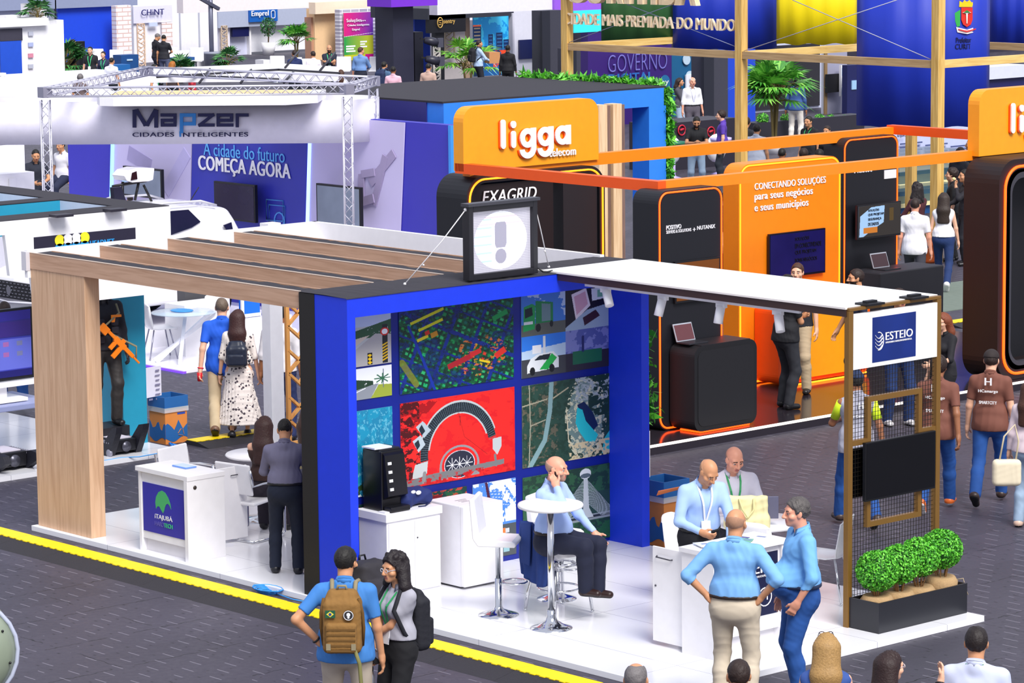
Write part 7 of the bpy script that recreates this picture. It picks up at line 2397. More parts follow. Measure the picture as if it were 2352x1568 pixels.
  for q, (off, ln) in enumerate(((.029, .070), (.010, .080), (-.010, .074), (-.029, .058))):
   b0 = wri[i] + fd * .088 * hm + t * off * hm
   p_ = b0
   ang = 0
   for sgm, fr in enumerate((.45, .30, .25)):
    ang += curl * (.42, .75, .55)[sgm] + .05 * q
    dd = fd * math.cos(ang) + nrm * math.sin(ang) + t * off * 1.2
    dd /= np.linalg.norm(dd)
    p2 = p_ + dd * ln * fr * hm
    V.cap(p_, p2, .0098 - .0008 * sgm, .0092 - .0008 * sgm, .006)
    p_ = p2
  b0 = wri[i] + fd * .030 + t * .024 + nrm * .006
  b1 = b0 + (t * .62 + fd * .62 + nrm * .42) * .036
  V.cap(b0, b1, .0135, .012, .012)
  V.cap(b1, b1 + (t * .25 + fd * .85 + nrm * .40) * .034, .0115, .0095, .006)
 V.cap(neck0 - np.array((0, 0, .03)), hp(0, -.022, -.045), (.060 if not female else .050), (.056 if not female else .046), .035)
 HA = Rh.T
 V.ell(hp(0, -.018, .028), HA, (.077 * hs, .098 * hs, .092 * hs), .02)
 V.ell(hp(0, .022, -.045), HA, (.060 * hs, .068 * hs, .066 * hs), .03)
 V.ell(hp(0, .064, -.090), HA, (.024, .022, .020), .03)
 V.cap(hp(-.040, .066, .022), hp(.040, .066, .022), .020, .020, .02)
 for sg in (-1, 1):
  V.ell(hp(sg * .050, .050, -.028), HA, (.024, .028, .022), .02)
  V.ell(hp(sg * .034, .098, .000), HA, (.017, .016, .012), .012, True)
  V.ell(hp(sg * .032, .072, .000), HA, (.0135, .0135, .0125), .002)
  V.ell(hp(sg * .078, -.008, -.008), np.array((Rh @ (1, .35 * sg, 0) / 1.06, Rh @ (-.35 * sg, 1, .15) / 1.07, Rh @ (0, 0, 1))), (.009, .021, .033), .008)
 V.cap(hp(0, .090, .010), hp(0, .112, -.030), .0095, .0135, .012)
 V.cap(hp(-.012, .098, -.034), hp(.012, .098, -.034), .010, .010, .008)
 V.cap(hp(-.020, .080, -.058), hp(.020, .080, -.058), .009, .009, .006)
 V.cap(hp(-.017, .080, -.069), hp(.017, .080, -.069), .0085, .0085, .005)
 P, q = V.mesh()
 C_ = P[q].mean(1)
 L = ((C_ - hc) @ Rh) / hs
 mi = np.zeros(len(q), int)
 x, y, z = L[:, 0], L[:, 1], L[:, 2]
 mi[(np.abs(x) < .024) & (z < -.051) & (z > -.078) & (y > .077)] = 1
 for sg in (-1, 1):
  de = np.sqrt((x - sg * .032) ** 2 + (y - .072) ** 2 + z ** 2)
  mi[(de < .0155) & (y > .077) & (np.abs(z) < .0075)] = 2
  mi[(np.hypot(x - sg * .032, z) < .0078) & (y > .08) & (de < .017)] = 3
 if not female or True:
  mi[(np.abs(z - .024 - .1 * (np.abs(x) - .03)) < .0042) & (np.abs(x) > .013) & (np.abs(x) < .052) & (y > .06)] = 3
 if beard:
  mi[(z < -.035) & (z > -.125) & (y > .0) & ~((np.abs(x) < .02) & (z > -.074) & (z < -.05)) & (np.abs(x) < .08) & ((z < -.075) | (np.abs(x) > .025) | (z > -.05))] = 4
 nm_w = 0
 root = bpy.data.objects.new(name, None)
 COL.objects.link(root)
 root.empty_display_size = .1
 sk = SKINS.get(skin, skin)
 lips = {'light': '#c97f74', 'pink': '#c87468', 'tan': '#a9685a', 'brown': '#7c4638', 'dark': '#5c3428'}.get(skin, '#b07060')
 hcx = HAIRC.get(hairc, hairc)
 mats = [M(sk, .5, var=.08, scale=30), M(lips, .5), M('#d2c8c4', .3), M('#2a1a14' if hairc not in ('grey', 'salt', 'blond') else '#4a3c34', .6), M(beard if isinstance(beard, str) else '#4a4040' if bald_band is True else (bald_band or hcx), .8)]
 put_mesh('body', P * s, q, mats, root, mi)
 HG = max(h, .009) / s
 def garment(nm, mat, build, box_lo=None, box_hi=None, amp=.004, fr=22, hh=None, smooth=True, mats=None, mfun=None):
  G = Vox(lo if box_lo is None else np.maximum(lo, box_lo), hi if box_hi is None else np.minimum(hi, box_hi), hh or HG)
  G.pending = (amp, fr, seed * 7 + len(nm), (.8, .8, .8) if nm == 'trousers' else (1.5, 1.5, .12) if nm == 'hair' and hair in ('long', 'longback') else (1, 1, .45))
  build(G)
  G.settle()
  P_, q_ = G.mesh()
  if len(q_) == 0:
   return None
  m_ = None
  if mfun is not None:
   m_ = mfun(P_[q_].mean(1))
  return put_mesh(nm, P_ * s, q_, mats or [mat], root, m_, smooth)
 # ------------------------------------------------ trousers / skirt
 hem_hi = ank[0][2]
 if skirt:
  def f(V):
   V.cap(tr(0, 0, .08), tr(0, .0, -.05), .10, .125, .05, sx, 1.5)
   V.cap(tr(0, 0, -.05), (0, -.02, skirt[1]), .125, skirt[2], .06, sx, 1.25)
   V.cut((0, 0, skirt[1]), (0, 0, -1))
  garment('skirt', skirt[0] if not isinstance(skirt[0], str) else M(skirt[0], .8), f, amp=.012, fr=18)
 else:
  def f(V):
   V.cap(tr(0, 0, -.03), tr(0, .0, .09), .115 * w + .004, .108 * w + .006, .05, sx, 1.5)
   if belly:
    V.ell(tr(0, .055 + belly * .42, .08), np.array((sx, Rt @ (0, 1, 0), Rt @ (0, 0, 1))), (.138 * w, .075 + belly * .52, .13), .05)
   if seat is None:
    V.ell(tr(0, -.075, -.03), np.eye(3), (.13 * w, .062, .085), .05)
   for i in (0, 1):
    leg(V, .013 if seat is None else .021, i, 1.0, .05, .014)
   V.cut(tr(0, 0, .105), Rt @ np.array((0, 0, 1.0)))
  garment('trousers', trouser_mat or M(trousers, .85, var=.10, scale=12), f, box_hi=np.array((9, 9, Pv[2] + .22)), amp=.0032, fr=22)
 for i in (0, 1):
  d, up = footdir(i)
  def f(V):
   V.cap(ank[i] - up * .040 - d * .03, ank[i] - up * .048 + d * .125, .046, .036, .03, np.cross(d, up), 1.15)
   V.cap(ank[i] + up * .0, ank[i] - up * .04, .044, .046, .03)
   V.cut(ank[i] - up * .082, -up)
   V.cut(ank[i] + up * .025, up)
  sm_ = [M(shoes, .4), M('#e8e6e6' if shoes in ('#e8e4e0', '#d8682a') else '#0f0f12', .6)]
  garment('shoe', None, f, ank[i] - .25, ank[i] + .25, 0, mats=sm_, mfun=lambda c, i=i, up=up: (((c - ank[i]) @ up) < -.066).astype(int), hh=max(HG * .8, .009))
 # ------------------------------------------------ shirt
 sl = {'short': (.72, 0), 'long': (1, .93), 'none': (0, 0), 'rolled': (1, .25), 'half': (1, .1), 'cap': (.4, 0)}[sleeve]
 bot = hz + (shirt_len - .93) if not tuck else hz + .090
 def f(V):
  torso(V, .010)
  if not tuck:
   V.cap(tr(0, -.004, -.06), tr(0, 0, .10), .124 * w + .014, .112 * w + .012, .05, sx, 1.48)
   if not belly:
    V.ell(tr(0, -.07, -.02), np.eye(3), (.145 * w, .085, .11), .05)
  else:
   V.cap(tr(0, .0, .09), tr(0, 0, .15), .113 * w + .010, .110 * w + .012, .04, sx, 1.48)
  pend = V.pending
  V.settle()
  S_ = Vox(V.lo, V.lo + (V.n - 1) * V.h - V.h * .5, V.h)
  for i in range(2):
   if not sl[0]:
    continue
   e = sh[i] + (elb[i] - sh[i]) * sl[0]
   S_.cap(sh[i], e, .059 * w ** .5 if not female else .051, (.051 if not female else .045) * w ** .3, .045)
   u_ = (elb[i] - sh[i]) / np.linalg.norm(elb[i] - sh[i])
   if sl[1]:
    e = elb[i] + (wri[i] - elb[i]) * sl[1]
    S_.cap(elb[i], e, .044 if not female else .039, .034, .03)
    if sleeve == 'rolled':
     S_.cap(e - (wri[i] - elb[i]) * .1, e, .050, .050, .01)
    u_ = (wri[i] - elb[i]) / np.linalg.norm(wri[i] - elb[i])
   S_.settle()
   S_.cut(e, u_, (e - .09, e + .09))
  if S_.D.shape == V.D.shape:
   S_.fold(pend[0] * .8, pend[1], pend[2] + 3, pend[3])
   V.merge((slice(None),) * 3, S_.D, .035)
  V.cut(tr(0, 0, bot - hz), Rt @ np.array((0, 0, -1.0)))
  V.cut(neck0 + np.array((0, 0, .020)), Rt @ np.array((0, .60, .80)), (neck0 - np.array((.085, .16, .12)), neck0 + np.array((.085, .16, .2)))) if not bare_shoulder else V.cut(tr(0, 0, .43), Rt @ np.array((0, 0, 1.0)))
 smats = [shirt_mat or M(shirt, .8, var=.05, scale=10)]
 garment('shirt' if name != 'mannequin' else 'vest', None, f, box_lo=np.array((-9, -9, min(bot, hz) - .25)), amp=.0042 if not tuck else .005, fr=20, mats=smats)
 if collar and not bare_shoulder:
  def cpt(a_, r_, z_, y_=.004):
   return (neck0 + Rt @ np.array((r_ * math.sin(a_), y_ + r_ * math.cos(a_), z_))) * s
  rad = [math.radians(q) for q in (28, 50, 80, 110, 140, 180, 220, 250, 280, 310, 332)]
  P0 = [cpt(q, .066, .012 - .034 * math.cos(q)) for q in rad]
  P1 = [cpt(q, .064, .040 - .026 * math.cos(q)) for q in rad]
  P2 = [cpt(q, .080 + .012 * max(0, math.cos(q)), .012 - (.060 if k_ in (0, 10) else .036) * max(0, math.cos(q)) - .004) for k_, q in enumerate(rad)]
  b = MB()
  n_ = len(rad)
  vs = P0 + P1 + P2
  fs = [(k, k + 1, n_ + k + 1, n_ + k) for k in range(n_ - 1)] + [(n_ + k, n_ + k + 1, 2 * n_ + k + 1, 2 * n_ + k) for k in range(n_ - 1)]
  b.smooth = True
  ob = b.add(vs, fs).build('collar', smats[0], root)
  sm = ob.modifiers.new('thick', 'SOLIDIFY')
  sm.thickness = .006
 if belt:
  def f(V):
   V.cap(tr(0, .0, .05), tr(0, 0, .13), .120 * w + .014, .117 * w + .014, .04, sx, 1.5)
   if belly:
    V.ell(tr(0, .05 + belly * .38, .07), np.array((sx, Rt @ (0, 1, 0), Rt @ (0, 0, 1))), (.135 * w + .004, .075 + belly * .45, .10), .05)
   V.cut(tr(0, 0, .072), Rt @ np.array((0, 0, -1.0)))
   V.cut(tr(0, 0, .104), Rt @ np.array((0, 0, 1.0)))
  garment('belt', M(belt, .5), f, Pv - .3, Pv + .3, 0)
 if vest:
  pass
 # ------------------------------------------------ hair
 hm = M(hcx, .6, var=.35, scale=70, bump=.5)
 hb = .010 if h > .0125 else .0075
 if bald_band and hair in ('bald', 'thin'):
  hair, hm = 'band', M(bald_band, .75, var=.2, scale=60)
 if hair != 'bald' and not (hair == 'capped'):
  t_ = {'short': .008, 'crop': .004, 'wavy': .018, 'curly': .024, 'long': .014, 'longback': .014, 'bun': .010, 'thin': .004, 'spiky': .012, 'band': .003}[hair]
  def f(V):
   V.ell(hp(0, -.020, .032), HA, ((.077 + t_) * hs, (.098 + t_) * hs, (.091 + t_ * 1.1) * hs), .01)
   if hair == 'band':
    V.cut(hp(0, -.03, .042), Rh @ np.array((0, .35, 1.0)))
    V.cut(hp(0, .022, 0), Rh @ np.array((0, 1.0, .25)))
   if hair not in ('curly', 'long', 'longback'):
    V.cut(hp(0, -.03, -.062), Rh @ np.array((0, .25, -1.0)))
   # hairline over the forehead and in front of the ears
   V.cut(hp(0, .070, .074), Rh @ np.array((0, .84, -.54)))
   V.cut(hp(0, .028, .0), Rh @ np.array((0, 1.0, -.12)), (hp(0, .06, -.01) - .085, hp(0, .06, -.01) + np.array((.085, .085, .04))))
   if hair == 'thin':
    V.ell(hp(0, .02, .12), HA, (.05, .08, .05), .01, True)
   if hair in ('long', 'longback'):
    for sg in (-1, -.6, -.2, .2, .6, 1):
     a_ = hp(sg * .055, -.055 - .02 * (abs(sg) < 1), .02)
     b_ = tr(sg * (.085 if hair == 'longback' else .07), -.10 + .02 * abs(sg), .40 - (.10 if hair == 'longback' else 0))
     V.cap(a_, (a_ + b_) / 2 + Rt @ np.array((0, -.02, 0)),   .048, .044, .05)
     V.cap((a_ + b_) / 2 + Rt @ np.array((0, -.02, 0)), b_, .044, .026, .05)
   if hair == 'curly':
    for sg in (-1, 1):
     for q_ in range(3):
      V.ell(hp(sg * (.075 + .02 * q_), -.05 + .01 * q_, -.02 - .065 * q_), HA, (.05, .06, .055), .03)
    V.cap(hp(0, -.09, .0), hp(0, -.10, -.17), .065, .055, .03, Rh @ (1, 0, 0), 1.3)
    r2 = np.random.RandomState(seed)
    for q_ in range(230):
     d = r2.randn(3)
     d /= np.linalg.norm(d)
     rr_ = r2.uniform(.013, .021)
     if q_ < 140:
      if d[1] > .35 and d[2] < .62:
       continue
      c2 = hp(.098 * d[0], -.024 + .116 * d[1], .032 + .110 * d[2])
     else:
      a2, t2 = r2.uniform(-1.9, 1.9), r2.rand()
      c2 = hp((.095 + .030 * t2) * math.sin(a2), -.045 - (.085 + .02 * t2) * math.cos(a2), -.02 - .22 * t2)
     V.ell(c2, HA, (rr_, rr_, rr_ * 1.5), .008)
   if hair == 'bun':
    V.ell(hp(0, -.125, .03), HA, (.04, .035, .04), .02)
  am, fr_ = {'curly': (.008, 110), 'wavy': (.010, 60), 'spiky': (.010, 90), 'band': (0, 1), 'longback': (.010, 60), 'long': (.009, 60)}.get(hair, (.005, 45))
  garment('hair', hm, f, hc - .46, hc + .2, am, fr_, hh=max(hb, h))
 if cap:
  def f(V):
   V.ell(hp(0, -.018, .038), HA, (.088, .108, .095), .01)
   V.cut(hp(0, 0, .030), Rh @ np.array((0, -.15, -1.0)))
   V.cap(hp(-.045, .085, .040), hp(.045, .085, .040), .012, .012, .01)
   V.cap(hp(-.03, .135, .030), hp(.03, .135, .030), .010, .010, .05)
  garment('cap', M(cap, .8), f, hc - .2, hc + .25, 0, hh=max(hb, h))
  if hair == 'capped':
   def f(V):
    V.ell(hp(0, -.022, .020), HA, (.081, .100, .085), .01)
    V.cut(hp(0, -.03, -.055), Rh @ np.array((0, .25, -1.0)))
    V.cut(hp(0, .02, .0), Rh @ np.array((0, 1.0, 0)))
   garment('hair', hm, f, hc - .2, hc + .2, .003, 45, hh=max(hb, h))
 if glasses:
  b = MB()
  for sg in (-1, 1):
   o_ = (0, .04, .09) if sunglasses else (0, 0, 0)
   cz, cy = (.122, .034) if sunglasses else (.0, .100)
   ringp = [hp(sg * .032 + .021 * math.cos(k * .52), cy + (-.03 * math.sin(k * .52) if sunglasses else 0), cz + .016 * math.sin(k * .52)) * s for k in range(12)]
   b.tube(ringp, .0028, 5, True)
   b.tube([hp(sg * .053, cy, cz + .004) * s, hp(sg * .084, -.005 if not sunglasses else -.02, .004 if not sunglasses else .05) * s], .0025, 5)
  b.tube([hp(-.011, cy, cz) * s, hp(.011, cy, cz) * s], .0025, 5)
  b.build('glasses', M(glasses, .3), root)
 # ------------------------------------------------ lanyard, badge, watch
 if lanyard:
  G = Vox(np.array((-.25, -.3, hz - .1)) + Pv * (1, 1, 0), np.array((.25, .45, hz + .75)) + Pv * (1, 1, 0), .012)
  torso(G, .016)
  b = MB()
  rt = MB()
  def surf(x_, z_):
   ix = int(round((x_ - G.lo[0]) / G.h))
   iz = int(round((z_ - G.lo[2]) / G.h))
   if not (0 <= ix < G.n[0] and 0 <= iz < G.n[2]):
    return None
   col = G.D[ix, :, iz]
   k = np.where(col < 0)[0]
   return None if len(k) == 0 else G.ax[1][k[-1]] + .010
  for sg in (-1, 1):
   line = [neck0 + Rt @ np.array((sg * .055, -.05, .015)), neck0 + Rt @ np.array((sg * .068, .03, .0))]
   for k in range(1, 9):
    f_ = k / 8
    x_, z_ = sg * (.068 - .060 * f_), -.03 - .33 * f_
    p_ = neck0 + Rt @ np.array((x_, .05, z_))
    yy = surf(p_[0], p_[2])
    if yy is not None and abs(tw) < .5:
     p_[1] = max(yy, p_[1] if k < 2 else -9)
    line.append(p_)
   for a_, c_ in zip(line, line[1:]):
    b.bar(a_ * s, c_ * s, .018, .004, up=Rt @ np.array((0, 1.0, .2)))
  ob = b.build('lanyard', M(lanyard, .6), root)
  if badge:
   c_ = (line[-1] + np.array((-line[-1][0], .012, -.06)))
   ax_ = ((1, 0, 0), (0, -.15, 1), (0, 1, .15))
   o2 = MB().obox(c_ * s, ax_, (.045, .06, .003)).build('badge', M('#f2f2f4', .4), ob)
   MB().obox((c_ + np.array((0, .005, -.03))) * s, ax_, (.045, .022, .002)).build('badge_stripe', M(badge if isinstance(badge, str) else '#1f8a4a', .4), ob)
 if watch:
  i = watch[1]
  d_ = (wri[i] - elb[i]) / np.linalg.norm(wri[i] - elb[i])
  c_ = wri[i] - d_ * .02
  a_ = np.cross(d_, (0, 0, 1.0)) if abs(d_[2]) < .9 else np.cross(d_, (1.0, 0, 0))
  a_ /= np.linalg.norm(a_)
  b_ = np.cross(d_, a_)
  MB().tube([(c_ + (a_ * math.cos(k * .6) + b_ * math.sin(k * .6)) * .033) * s for k in range(10)], .009, 6, True).build('wristband', M(watch[0], .5), root)
 # ------------------------------------------------ place
 def place(at_):
  p0 = np.array(at_, float)
  tc = CAM[:2] - p0[:2]
  tc /= np.linalg.norm(tc)
  a = math.radians(face)
  fw = math.cos(a) * tc + math.sin(a) * CR[:2] / np.linalg.norm(CR[:2])
  return math.atan2(-fw[0], fw[1])
 tz = top[2] * s + {'curly': .035, 'long': .014, 'short': .01, 'wavy': .016}.get(hair, .005)
 g = onZ(px, py, base + tz) if at is None else np.array(at, float)
 rz = place(g)
 off = rotz(rz) @ (top * s)
 loc = g - np.array((off[0], off[1], 0)) if at is None else g
 root.location = (loc[0], loc[1], base)
 root.rotation_euler[2] = rz
 tag(root, label, cat, group)
 Rw = rotz(rz)
 J = dict(root=root, rz=rz, s=s)
 B0 = np.array((loc[0], loc[1], base))
 wp = lambda p_: B0 + Rw @ (np.array(p_) * s)
 J['w'] = wp
 J['tr'] = lambda x_, y_, z_: wp(tr(x_, y_, z_))
 J['hand'] = [wp(wri[i] + (wri[i] - elb[i]) / np.linalg.norm(wri[i] - elb[i]) * .085) for i in (0, 1)]
 J['wrist'] = [wp(q_) for q_ in wri]
 J['elbow'] = [wp(q_) for q_ in elb]
 J['fwd'] = Rw @ np.array((0, 1.0, 0))
 J['right'] = Rw @ np.array((1.0, 0, 0))
 J['head'] = wp(hc)
 J['Rh'] = Rw @ Rh
 J['Rt'] = Rw @ Rt
 J['pel'] = wp(Pv)
 return J
# ================================================================ the people
JEANS = M('#1f4f96', .85, var=.25, scale=9)
JEANSD = M('#1b3364', .85, var=.2, scale=9)
JEANSL = M('#9db4cc', .85, var=.2, scale=9)
def soft(name, parent, base, build, mat, h=.01, lo=(-.5, -.5, -.5), hi=(.5, .5, .5), amp=0, fr=25):
 """soft shape in the thing's own frame"""
 V = Vox(lo, hi, h)
 build(V)
 if amp:
  V.fold(amp, fr, 3)
 P_, q_ = V.mesh()
 return put_mesh(name, P_, q_, [mat], parent)
I3 = np.eye(3)
def carried(name, label, cat, J, p):
 """thing held or worn by a person: own frame at p, x right, y forward of the wearer"""
 return thing(name, label, cat, p, J['rz'], None, True)
def backpack(J, label, col, w=.30, hh=.46, d=.17, z=.34, strap=None, pocket=True, h=.009, off=-.125, mat=None, dx=0.0):
 p = J['tr'](dx, off - d * .55, z)
 t = carried('backpack', label, 'backpack', J, p)
 m = mat or M(col, .8, var=.12, scale=30, bump=.3)
 def f(V):
  V.rbox((0, 0, -.03), I3, (w / 2, d / 2, hh / 2 - .03), .05, .03)
  V.rbox((0, .015, hh / 2 - .10), I3, (w / 2 - .03, d / 2 - .03, .11), .05, .05)
 soft('pack_body', t, None, f, m, h, (-.3, -.25, -.4), (.3, .25, .4), .003, 30)
 if pocket:
  def f(V):
   V.rbox((0, -d / 2 - .01, -hh * .20), I3, (w / 2 - .03, .035, hh * .23), .03, .01)
  soft('front_pocket', t, None, f, m, h, (-.3, -.3, -.4), (.3, .1, .4), .002, 30)
 s_ = J['s']
 for sg in (-1, 1):
  y0 = d * .5
  MB().tube([(sg * .09 - dx, y0 - .01, hh / 2 - .08), (sg * .095 - dx, y0 + .06, hh / 2 + .035 + (.15 - z * 0) * 0), (sg * .105 - dx, y0 + .15, hh / 2 + .03), (sg * .125 - dx, y0 + .235, hh / 2 - .12), (sg * .16 - dx, y0 + .16, -.06), (sg * .14 - dx, y0 + .02, -hh / 2 + .06)], .019, 6).build('strap', strap or m, t)
 return t
def back_print(J, lines, y=-.136, name='print'):
 """lettering on the back of a garment"""
 for q, z, w_, hh, col in lines:
  r_ = J['Rt']
  c = J['tr'](0, y, z)
  u = -J['Rt'] @ np.array((1.0, 0, 0)) * -1
  u = J['Rt'] @ np.array((1.0, 0, 0))
  o = text(q, c - u * w_ / 2, u * w_, J['Rt'] @ np.array((0, 0, hh)), M(col, .7), None, .006, .03, name)
  me = o.data
  co = np.zeros(len(me.vertices) * 3)
  me.vertices.foreach_get('co', co)
  B = np.array(J['root'].location)
  co = (co.reshape(-1, 3) - B) @ rotz(-J['rz']).T
  me.vertices.foreach_set('co', co.reshape(-1))
  me.update()
  o.parent = J['root']
def phone(J, i, label, tilt=0):
 p = J['hand'][i] + np.array((0, 0, .025))
 t = carried('mobile_phone', label, 'phone', J, p)
 if tilt:
  ax = ((1, 0, 0), (0, .5, .87), (0, -.87, .5))
 else:
  ax = ((1, 0, 0), (0, .87, .5), (0, -.5, .87))
 MB().obox((0, 0, 0), ax, (.036, .072, .005)).build('case', BLACK, t, .003)
 MB().obox(np.array(ax[2]) * .0055, ax, (.032, .066, .0006)).build('screen', M('#202838', .2, emit=.1), t)
 return t
# ---------------------------------------------------------------- nearest figures
J = person('person in blue polo and beige trousers seen from behind wearing a tan backpack', 793, 1254, 1.79, 174, 0, h=.007, w=1.12, skin='tan',
           hair='short', hairc='black', head=(-22, 4), arms=('hip', 'hang'), shirt='#3f80c8', sleeve='short', shirt_len=.84, trousers='#b8ab9b', beard='#2a201c', watch=('#17171a', 0))
TAN = M('#8a6430', .85, var=.15, scale=30, bump=.35)
bp = backpack(J, 'tan tactical backpack with flag and skull patches on the man in blue', None, .31, .50, .20, .27, M('#8f8468', .8), True, .007, -.12, TAN)
b = MB()
for k in range(5):
 b.box(-.115, .115, -.150, -.142, -.215 + .043 * k, -.200 + .043 * k)
b.build('webbing', M('#6e4e22', .9), bp)
fl = MB().box(-.125, -.045, -.122, -.118, .055, .115).build('flag_patch', M('#14563a', .7), bp)
MB().prism([(-.115, -.1225, .085), (-.085, -.1225, .108), (-.055, -.1225, .085), (-.085, -.1225, .062)], (0, -.002, 0)).build('flag_diamond', M('#e8d040', .7), fl)
MB().prism([(-.085 + .012 * math.cos(k * .5), -.125, .085 + .012 * math.sin(k * .5)) for k in range(13)], (0, -.002, 0)).build('flag_disc', M('#20408a', .7), fl)
sp_ = MB().prism([(.06 + .042 * math.cos(k * .3), -.118, .075 + .042 * math.sin(k * .3)) for k in range(21)], (0, -.005, 0)).build('round_patch', M('#26262a', .7), bp)
MB().tube([(.06 + .037 * math.cos(k * .3), -.124, .075 + .037 * math.sin(k * .3)) for k in range(21)], .003, 4, True).build('patch_ring', WHITE, sp_)
MB().ball((.06, -.124, .08), (.016, .004, .017), 6).ball((.06, -.124, .060), (.010, .004, .012), 5).build('patch_skull', WHITE, sp_)
for sg in (-1, 1):
 MB().tube([(sg * .14, -.06, .20), (sg * .165, -.05, .08), (sg * .17, -.02, -.05), (sg * .155, .02, -.2)], .014, 6).build('side_strap', M('#6e4e22', .9), bp)
 MB().box(sg * .10 - .018, sg * .10 + .018, -.155, -.142, -.20, -.15).build('buckle', M('#8f8468', .7), bp)
MB().tube([(.10, -.10, -.2), (.14, -.10, -.32), (.15, -.09, -.50), (.145, -.09, -.62)], .016, 6).build('hanging_strap', M('#7d7a48', .8), bp)
MB().tube([(-.04, .0, .25), (-.03, -.01, .29), (.03, -.01, .29), (.04, .0, .25)], .012, 6).build('grab_handle', M('#8f8468', .8), bp)
J = person('woman in grey polo with long dark curly hair, lanyard and glasses', 905, 1264, 1.69, -52, 0, h=.007, w=.98, female=True, skin='tan', hair='curly', hairc='#1a1014',
           head=(0, 4), arms=('fore', 'front'), shirt='#a8a7b2', sleeve='short', shirt_len=.93, tuck=True, trousers='#101015', lanyard='#2a9a58', badge='#2a3aa8', glasses='#c8ccd8', watch=('#e6d8d4', 1))
backpack(J, 'black backpack with mustard panel worn by the curly haired woman', '#1a1b24', .27, .50, .15, .22, None, True, .009, -.10)
p = J['hand'][1]
t = thing('steel_bottle', 'brushed steel water bottle hanging from the hand of the curly haired woman', 'bottle', (p[0], p[1], p[2] - .33))
MB().lathe([(.034, 0), (.036, .01), (.036, .20), (.026, .235), (.022, .25)], (p[0], p[1], p[2] - .33), 18).build('flask', M('#b4b4bc', .3, .9), t)
MB().lathe([(.025, .25), (.025, .285), (.015, .29), (.010, .33)], (p[0], p[1], p[2] - .33), 14).build('cap', BLACK, t)
p = J['hand'][1]
t = carried('mobile_phone', 'dark phone in the hand above the steel bottle', 'phone', J, p + np.array((.03, .0, .03)))
MB().obox((0, 0, 0), ((.8, .3, .5), (-.3, 1, 0), (-.5, 0, .8)), (.07, .035, .005)).build('case', BLACK, t)
J = person('man in charcoal shirt and dark trousers standing with his back turned by the counter', 650, 983, 1.60, 176, .06, at=(3.92, .50, .06), h=.0075, w=1.02, skin='tan', hair='crop', hairc='black',
           head=(0, 24), arms=('hold', 'hold'), shirt='#74718a', sleeve='long', tuck=True, trousers='#141c30', belt='#15151a', lean=4, shoes='#14141a')
J = person('bald man in light blue shirt phoning on a white bar stool', 1277, 1047, 1.76, 62, .06, h=.0072, w=1.12, belly=.07, skin='pink', hair='bald', hairc='grey', bald_band='#b08a78', beard='#b48a78',
           head=(4, 2), lean=3, arms=('palm', 'ear'), shirt='#a9c1f4', sleeve='long', tuck=True, trousers='#171c34', belt='#241a18', seat=.66, feet=((-.10, .44, .30, 0), (.06, .40, .34, 0)), shoes='#2a1512')
p = J['hand'][1]
t = carried('mobile_phone', 'black phone held to the ear of the seated bald man', 'phone', J, p + J['right'] * -.02)
MB().obox((0, 0, 0), ((.15, .95, 0), (0, -.3, .95), (1, -.1, 0)), (.036, .07, .005)).build('case', BLACK, t)
J = person('bald man with white lanyard standing behind the sponsor counter and looking down', 1636, 1060, 1.71, 22, .06, h=.0072, w=1.08, skin='tan', hair='bald', hairc='dark', bald_band='#b58868',
           head=(16, 28), lean=14, arms=('table', 'hold'), shirt='#a6c4f2', sleeve='long', shirt_len=.9, tuck=True, trousers='#17171d', lanyard='#eef0f4', badge='#1f9a5a', belt='#15151a')
J = person('balding man in pale grey shirt with green lanyard behind the yellow tote bag', 1690, 1028, 1.80, 14, .06, seat=.47, h=.008, w=1.15, skin='pink', hair='thin', hairc='#5a4a44', bald_band='#a07a68', head=(12, 22),
           arms=('hold', 'phone'), shirt='#d2cfdc', sleeve='long', trousers='#23252e', lanyard='#2a9a58')
pt = J
p = J['hand'][1]
phone(J, 1, 'phone in the hand of the man behind the tote bag')
J = person('bald man in light blue shirt and khaki trousers with hands on hips, back turned', 1690, 1168, 1.79, 168, 0, h=.007, w=1.14, skin='tan', hair='bald', hairc='dark', bald_band='#b08468', head=(-8, 4),
           arms=('hip', 'hip'), shirt='#7db4ea', sleeve='rolled', tuck=True, trousers='#cdbfa9', belt='#2a1d18', shoes='#5a4634')
J = person('stout man in light blue shirt and jeans standing in profile', 1832, 1143, 1.80, -80, 0, h=.007, w=1.34, belly=.15, skin='pink', hair='spiky', hairc='salt', head=(4, 2),
           arms=('pocket', 'hang'), shirt='#76b4ec', sleeve='long', tuck=True, trouser_mat=JEANS, belt='#1c2a4a', shoes='#3a2a20')
c = J['tr'](-.09, .165, .36)
pz = [(c + J['fwd'] * .0 + J['right'] * (.022 * math.cos(k * .5)) + np.array((0, 0, .016 * math.sin(k * .5)))) for k in range(13)]
J = person('man with short grey hair at the bottom edge, only his head showing', 1460, 1523, 1.74, 170, 0, h=.0085, w=1.1, skin='tan', hair='thin', hairc='grey', shirt='#6a7286')
J = person('man with short dark hair at the bottom edge beside khaki trousers', 1697, 1514, 1.74, 190, 0, h=.0085, skin='tan', hair='crop', hairc='dark', shirt='#202226', glasses='#1a1a1e')
J = person('blonde woman in denim top with sunglasses on her head', 1898, 1456, 1.66, 176, 0, h=.008, female=True, skin='light', hair='longback', hairc='#a8834e', sleeve='none', shirt='#35549a', glasses='#1c1620', sunglasses=True, head=(8, 0))
J = person('dark haired woman in glasses raising her right hand', 2043, 1497, 1.64, 158, 0, h=.008, female=True, skin='light', hair='longback', hairc='#2a1614', arms=('hang', 'raise'), shirt='#3a3036', glasses='#e0d0d0', head=(-25, 0), watch=('#1a1418', 1))
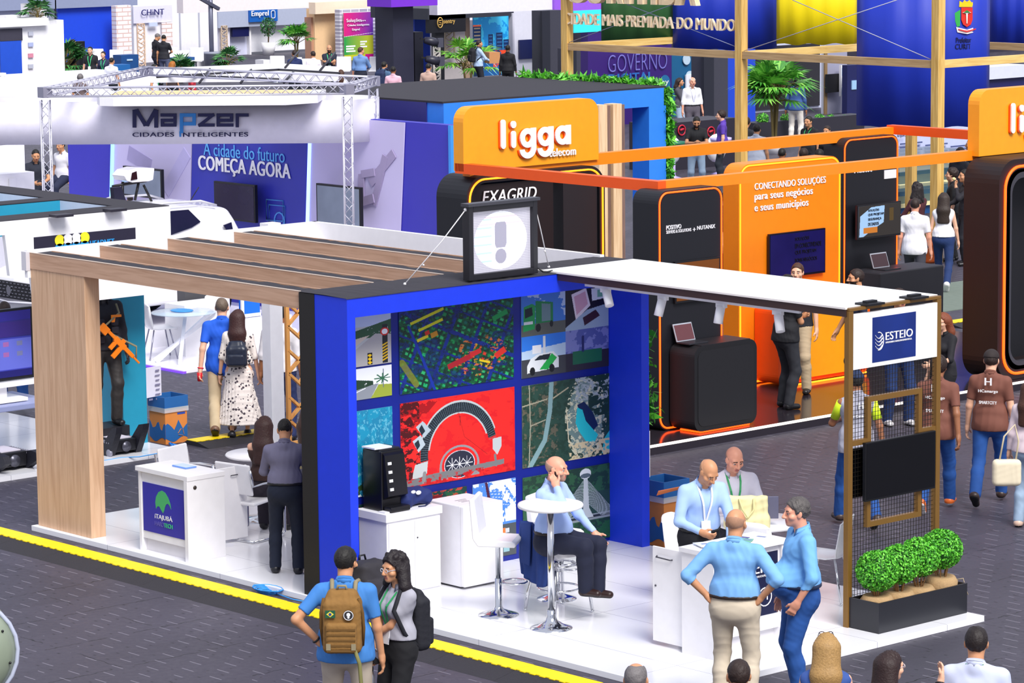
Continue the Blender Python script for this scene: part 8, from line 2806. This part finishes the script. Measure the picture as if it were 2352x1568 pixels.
J = person('man in pale checked shirt with green lanyard round his neck at the lower right', 2243, 1438, 1.74, 172, 0, h=.008, w=1.1, skin='tan', hair='short', hairc='#1e1412', shirt='#c6cde6', glasses='#b8a890', head=(6, 0), lanyard='#1f8a4a', sleeve='long')
# ---------------------------------------------------------------- right aisle
J = person('man in grey vest with neon sleeves and navy cap walking behind the mesh frame', 1966, 850, 1.74, -158, 0, h=.009, skin='brown', hair='capped', hairc='black', cap='#1c2c4e', arms=('phone', 'swingb'), shirt='#a7a7b6', shirt_len=.84,
           legs='walk', trouser_mat=JEANS, shoes='#4a3a34', sleeve='none')
for i in (0, 1):
 s0, e0 = J['w']((0, 0, 0)), J['elbow'][i]
 a_ = J['tr']((-.18, .18)[i], -.01, .465)
 B = np.array(J['root'].location)
 loc = [rotz(-J['rz']) @ (q - B) for q in (a_, a_ + (e0 - a_) * .72)]
 MB().tube([loc[0], loc[0] * .5 + loc[1] * .5, loc[1]], [.056, .054, .050], 12).build('sleeve', M('#d4f020', .7), J['root'])
back_print(J, [('H', .40, .06, .07, '#f4f4f8'), ('HCamargo', .30, .17, .035, '#f4f4f8')], -.122)
phone(J, 0, 'phone in the hand of the man in the grey vest')
BROWN = '#7a4a3c'
J = person('man in brown printed tee walking half behind the bronze mesh frame', 2156, 815, 1.76, 166, 0, h=.009, skin='brown', hair='wavy', hairc='dark', shirt=BROWN, shirt_len=.82, trouser_mat=JEANS, legs='walk2', arms=('swingf', 'swingb'), shoes='#d8682a')
back_print(J, [('H', .43, .075, .085, '#f6f4f4'), ('HCamargo', .34, .22, .042, '#f6f4f4'), ('SMARTCITY', .20, .20, .035, '#f6f4f4'), ('CIDADES', -.04, .18, .04, '#7ad048')])
J = person('man in brown printed tee and dark cap walking away at right', 2277, 803, 1.77, 168, 0, h=.009, skin='light', hair='capped', hairc='dark', cap='#2a2120', shirt=BROWN, shirt_len=.84, trouser_mat=JEANS, legs='walk2', arms=('hang', 'hang'), shoes='#3a2a24')
back_print(J, [('H', .43, .075, .085, '#f6f4f4'), ('HCamargo', .34, .22, .042, '#f6f4f4'), ('SMARTCITY', .22, .20, .035, '#f6f4f4')])
p = onZ(2362, 1212, 0)
J = person('woman in pale pink top and light jeans cut by the right edge', 0, 0, 1.64, 160, 0, at=p, h=.009, female=True, skin='light', hair='longback', hairc='brown', shirt='#e2cfd4', sleeve='long', trouser_mat=JEANSL, shoes='#d8b8a4', arms=('hang', 'hang'))
q = onZ(2312, 1085, .92)
t = thing('shoulder_bag', 'cream shoulder bag at the side of the woman in pink', 'bag', (q[0], q[1], .80), 0, None, True)
def f(V):
 V.rbox((0, 0, .12), np.array((CR * (1, 1, 0) / np.linalg.norm(CR[:2]), np.array((-CR[1], CR[0], 0)) / np.linalg.norm(CR[:2]), (0, 0, 1))), (.15, .06, .14), .05, .02)
soft('bag_body', t, None, f, M('#e6d9bc', .7, var=.05, scale=20), .01, (-.3, -.3, -.1), (.3, .3, .4), .002)
u_ = CR * (1, 1, 0) / np.linalg.norm(CR[:2])
MB().tube([u_ * -.08 + np.array((0, 0, .22)), u_ * -.03 + np.array((0, 0, .5)), u_ * .08 + np.array((0, 0, .62)), u_ * .12 + np.array((0, 0, .45)), u_ * .09 + np.array((0, 0, .22))], .010, 6).build('handle', M('#d8c8a6', .7), t)
# ---------------------------------------------------------------- behind the pergola
fm = bpy.data.materials.new('leaf_print_fabric')
fm.use_nodes = True
nt = fm.node_tree
bs = nt.nodes['Principled BSDF']
bs.inputs['Roughness'].default_value = .8
tc_ = nt.nodes.new('ShaderNodeTexCoord')
vo = nt.nodes.new('ShaderNodeTexVoronoi')
vo.inputs['Scale'].default_value = 24
no = nt.nodes.new('ShaderNodeTexNoise')
no.inputs['Scale'].default_value = 9
no.inputs['Detail'].default_value = 4
rp_ = nt.nodes.new('ShaderNodeValToRGB')
rp_.color_ramp.elements[0].position, rp_.color_ramp.elements[0].color = .27, (*lin('#4a3f4a'), 1)
rp_.color_ramp.elements[1].position, rp_.color_ramp.elements[1].color = .34, (*lin('#eadfd8'), 1)
mx = nt.nodes.new('ShaderNodeMath')
mx.operation = 'ADD'
mz = nt.nodes.new('ShaderNodeMath')
mz.operation = 'MULTIPLY_ADD'
mz.inputs[1].default_value, mz.inputs[2].default_value = 1.1, -.52
nt.links.new(tc_.outputs['Object'], vo.inputs['Vector'])
nt.links.new(tc_.outputs['Object'], no.inputs['Vector'])
nt.links.new(no.outputs[0], mz.inputs[0])
nt.links.new(vo.outputs['Distance'], mx.inputs[0])
nt.links.new(mz.outputs[0], mx.inputs[1])
nt.links.new(mx.outputs[0], rp_.inputs[0])
nt.links.new(rp_.outputs[0], bs.inputs['Base Color'])
J = person('man in bright blue tee and khaki trousers walking away behind the pergola', 509, 684, 1.80, 176, 0, h=.009, w=1.05, skin='light', hair='crop', hairc='#6a5a4c', shirt='#1f5fd8', shirt_len=.78, trousers='#cbb694', arms=('swingb', 'hang'), shoes='#7a5a44', legs='walk2', collar=True, watch=('#e02838', 0))
t = carried('red_cup', 'red cup in the hand of the man in the blue tee', 'cup', J, J['hand'][0])
MB().lathe([(.028, -.06), (.036, .05), (.030, .05)], (0, 0, 0), 12).build('cup', M('#d81c24', .4), t)
J = person('long haired woman in patterned pale dress walking away with a navy backpack', 546, 712, 1.67, 172, 0, h=.009, female=True, skin='light', hair='longback', hairc='#3a1c1a', shirt_mat=fm, sleeve='half', tuck=True, skirt=(fm, .22, .25), arms=('hang', 'hang'), feet=((-.09, -.13, .10, 1), (.08, .13, .085, 0)), shoes='#1c1e28', watch=('#1a1a1e', 0), head=(-12, 0))
backpack(J, 'navy leather backpack worn by the woman in the patterned dress', '#1d2436', .27, .33, .13, .24, None, True, .009, -.11, M('#1d2436', .35, var=.15, scale=20))
J = person('man in white rolled sleeve shirt hidden behind the white lattice post', 642, 700, 1.74, 168, 0, h=.010, skin='brown', shirt='#dcd8dc', sleeve='rolled', trousers='#232f5c', arms=('hang', 'hang'))
J = person('seated woman with long dark hair and strapless dark top at the round table', 607, 957, 1.66, 165, .06, h=.009, female=True, skin='light', hair='longback', hairc='#3a201c', shirt='#3a2420', sleeve='none', bare_shoulder=True, seat=.45, trousers='#2a2430', collar=False, arms=('lap', 'lap'), tuck=True)
J = person('bare armed woman mostly hidden behind the black portal column', 716, 925, 1.68, 120, .06, h=.010, female=True, skin='tan', hair='long', hairc='brown', shirt='#a89a70', sleeve='none', arms=('hang', 'hang'), trousers='#3a3a3a')
J = person('person in the white armchair at the round table, nearly hidden by the black column', 718, 1010, 1.7, 100, .06, h=.014, skin='tan', shirt='#2c2f3a', seat=.45, trousers='#5a5a62')
# ---------------------------------------------------------------- orange stand
pb = .115
J = person('man in black polo standing on the orange stand, arms folded', 1808, 630, 1.78, 118, pb, h=.010, w=1.12, skin='tan', hair='crop', hairc='black', shirt='#15161c', trousers='#26282f', arms=('cross', 'cross'), shoes='#101014', shirt_len=.88)
J = person('smiling man in khaki trousers behind the man in black polo', 1832, 603, 1.78, -14, pb, h=.010, skin='light', hair='short', hairc='brown', shirt='#20222a', trousers='#c2ac8c', arms=('hang', 'hang'), shoes='#1a1512')
J = person('bearded man in navy shirt in profile above the canopy', 1968, 617, 1.76, -78, pb, h=.010, skin='tan', hair='short', hairc='dark', beard=True, shirt='#1d2740', trousers='#22242c', arms=('hang', 'swingf'), watch=('#c8c8cc', 0))
p = onZ(2062, 976, 0)
J = person('man in glasses and dark jeans behind the sponsor sign', 2064, 640, 1.78, 24, 0, at=p, h=.010, skin='tan', hair='wavy', hairc='dark', glasses='#201418', shirt='#16181e', trouser_mat=JEANSD, arms=('hold', 'hold'), lanyard='#2a9a58', shoes='#d8d4d4')
J = person('woman with auburn hair and black clothes beside the sponsor sign', 2166, 717, 1.62, -48, pb, h=.011, female=True, skin='light', hair='long', hairc='#7a3c20', shirt='#17161c', sleeve='half', trousers='#141418', arms=('hold', 'hang'), glasses='#3a2a24')
J = person('man in black tee with green lanyard between the black totem and the orange panel', 1668, 440, 1.76, 70, 0, h=.014, skin='tan', hair='crop', hairc='dark', shirt='#17181e', sleeve='half', lanyard='#3ad060', trousers='#1a1b22', arms=('hang', 'hang'))
# ---------------------------------------------------------------- far right aisle
J = person('man in white polo and dark grey trousers walking away past the wooden post', 2102, 455, 1.76, 172, 0, h=.011, skin='pink', hair='crop', hairc='dark', shirt='#f1f0f6', shirt_len=.82, trousers='#3c3c46', legs='walk', arms=('hang', 'hang'))
J = person('woman in white sleeveless top and blue jeans walking away', 2168, 443, 1.68, 176, 0, h=.011, female=True, skin='light', hair='longback', hairc='#33261f', shirt='#f4f3f8', sleeve='none', trouser_mat=JEANSD, legs='walk', arms=('hang', 'hang'), shoes='#e8e4e0', collar=False, shirt_len=.96)
phone(J, 0, 'phone in the hand of the woman in the white sleeveless top')
J = person('curly haired woman in dark red top holding papers', 2106, 417, 1.64, -140, 0, h=.013, female=True, skin='tan', hair='curly', hairc='#1c1214', shirt='#4a1c24', sleeve='long', trousers='#181a2a', arms=('hold', 'hold'))
J = person('person in black with wavy dark hair listening near the glass display', 2188, 384, 1.72, -100, 0, h=.013, skin='light', hair='wavy', hairc='dark', shirt='#15161c', trousers='#14151a', sleeve='half', arms=('hang', 'hang'))
J = person('man in black suit speaking into a yellow tipped microphone', 2218, 388, 1.76, -82, 0, h=.013, skin='tan', hair='crop', hairc='black', shirt='#1c1a22', sleeve='long', trousers='#1d1c24', arms=((( .10, .22, 1.42), (.8, -.4, -.8), 1.1, (.1, .2, 1)), 'hold'))
t = carried('microphone', 'microphone with a pale yellow head held by the man in the black suit', 'microphone', J, J['hand'][0])
MB().tube([(0, 0, -.1), (0, .02, .06)], .012, 6).build('handle', BLACK, t)
MB().ball((0, .025, .085), .03, 6).build('head', M('#f2e69a', .7), t)
J = person('man in dark suit half hidden by the orange beam at right', 2232, 318, 1.76, -100, 0, h=.015, skin='tan', hair='crop', hairc='dark', shirt='#20222e', sleeve='long')
J = person('dark haired visitor under the orange beam at right', 2206, 338, 1.66, 150, 0, h=.018, skin='tan', hair='wavy', hairc='dark', shirt='#22222c')
# ---------------------------------------------------------------- centre right distance
far = [
 ('man in black tee and pale jeans looking at his phone', 1600, 268, dict(H=1.76, face=4, head=(0, 26), hair='crop', beard=True, shirt='#15161b', trouser_mat=JEANSL, arms=('phone', 'phone'), h=.013)),
 ('long haired person in violet top seated at the dark counter', 1657, 252, dict(H=1.72, face=-92, hair='wavy', hairc='dark', shirt='#5a3aa8', skin='light', h=.016)),
 ('woman with dark hair and grey patterned top by the teal wall', 1561, 178, dict(H=1.66, face=70, female=True, hair='long', hairc='dark', shirt='#4a4a54', sleeve='long', trouser_mat=JEANSL, h=.017, arms=('hold', 'cross'))),
 ('older man in white shirt and grey trousers by the teal wall', 1590, 177, dict(H=1.78, face=20, hair='thin', hairc='#d8d0cc', skin='pink', shirt='#f0f0f4', sleeve='long', trousers='#5a5460', tuck=True, belt='#222226', w=1.1, h=.017, lanyard='#c8c8e0')),
 ('man in blue jacket and white trousers before the black wall', 1828, 174, dict(H=1.80, face=168, hair='crop', shirt='#35558f', sleeve='long', trousers='#e6e0d8', h=.017, shirt_len=.86, skin='brown')),
 ('man in black shirt with green lanyard seated near the bright palm', 1858, 266, dict(H=1.74, face=-40, hair='short', shirt='#16161c', lanyard='#3ab060', h=.016)),
 ('woman in black printed top behind the orange beam', 1900, 288, dict(H=1.64, face=-30, female=True, hair='short', hairc='dark', shirt='#17171d', h=.016)),
 ('man in pale grey shirt seen from behind below the bright palm', 1738, 284, dict(H=1.72, face=160, hair='short', hairc='black', shirt='#c3cbdc', w=1.15, h=.016)),
 ('dark haired person left of the man in the pale grey shirt', 1714, 268, dict(H=1.7, face=150, hair='wavy', hairc='dark', shirt='#22242c', h=.02)),
 ('dark haired head right of the white palm pot', 1796, 340, dict(H=1.7, face=170, hair='crop', skin='brown', shirt='#2a2c36', h=.018)),
 ('first of two dark heads just above the orange panel', 1846, 340, dict(H=1.7, face=160, hair='wavy', hairc='dark', shirt='#22232c', h=.02)),
 ('second of two dark heads just above the orange panel', 1882, 342, dict(H=1.7, face=170, hair='wavy', hairc='black', shirt='#22232c', h=.02)),
 ('man in black sweater looking down at the white wall', 1237, 158, dict(H=1.74, face=10, head=(0, 25), hair='short', shirt='#181820', sleeve='long', h=.018, arms=('hold', 'hold'))),
 ('bald bearded man in profile behind the blue stand roof', 1138, 176, dict(H=1.74, face=85, hair='bald', hairc='dark', beard=True, shirt='#e8e0e0', h=.018, skin='tan')),
 ('dark haired man in black behind the blue stand roof', 1188, 177, dict(H=1.74, face=100, hair='crop', shirt='#1b1c24', h=.018)),
 ('man in black polo standing by the pale lattice', 1052, 70, dict(H=1.8, face=-150, hair='crop', shirt='#15151c', trouser_mat=JEANSL, h=.018)),
 ('dark silhouette of a person before the glowing city picture', 1166, 103, dict(H=1.74, face=170, hair='crop', skin='dark', shirt='#0e0e14', sleeve='long', trousers='#0e0e14', h=.02)),
 ('man in blue shirt standing before the colourful poster', 828, 108, dict(H=1.8, face=160, head=(-30, 0), hair='crop', hairc='brown', skin='pink', shirt='#6f93c8', sleeve='long', tuck=True, trousers='#1a1e30', h=.018, arms=('hang', 'hold'))),
 ('bald bearded man with folded arms at the beige pillar', 756, 103, dict(H=1.76, face=0, hair='bald', hairc='dark', beard=True, skin='tan', shirt='#1c2236', sleeve='long', lanyard='#3ad080', badge=True, arms=('cross', 'cross'), h=.018)),
 ('man in white shirt seated with his back to the hall', 719, 117, dict(H=1.72, face=-165, hair='crop', hairc='dark', shirt='#f2eaf2', sleeve='long', h=.018)),
 ('man in navy suit seated near the slender palm', 676, 115, dict(H=1.72, face=-165, hair='crop', hairc='dark', shirt='#1a2a5c', sleeve='long', h=.018)),
 ('long haired woman just behind the white roof', 783, 160, dict(H=1.64, face=160, female=True, hair='longback', hairc='brown', shirt='#e6e6ee', h=.02)),
 ('person with dark backpack at the foot of the dark tower', 882, 141, dict(H=1.74, face=150, hair='crop', shirt='#4a6a8c', h=.018)),
 ('person in pale pink shirt half hidden by the dark tower', 903, 152, dict(H=1.7, face=170, hair='crop', skin='brown', shirt='#eab8c8', h=.02)),
 ('person in sand coloured top between the two dark towers', 984, 145, dict(H=1.72, face=160, hair='crop', shirt='#c8a898', h=.02)),
 ('left one of two men in black polos at the white company wall', 364, 77, dict(H=1.78, face=120, head=(0, 25), hair='crop', hairc='grey', shirt='#1c1d26', trousers='#3a3c4c', h=.018)),
 ('right one of two men in black polos at the white company wall', 376, 80, dict(H=1.74, face=160, head=(20, 20), hair='crop', shirt='#1c1d26', trousers='#5a6080', h=.018, arms=('hang', 'hold'))),
 ('man in black tee with bright lanyard behind the dark green palm', 207, 107, dict(H=1.74, face=-20, hair='crop', shirt='#15161e', lanyard='#4ae08a', badge=True, h=.018, skin='light')),
 ('woman in navy blazer with green lanyard beside the blue wall', 237, 118, dict(H=1.66, face=-20, female=True, hair='bun', hairc='dark', shirt='#222a48', sleeve='long', lanyard='#3ad080', h=.018, skin='light')),
 ('dark haired man in white seen from behind at the blue tables', 256, 132, dict(H=1.68, face=150, hair='crop', shirt='#dfe0ea', h=.02)),
 ('woman in black with long hair before the bright blue wall', 167, 90, dict(H=1.66, face=110, female=True, hair='long', hairc='dark', shirt='#191a26', sleeve='long', h=.02)),
 ('man in profile with green lanyard behind the truss corner', 354, 147, dict(H=1.7, face=80, hair='crop', shirt='#e0e2ea', lanyard='#3ad080', h=.02)),
 ('brown haired person beside the low spiky plant', 396, 140, dict(H=1.66, face=140, female=True, hair='long', hairc='#a8641e', shirt='#3a2a2a', h=.02)),
 ('man with dark short hair right of the low spiky plant', 441, 153, dict(H=1.66, face=100, hair='crop', skin='brown', shirt='#c03040', h=.02)),
 ('grey haired person just behind the left truss beam', 184, 169, dict(H=1.66, face=160, hair='wavy', hairc='grey', shirt='#6a5a5a', h=.02)),
 ('man in black tee beside the left truss post', 82, 343, dict(H=1.74, face=10, head=(0, 15), hair='crop', skin='tan', shirt='#1c2030', arms=('hold', 'hold'), h=.014)),
 ('person in dark trousers seated behind the left truss post', 140, 322, dict(H=1.72, face=-40, hair='crop', shirt='#e4e2ea', trousers='#1d2440', seat=.6, h=.015)),
 ('man behind the roof camera of the white car', 303, 440, dict(H=1.7, face=-150, hair='wavy', hairc='dark', skin='tan', shirt='#30323c', h=.016)),
 ('dark haired head behind the antenna of the white car', 398, 439, dict(H=1.66, face=170, hair='wavy', hairc='dark', shirt='#30323c', h=.016)),
 ('dark silhouette before the screen under the slogan', 525, 424, dict(H=1.72, face=176, hair='curly', hairc='black', skin='dark', shirt='#141420', sleeve='long', h=.016)),
 ('person seated behind the large monitor at the left edge', 10, 692, dict(H=1.72, face=170, hair='crop', hairc='dark', skin='tan', shirt='#2f5aa8', trouser_mat=JEANS, seat=.62, base=.06, h=.012)),
]
for lab, px, py, kw in far:
 kw = dict(kw)
 kw.setdefault('skin', 'tan')
 J = person(lab, px, py, **kw)
 if 'dark backpack' in lab:
  backpack(J, 'dark blue backpack on the person at the foot of the dark tower', '#1e2c50', h=.018)
J = person('man in pale blue shirt with black backpack carrying a cardboard box', 1100, 92, 1.78, 112, 0, h=.018, skin='tan', hair='crop', hairc='dark', shirt='#b4ccec', sleeve='long', trousers='#20222c', arms=('carry', 'carry'))
backpack(J, 'black backpack on the man carrying the cardboard box', '#16161e', h=.018)
t = carried('cardboard_box', 'brown cardboard box carried past the glowing city picture', 'box', J, J['tr'](0, .45, .22))
MB().box(-.22, .22, -.17, .2, -.16, .20).build('carton', M('#c58a58', .8), t)
MB().box(-.225, .225, .0, .03, .19, .205).build('tape', M('#d8a878', .6), t)
# yellow tote bag and laptop on the round table
p = onZ(1716, 1208, .82)
t = thing('tote_bag', 'pale yellow tote bag standing on the white table', 'bag', (p[0], p[1], .80), 0, None, True)
def f(V):
 A = np.array(((CR[0], CR[1], 0), (-CR[1], CR[0], 0), (0, 0, 1.0)))
 A[0] /= np.linalg.norm(A[0]); A[1] /= np.linalg.norm(A[1])
 V.rbox((.0, 0, .15), A, (.20, .05, .17), .025, .02)
 V.rbox((0, 0, .06), A, (.215, .085, .06), .03, .06)
 V.ell((.06, -.02, .34), A, (.12, .05, .04), .02, True)
soft('bag_body', t, None, f, M('#efe5b0', .85, var=.05, scale=12), .010, (-.35, -.35, -.1), (.35, .35, .45), .010, 18)
u_ = CR * (1, 1, 0) / np.linalg.norm(CR[:2])
v_ = np.array((u_[1], -u_[0], 0))
MB().tube([u_ * -.08 + np.array((0, 0, .30)) + v_ * .05, u_ * -.05 + np.array((0, 0, .20)) + v_ * .09, u_ * .0 + np.array((0, 0, .12)) + v_ * .10, u_ * .06 + np.array((0, 0, .20)) + v_ * .09, u_ * .06 + np.array((0, 0, .30)) + v_ * .05], .010, 6).build('handle', M('#e2d79c', .85), t)
t = thing('tablet', 'grey tablet held upright beside the yellow tote bag', 'tablet', onZ(1768, 1165, .98))
q = onZ(1768, 1165, .98)
MB().obox((q[0], q[1], .98), (u_, v_, (0, 0, 1)), (.085, .006, .11)).build('case', M('#6a6a84', .4), t, .004)
# ---------------------------------------------------------------- mannequin of the teal stand
tag(MB().box(-3.62, -3.2, 3.16, 3.58, .06, .355).build('mannequin_plinth', M('#1d1d24', .5)), 'low dark plinth under the mannequin behind the tracked robot', 'plinth')
g = onZ(262, 690, 1.80)
J = person('headless looking mannequin in black tactical vest and trousers behind the tracked robot', 266, 668, 1.86, 22, .36, at=(-3.40, 3.36, .36), h=.009, w=1.1, skin='#2a2a30', hair='bald', shirt='#1c1c26', sleeve='long', trouser_mat=M('#2c2826', .6, var=.3, scale=14), shoes='#121216', arms=('hang', 'hang'), name='mannequin', cat='mannequin', shirt_len=.9)
r_ = J['root']
inv = lambda q_: rotz(-J['rz']) @ (np.array(q_) - np.array(r_.location))
for sg in (-1, 1):
 for k in range(3):
  c = inv(J['tr'](sg * .085, .150, .10 + .10 * k))
  MB().obox(c, ((1, 0, 0), (0, 1, 0), (0, 0, 1)), (.045, .03, .042)).build('pouch', M('#22222e', .7), r_, .008)
t = carried('toy_pistol', 'orange training pistol on the chest of the mannequin', 'training pistol', J, J['tr'](-.09, .20, .36))
MB().prism([(-.06, 0, .03), (.07, 0, .03), (.07, 0, -.06), (.03, 0, -.06), (.02, 0, .0), (-.06, 0, .0)], (0, .03, 0)).build('body', M('#ff8a14', .4), t, .004)
t = carried('training_rifle', 'orange training rifle slung across the mannequin', 'training rifle', J, J['tr'](.0, .24, .10))
a_, c_ = onX(234, 745, -3.10), onX(318, 832, -3.10)
loc = np.array(J['tr'](.0, .24, .10))
iv2 = lambda q_: rotz(-J['rz']) @ (np.array(q_) - loc)
A0, C0 = iv2(a_), iv2(c_)
d_ = (C0 - A0) / np.linalg.norm(C0 - A0)
L_ = np.linalg.norm(C0 - A0)
pr = np.cross(d_, (0, 1.0, 0))
pr /= np.linalg.norm(pr)
if pr[2] > 0:
 pr = -pr
ORG = M('#ff8414', .4)
def seg(nm, s0, s1, o0, o1, th=.022):
 y_ = np.array((0, 1.0, 0))
 MB().prism([A0 + d_ * L_ * s0 + pr * o0 - y_ * th, A0 + d_ * L_ * s1 + pr * o0 - y_ * th, A0 + d_ * L_ * s1 + pr * o1 - y_ * th, A0 + d_ * L_ * s0 + pr * o1 - y_ * th], y_ * th * 2).build(nm, ORG, t, .004)
seg('stock', 0, .18, -.03, .07)
seg('stock_tube', .16, .40, -.02, .02, .016)
seg('receiver', .36, .62, -.035, .035)
seg('grip', .38, .45, .03, .14)
seg('magazine', .52, .60, .03, .19)
seg('handguard', .62, .85, -.025, .025)
seg('barrel', .84, 1.02, -.012, .012, .012)
seg('sight', .48, .56, -.07, -.035, .012)
MB().tube([iv2(J['tr'](-.13, .10, .50)), iv2(J['tr'](-.14, .17, .40)), A0 + d_ * L_ * .06], .013, 6).build('sling', M('#8a8468', .8), t)
MB().tube([iv2(J['tr'](.15, .08, .50)), iv2(J['tr'](.20, .14, .30)), C0 + np.array((.02, 0, .20)), C0 - d_ * .05], .013, 6).build('sling', M('#8a8468', .8), t)
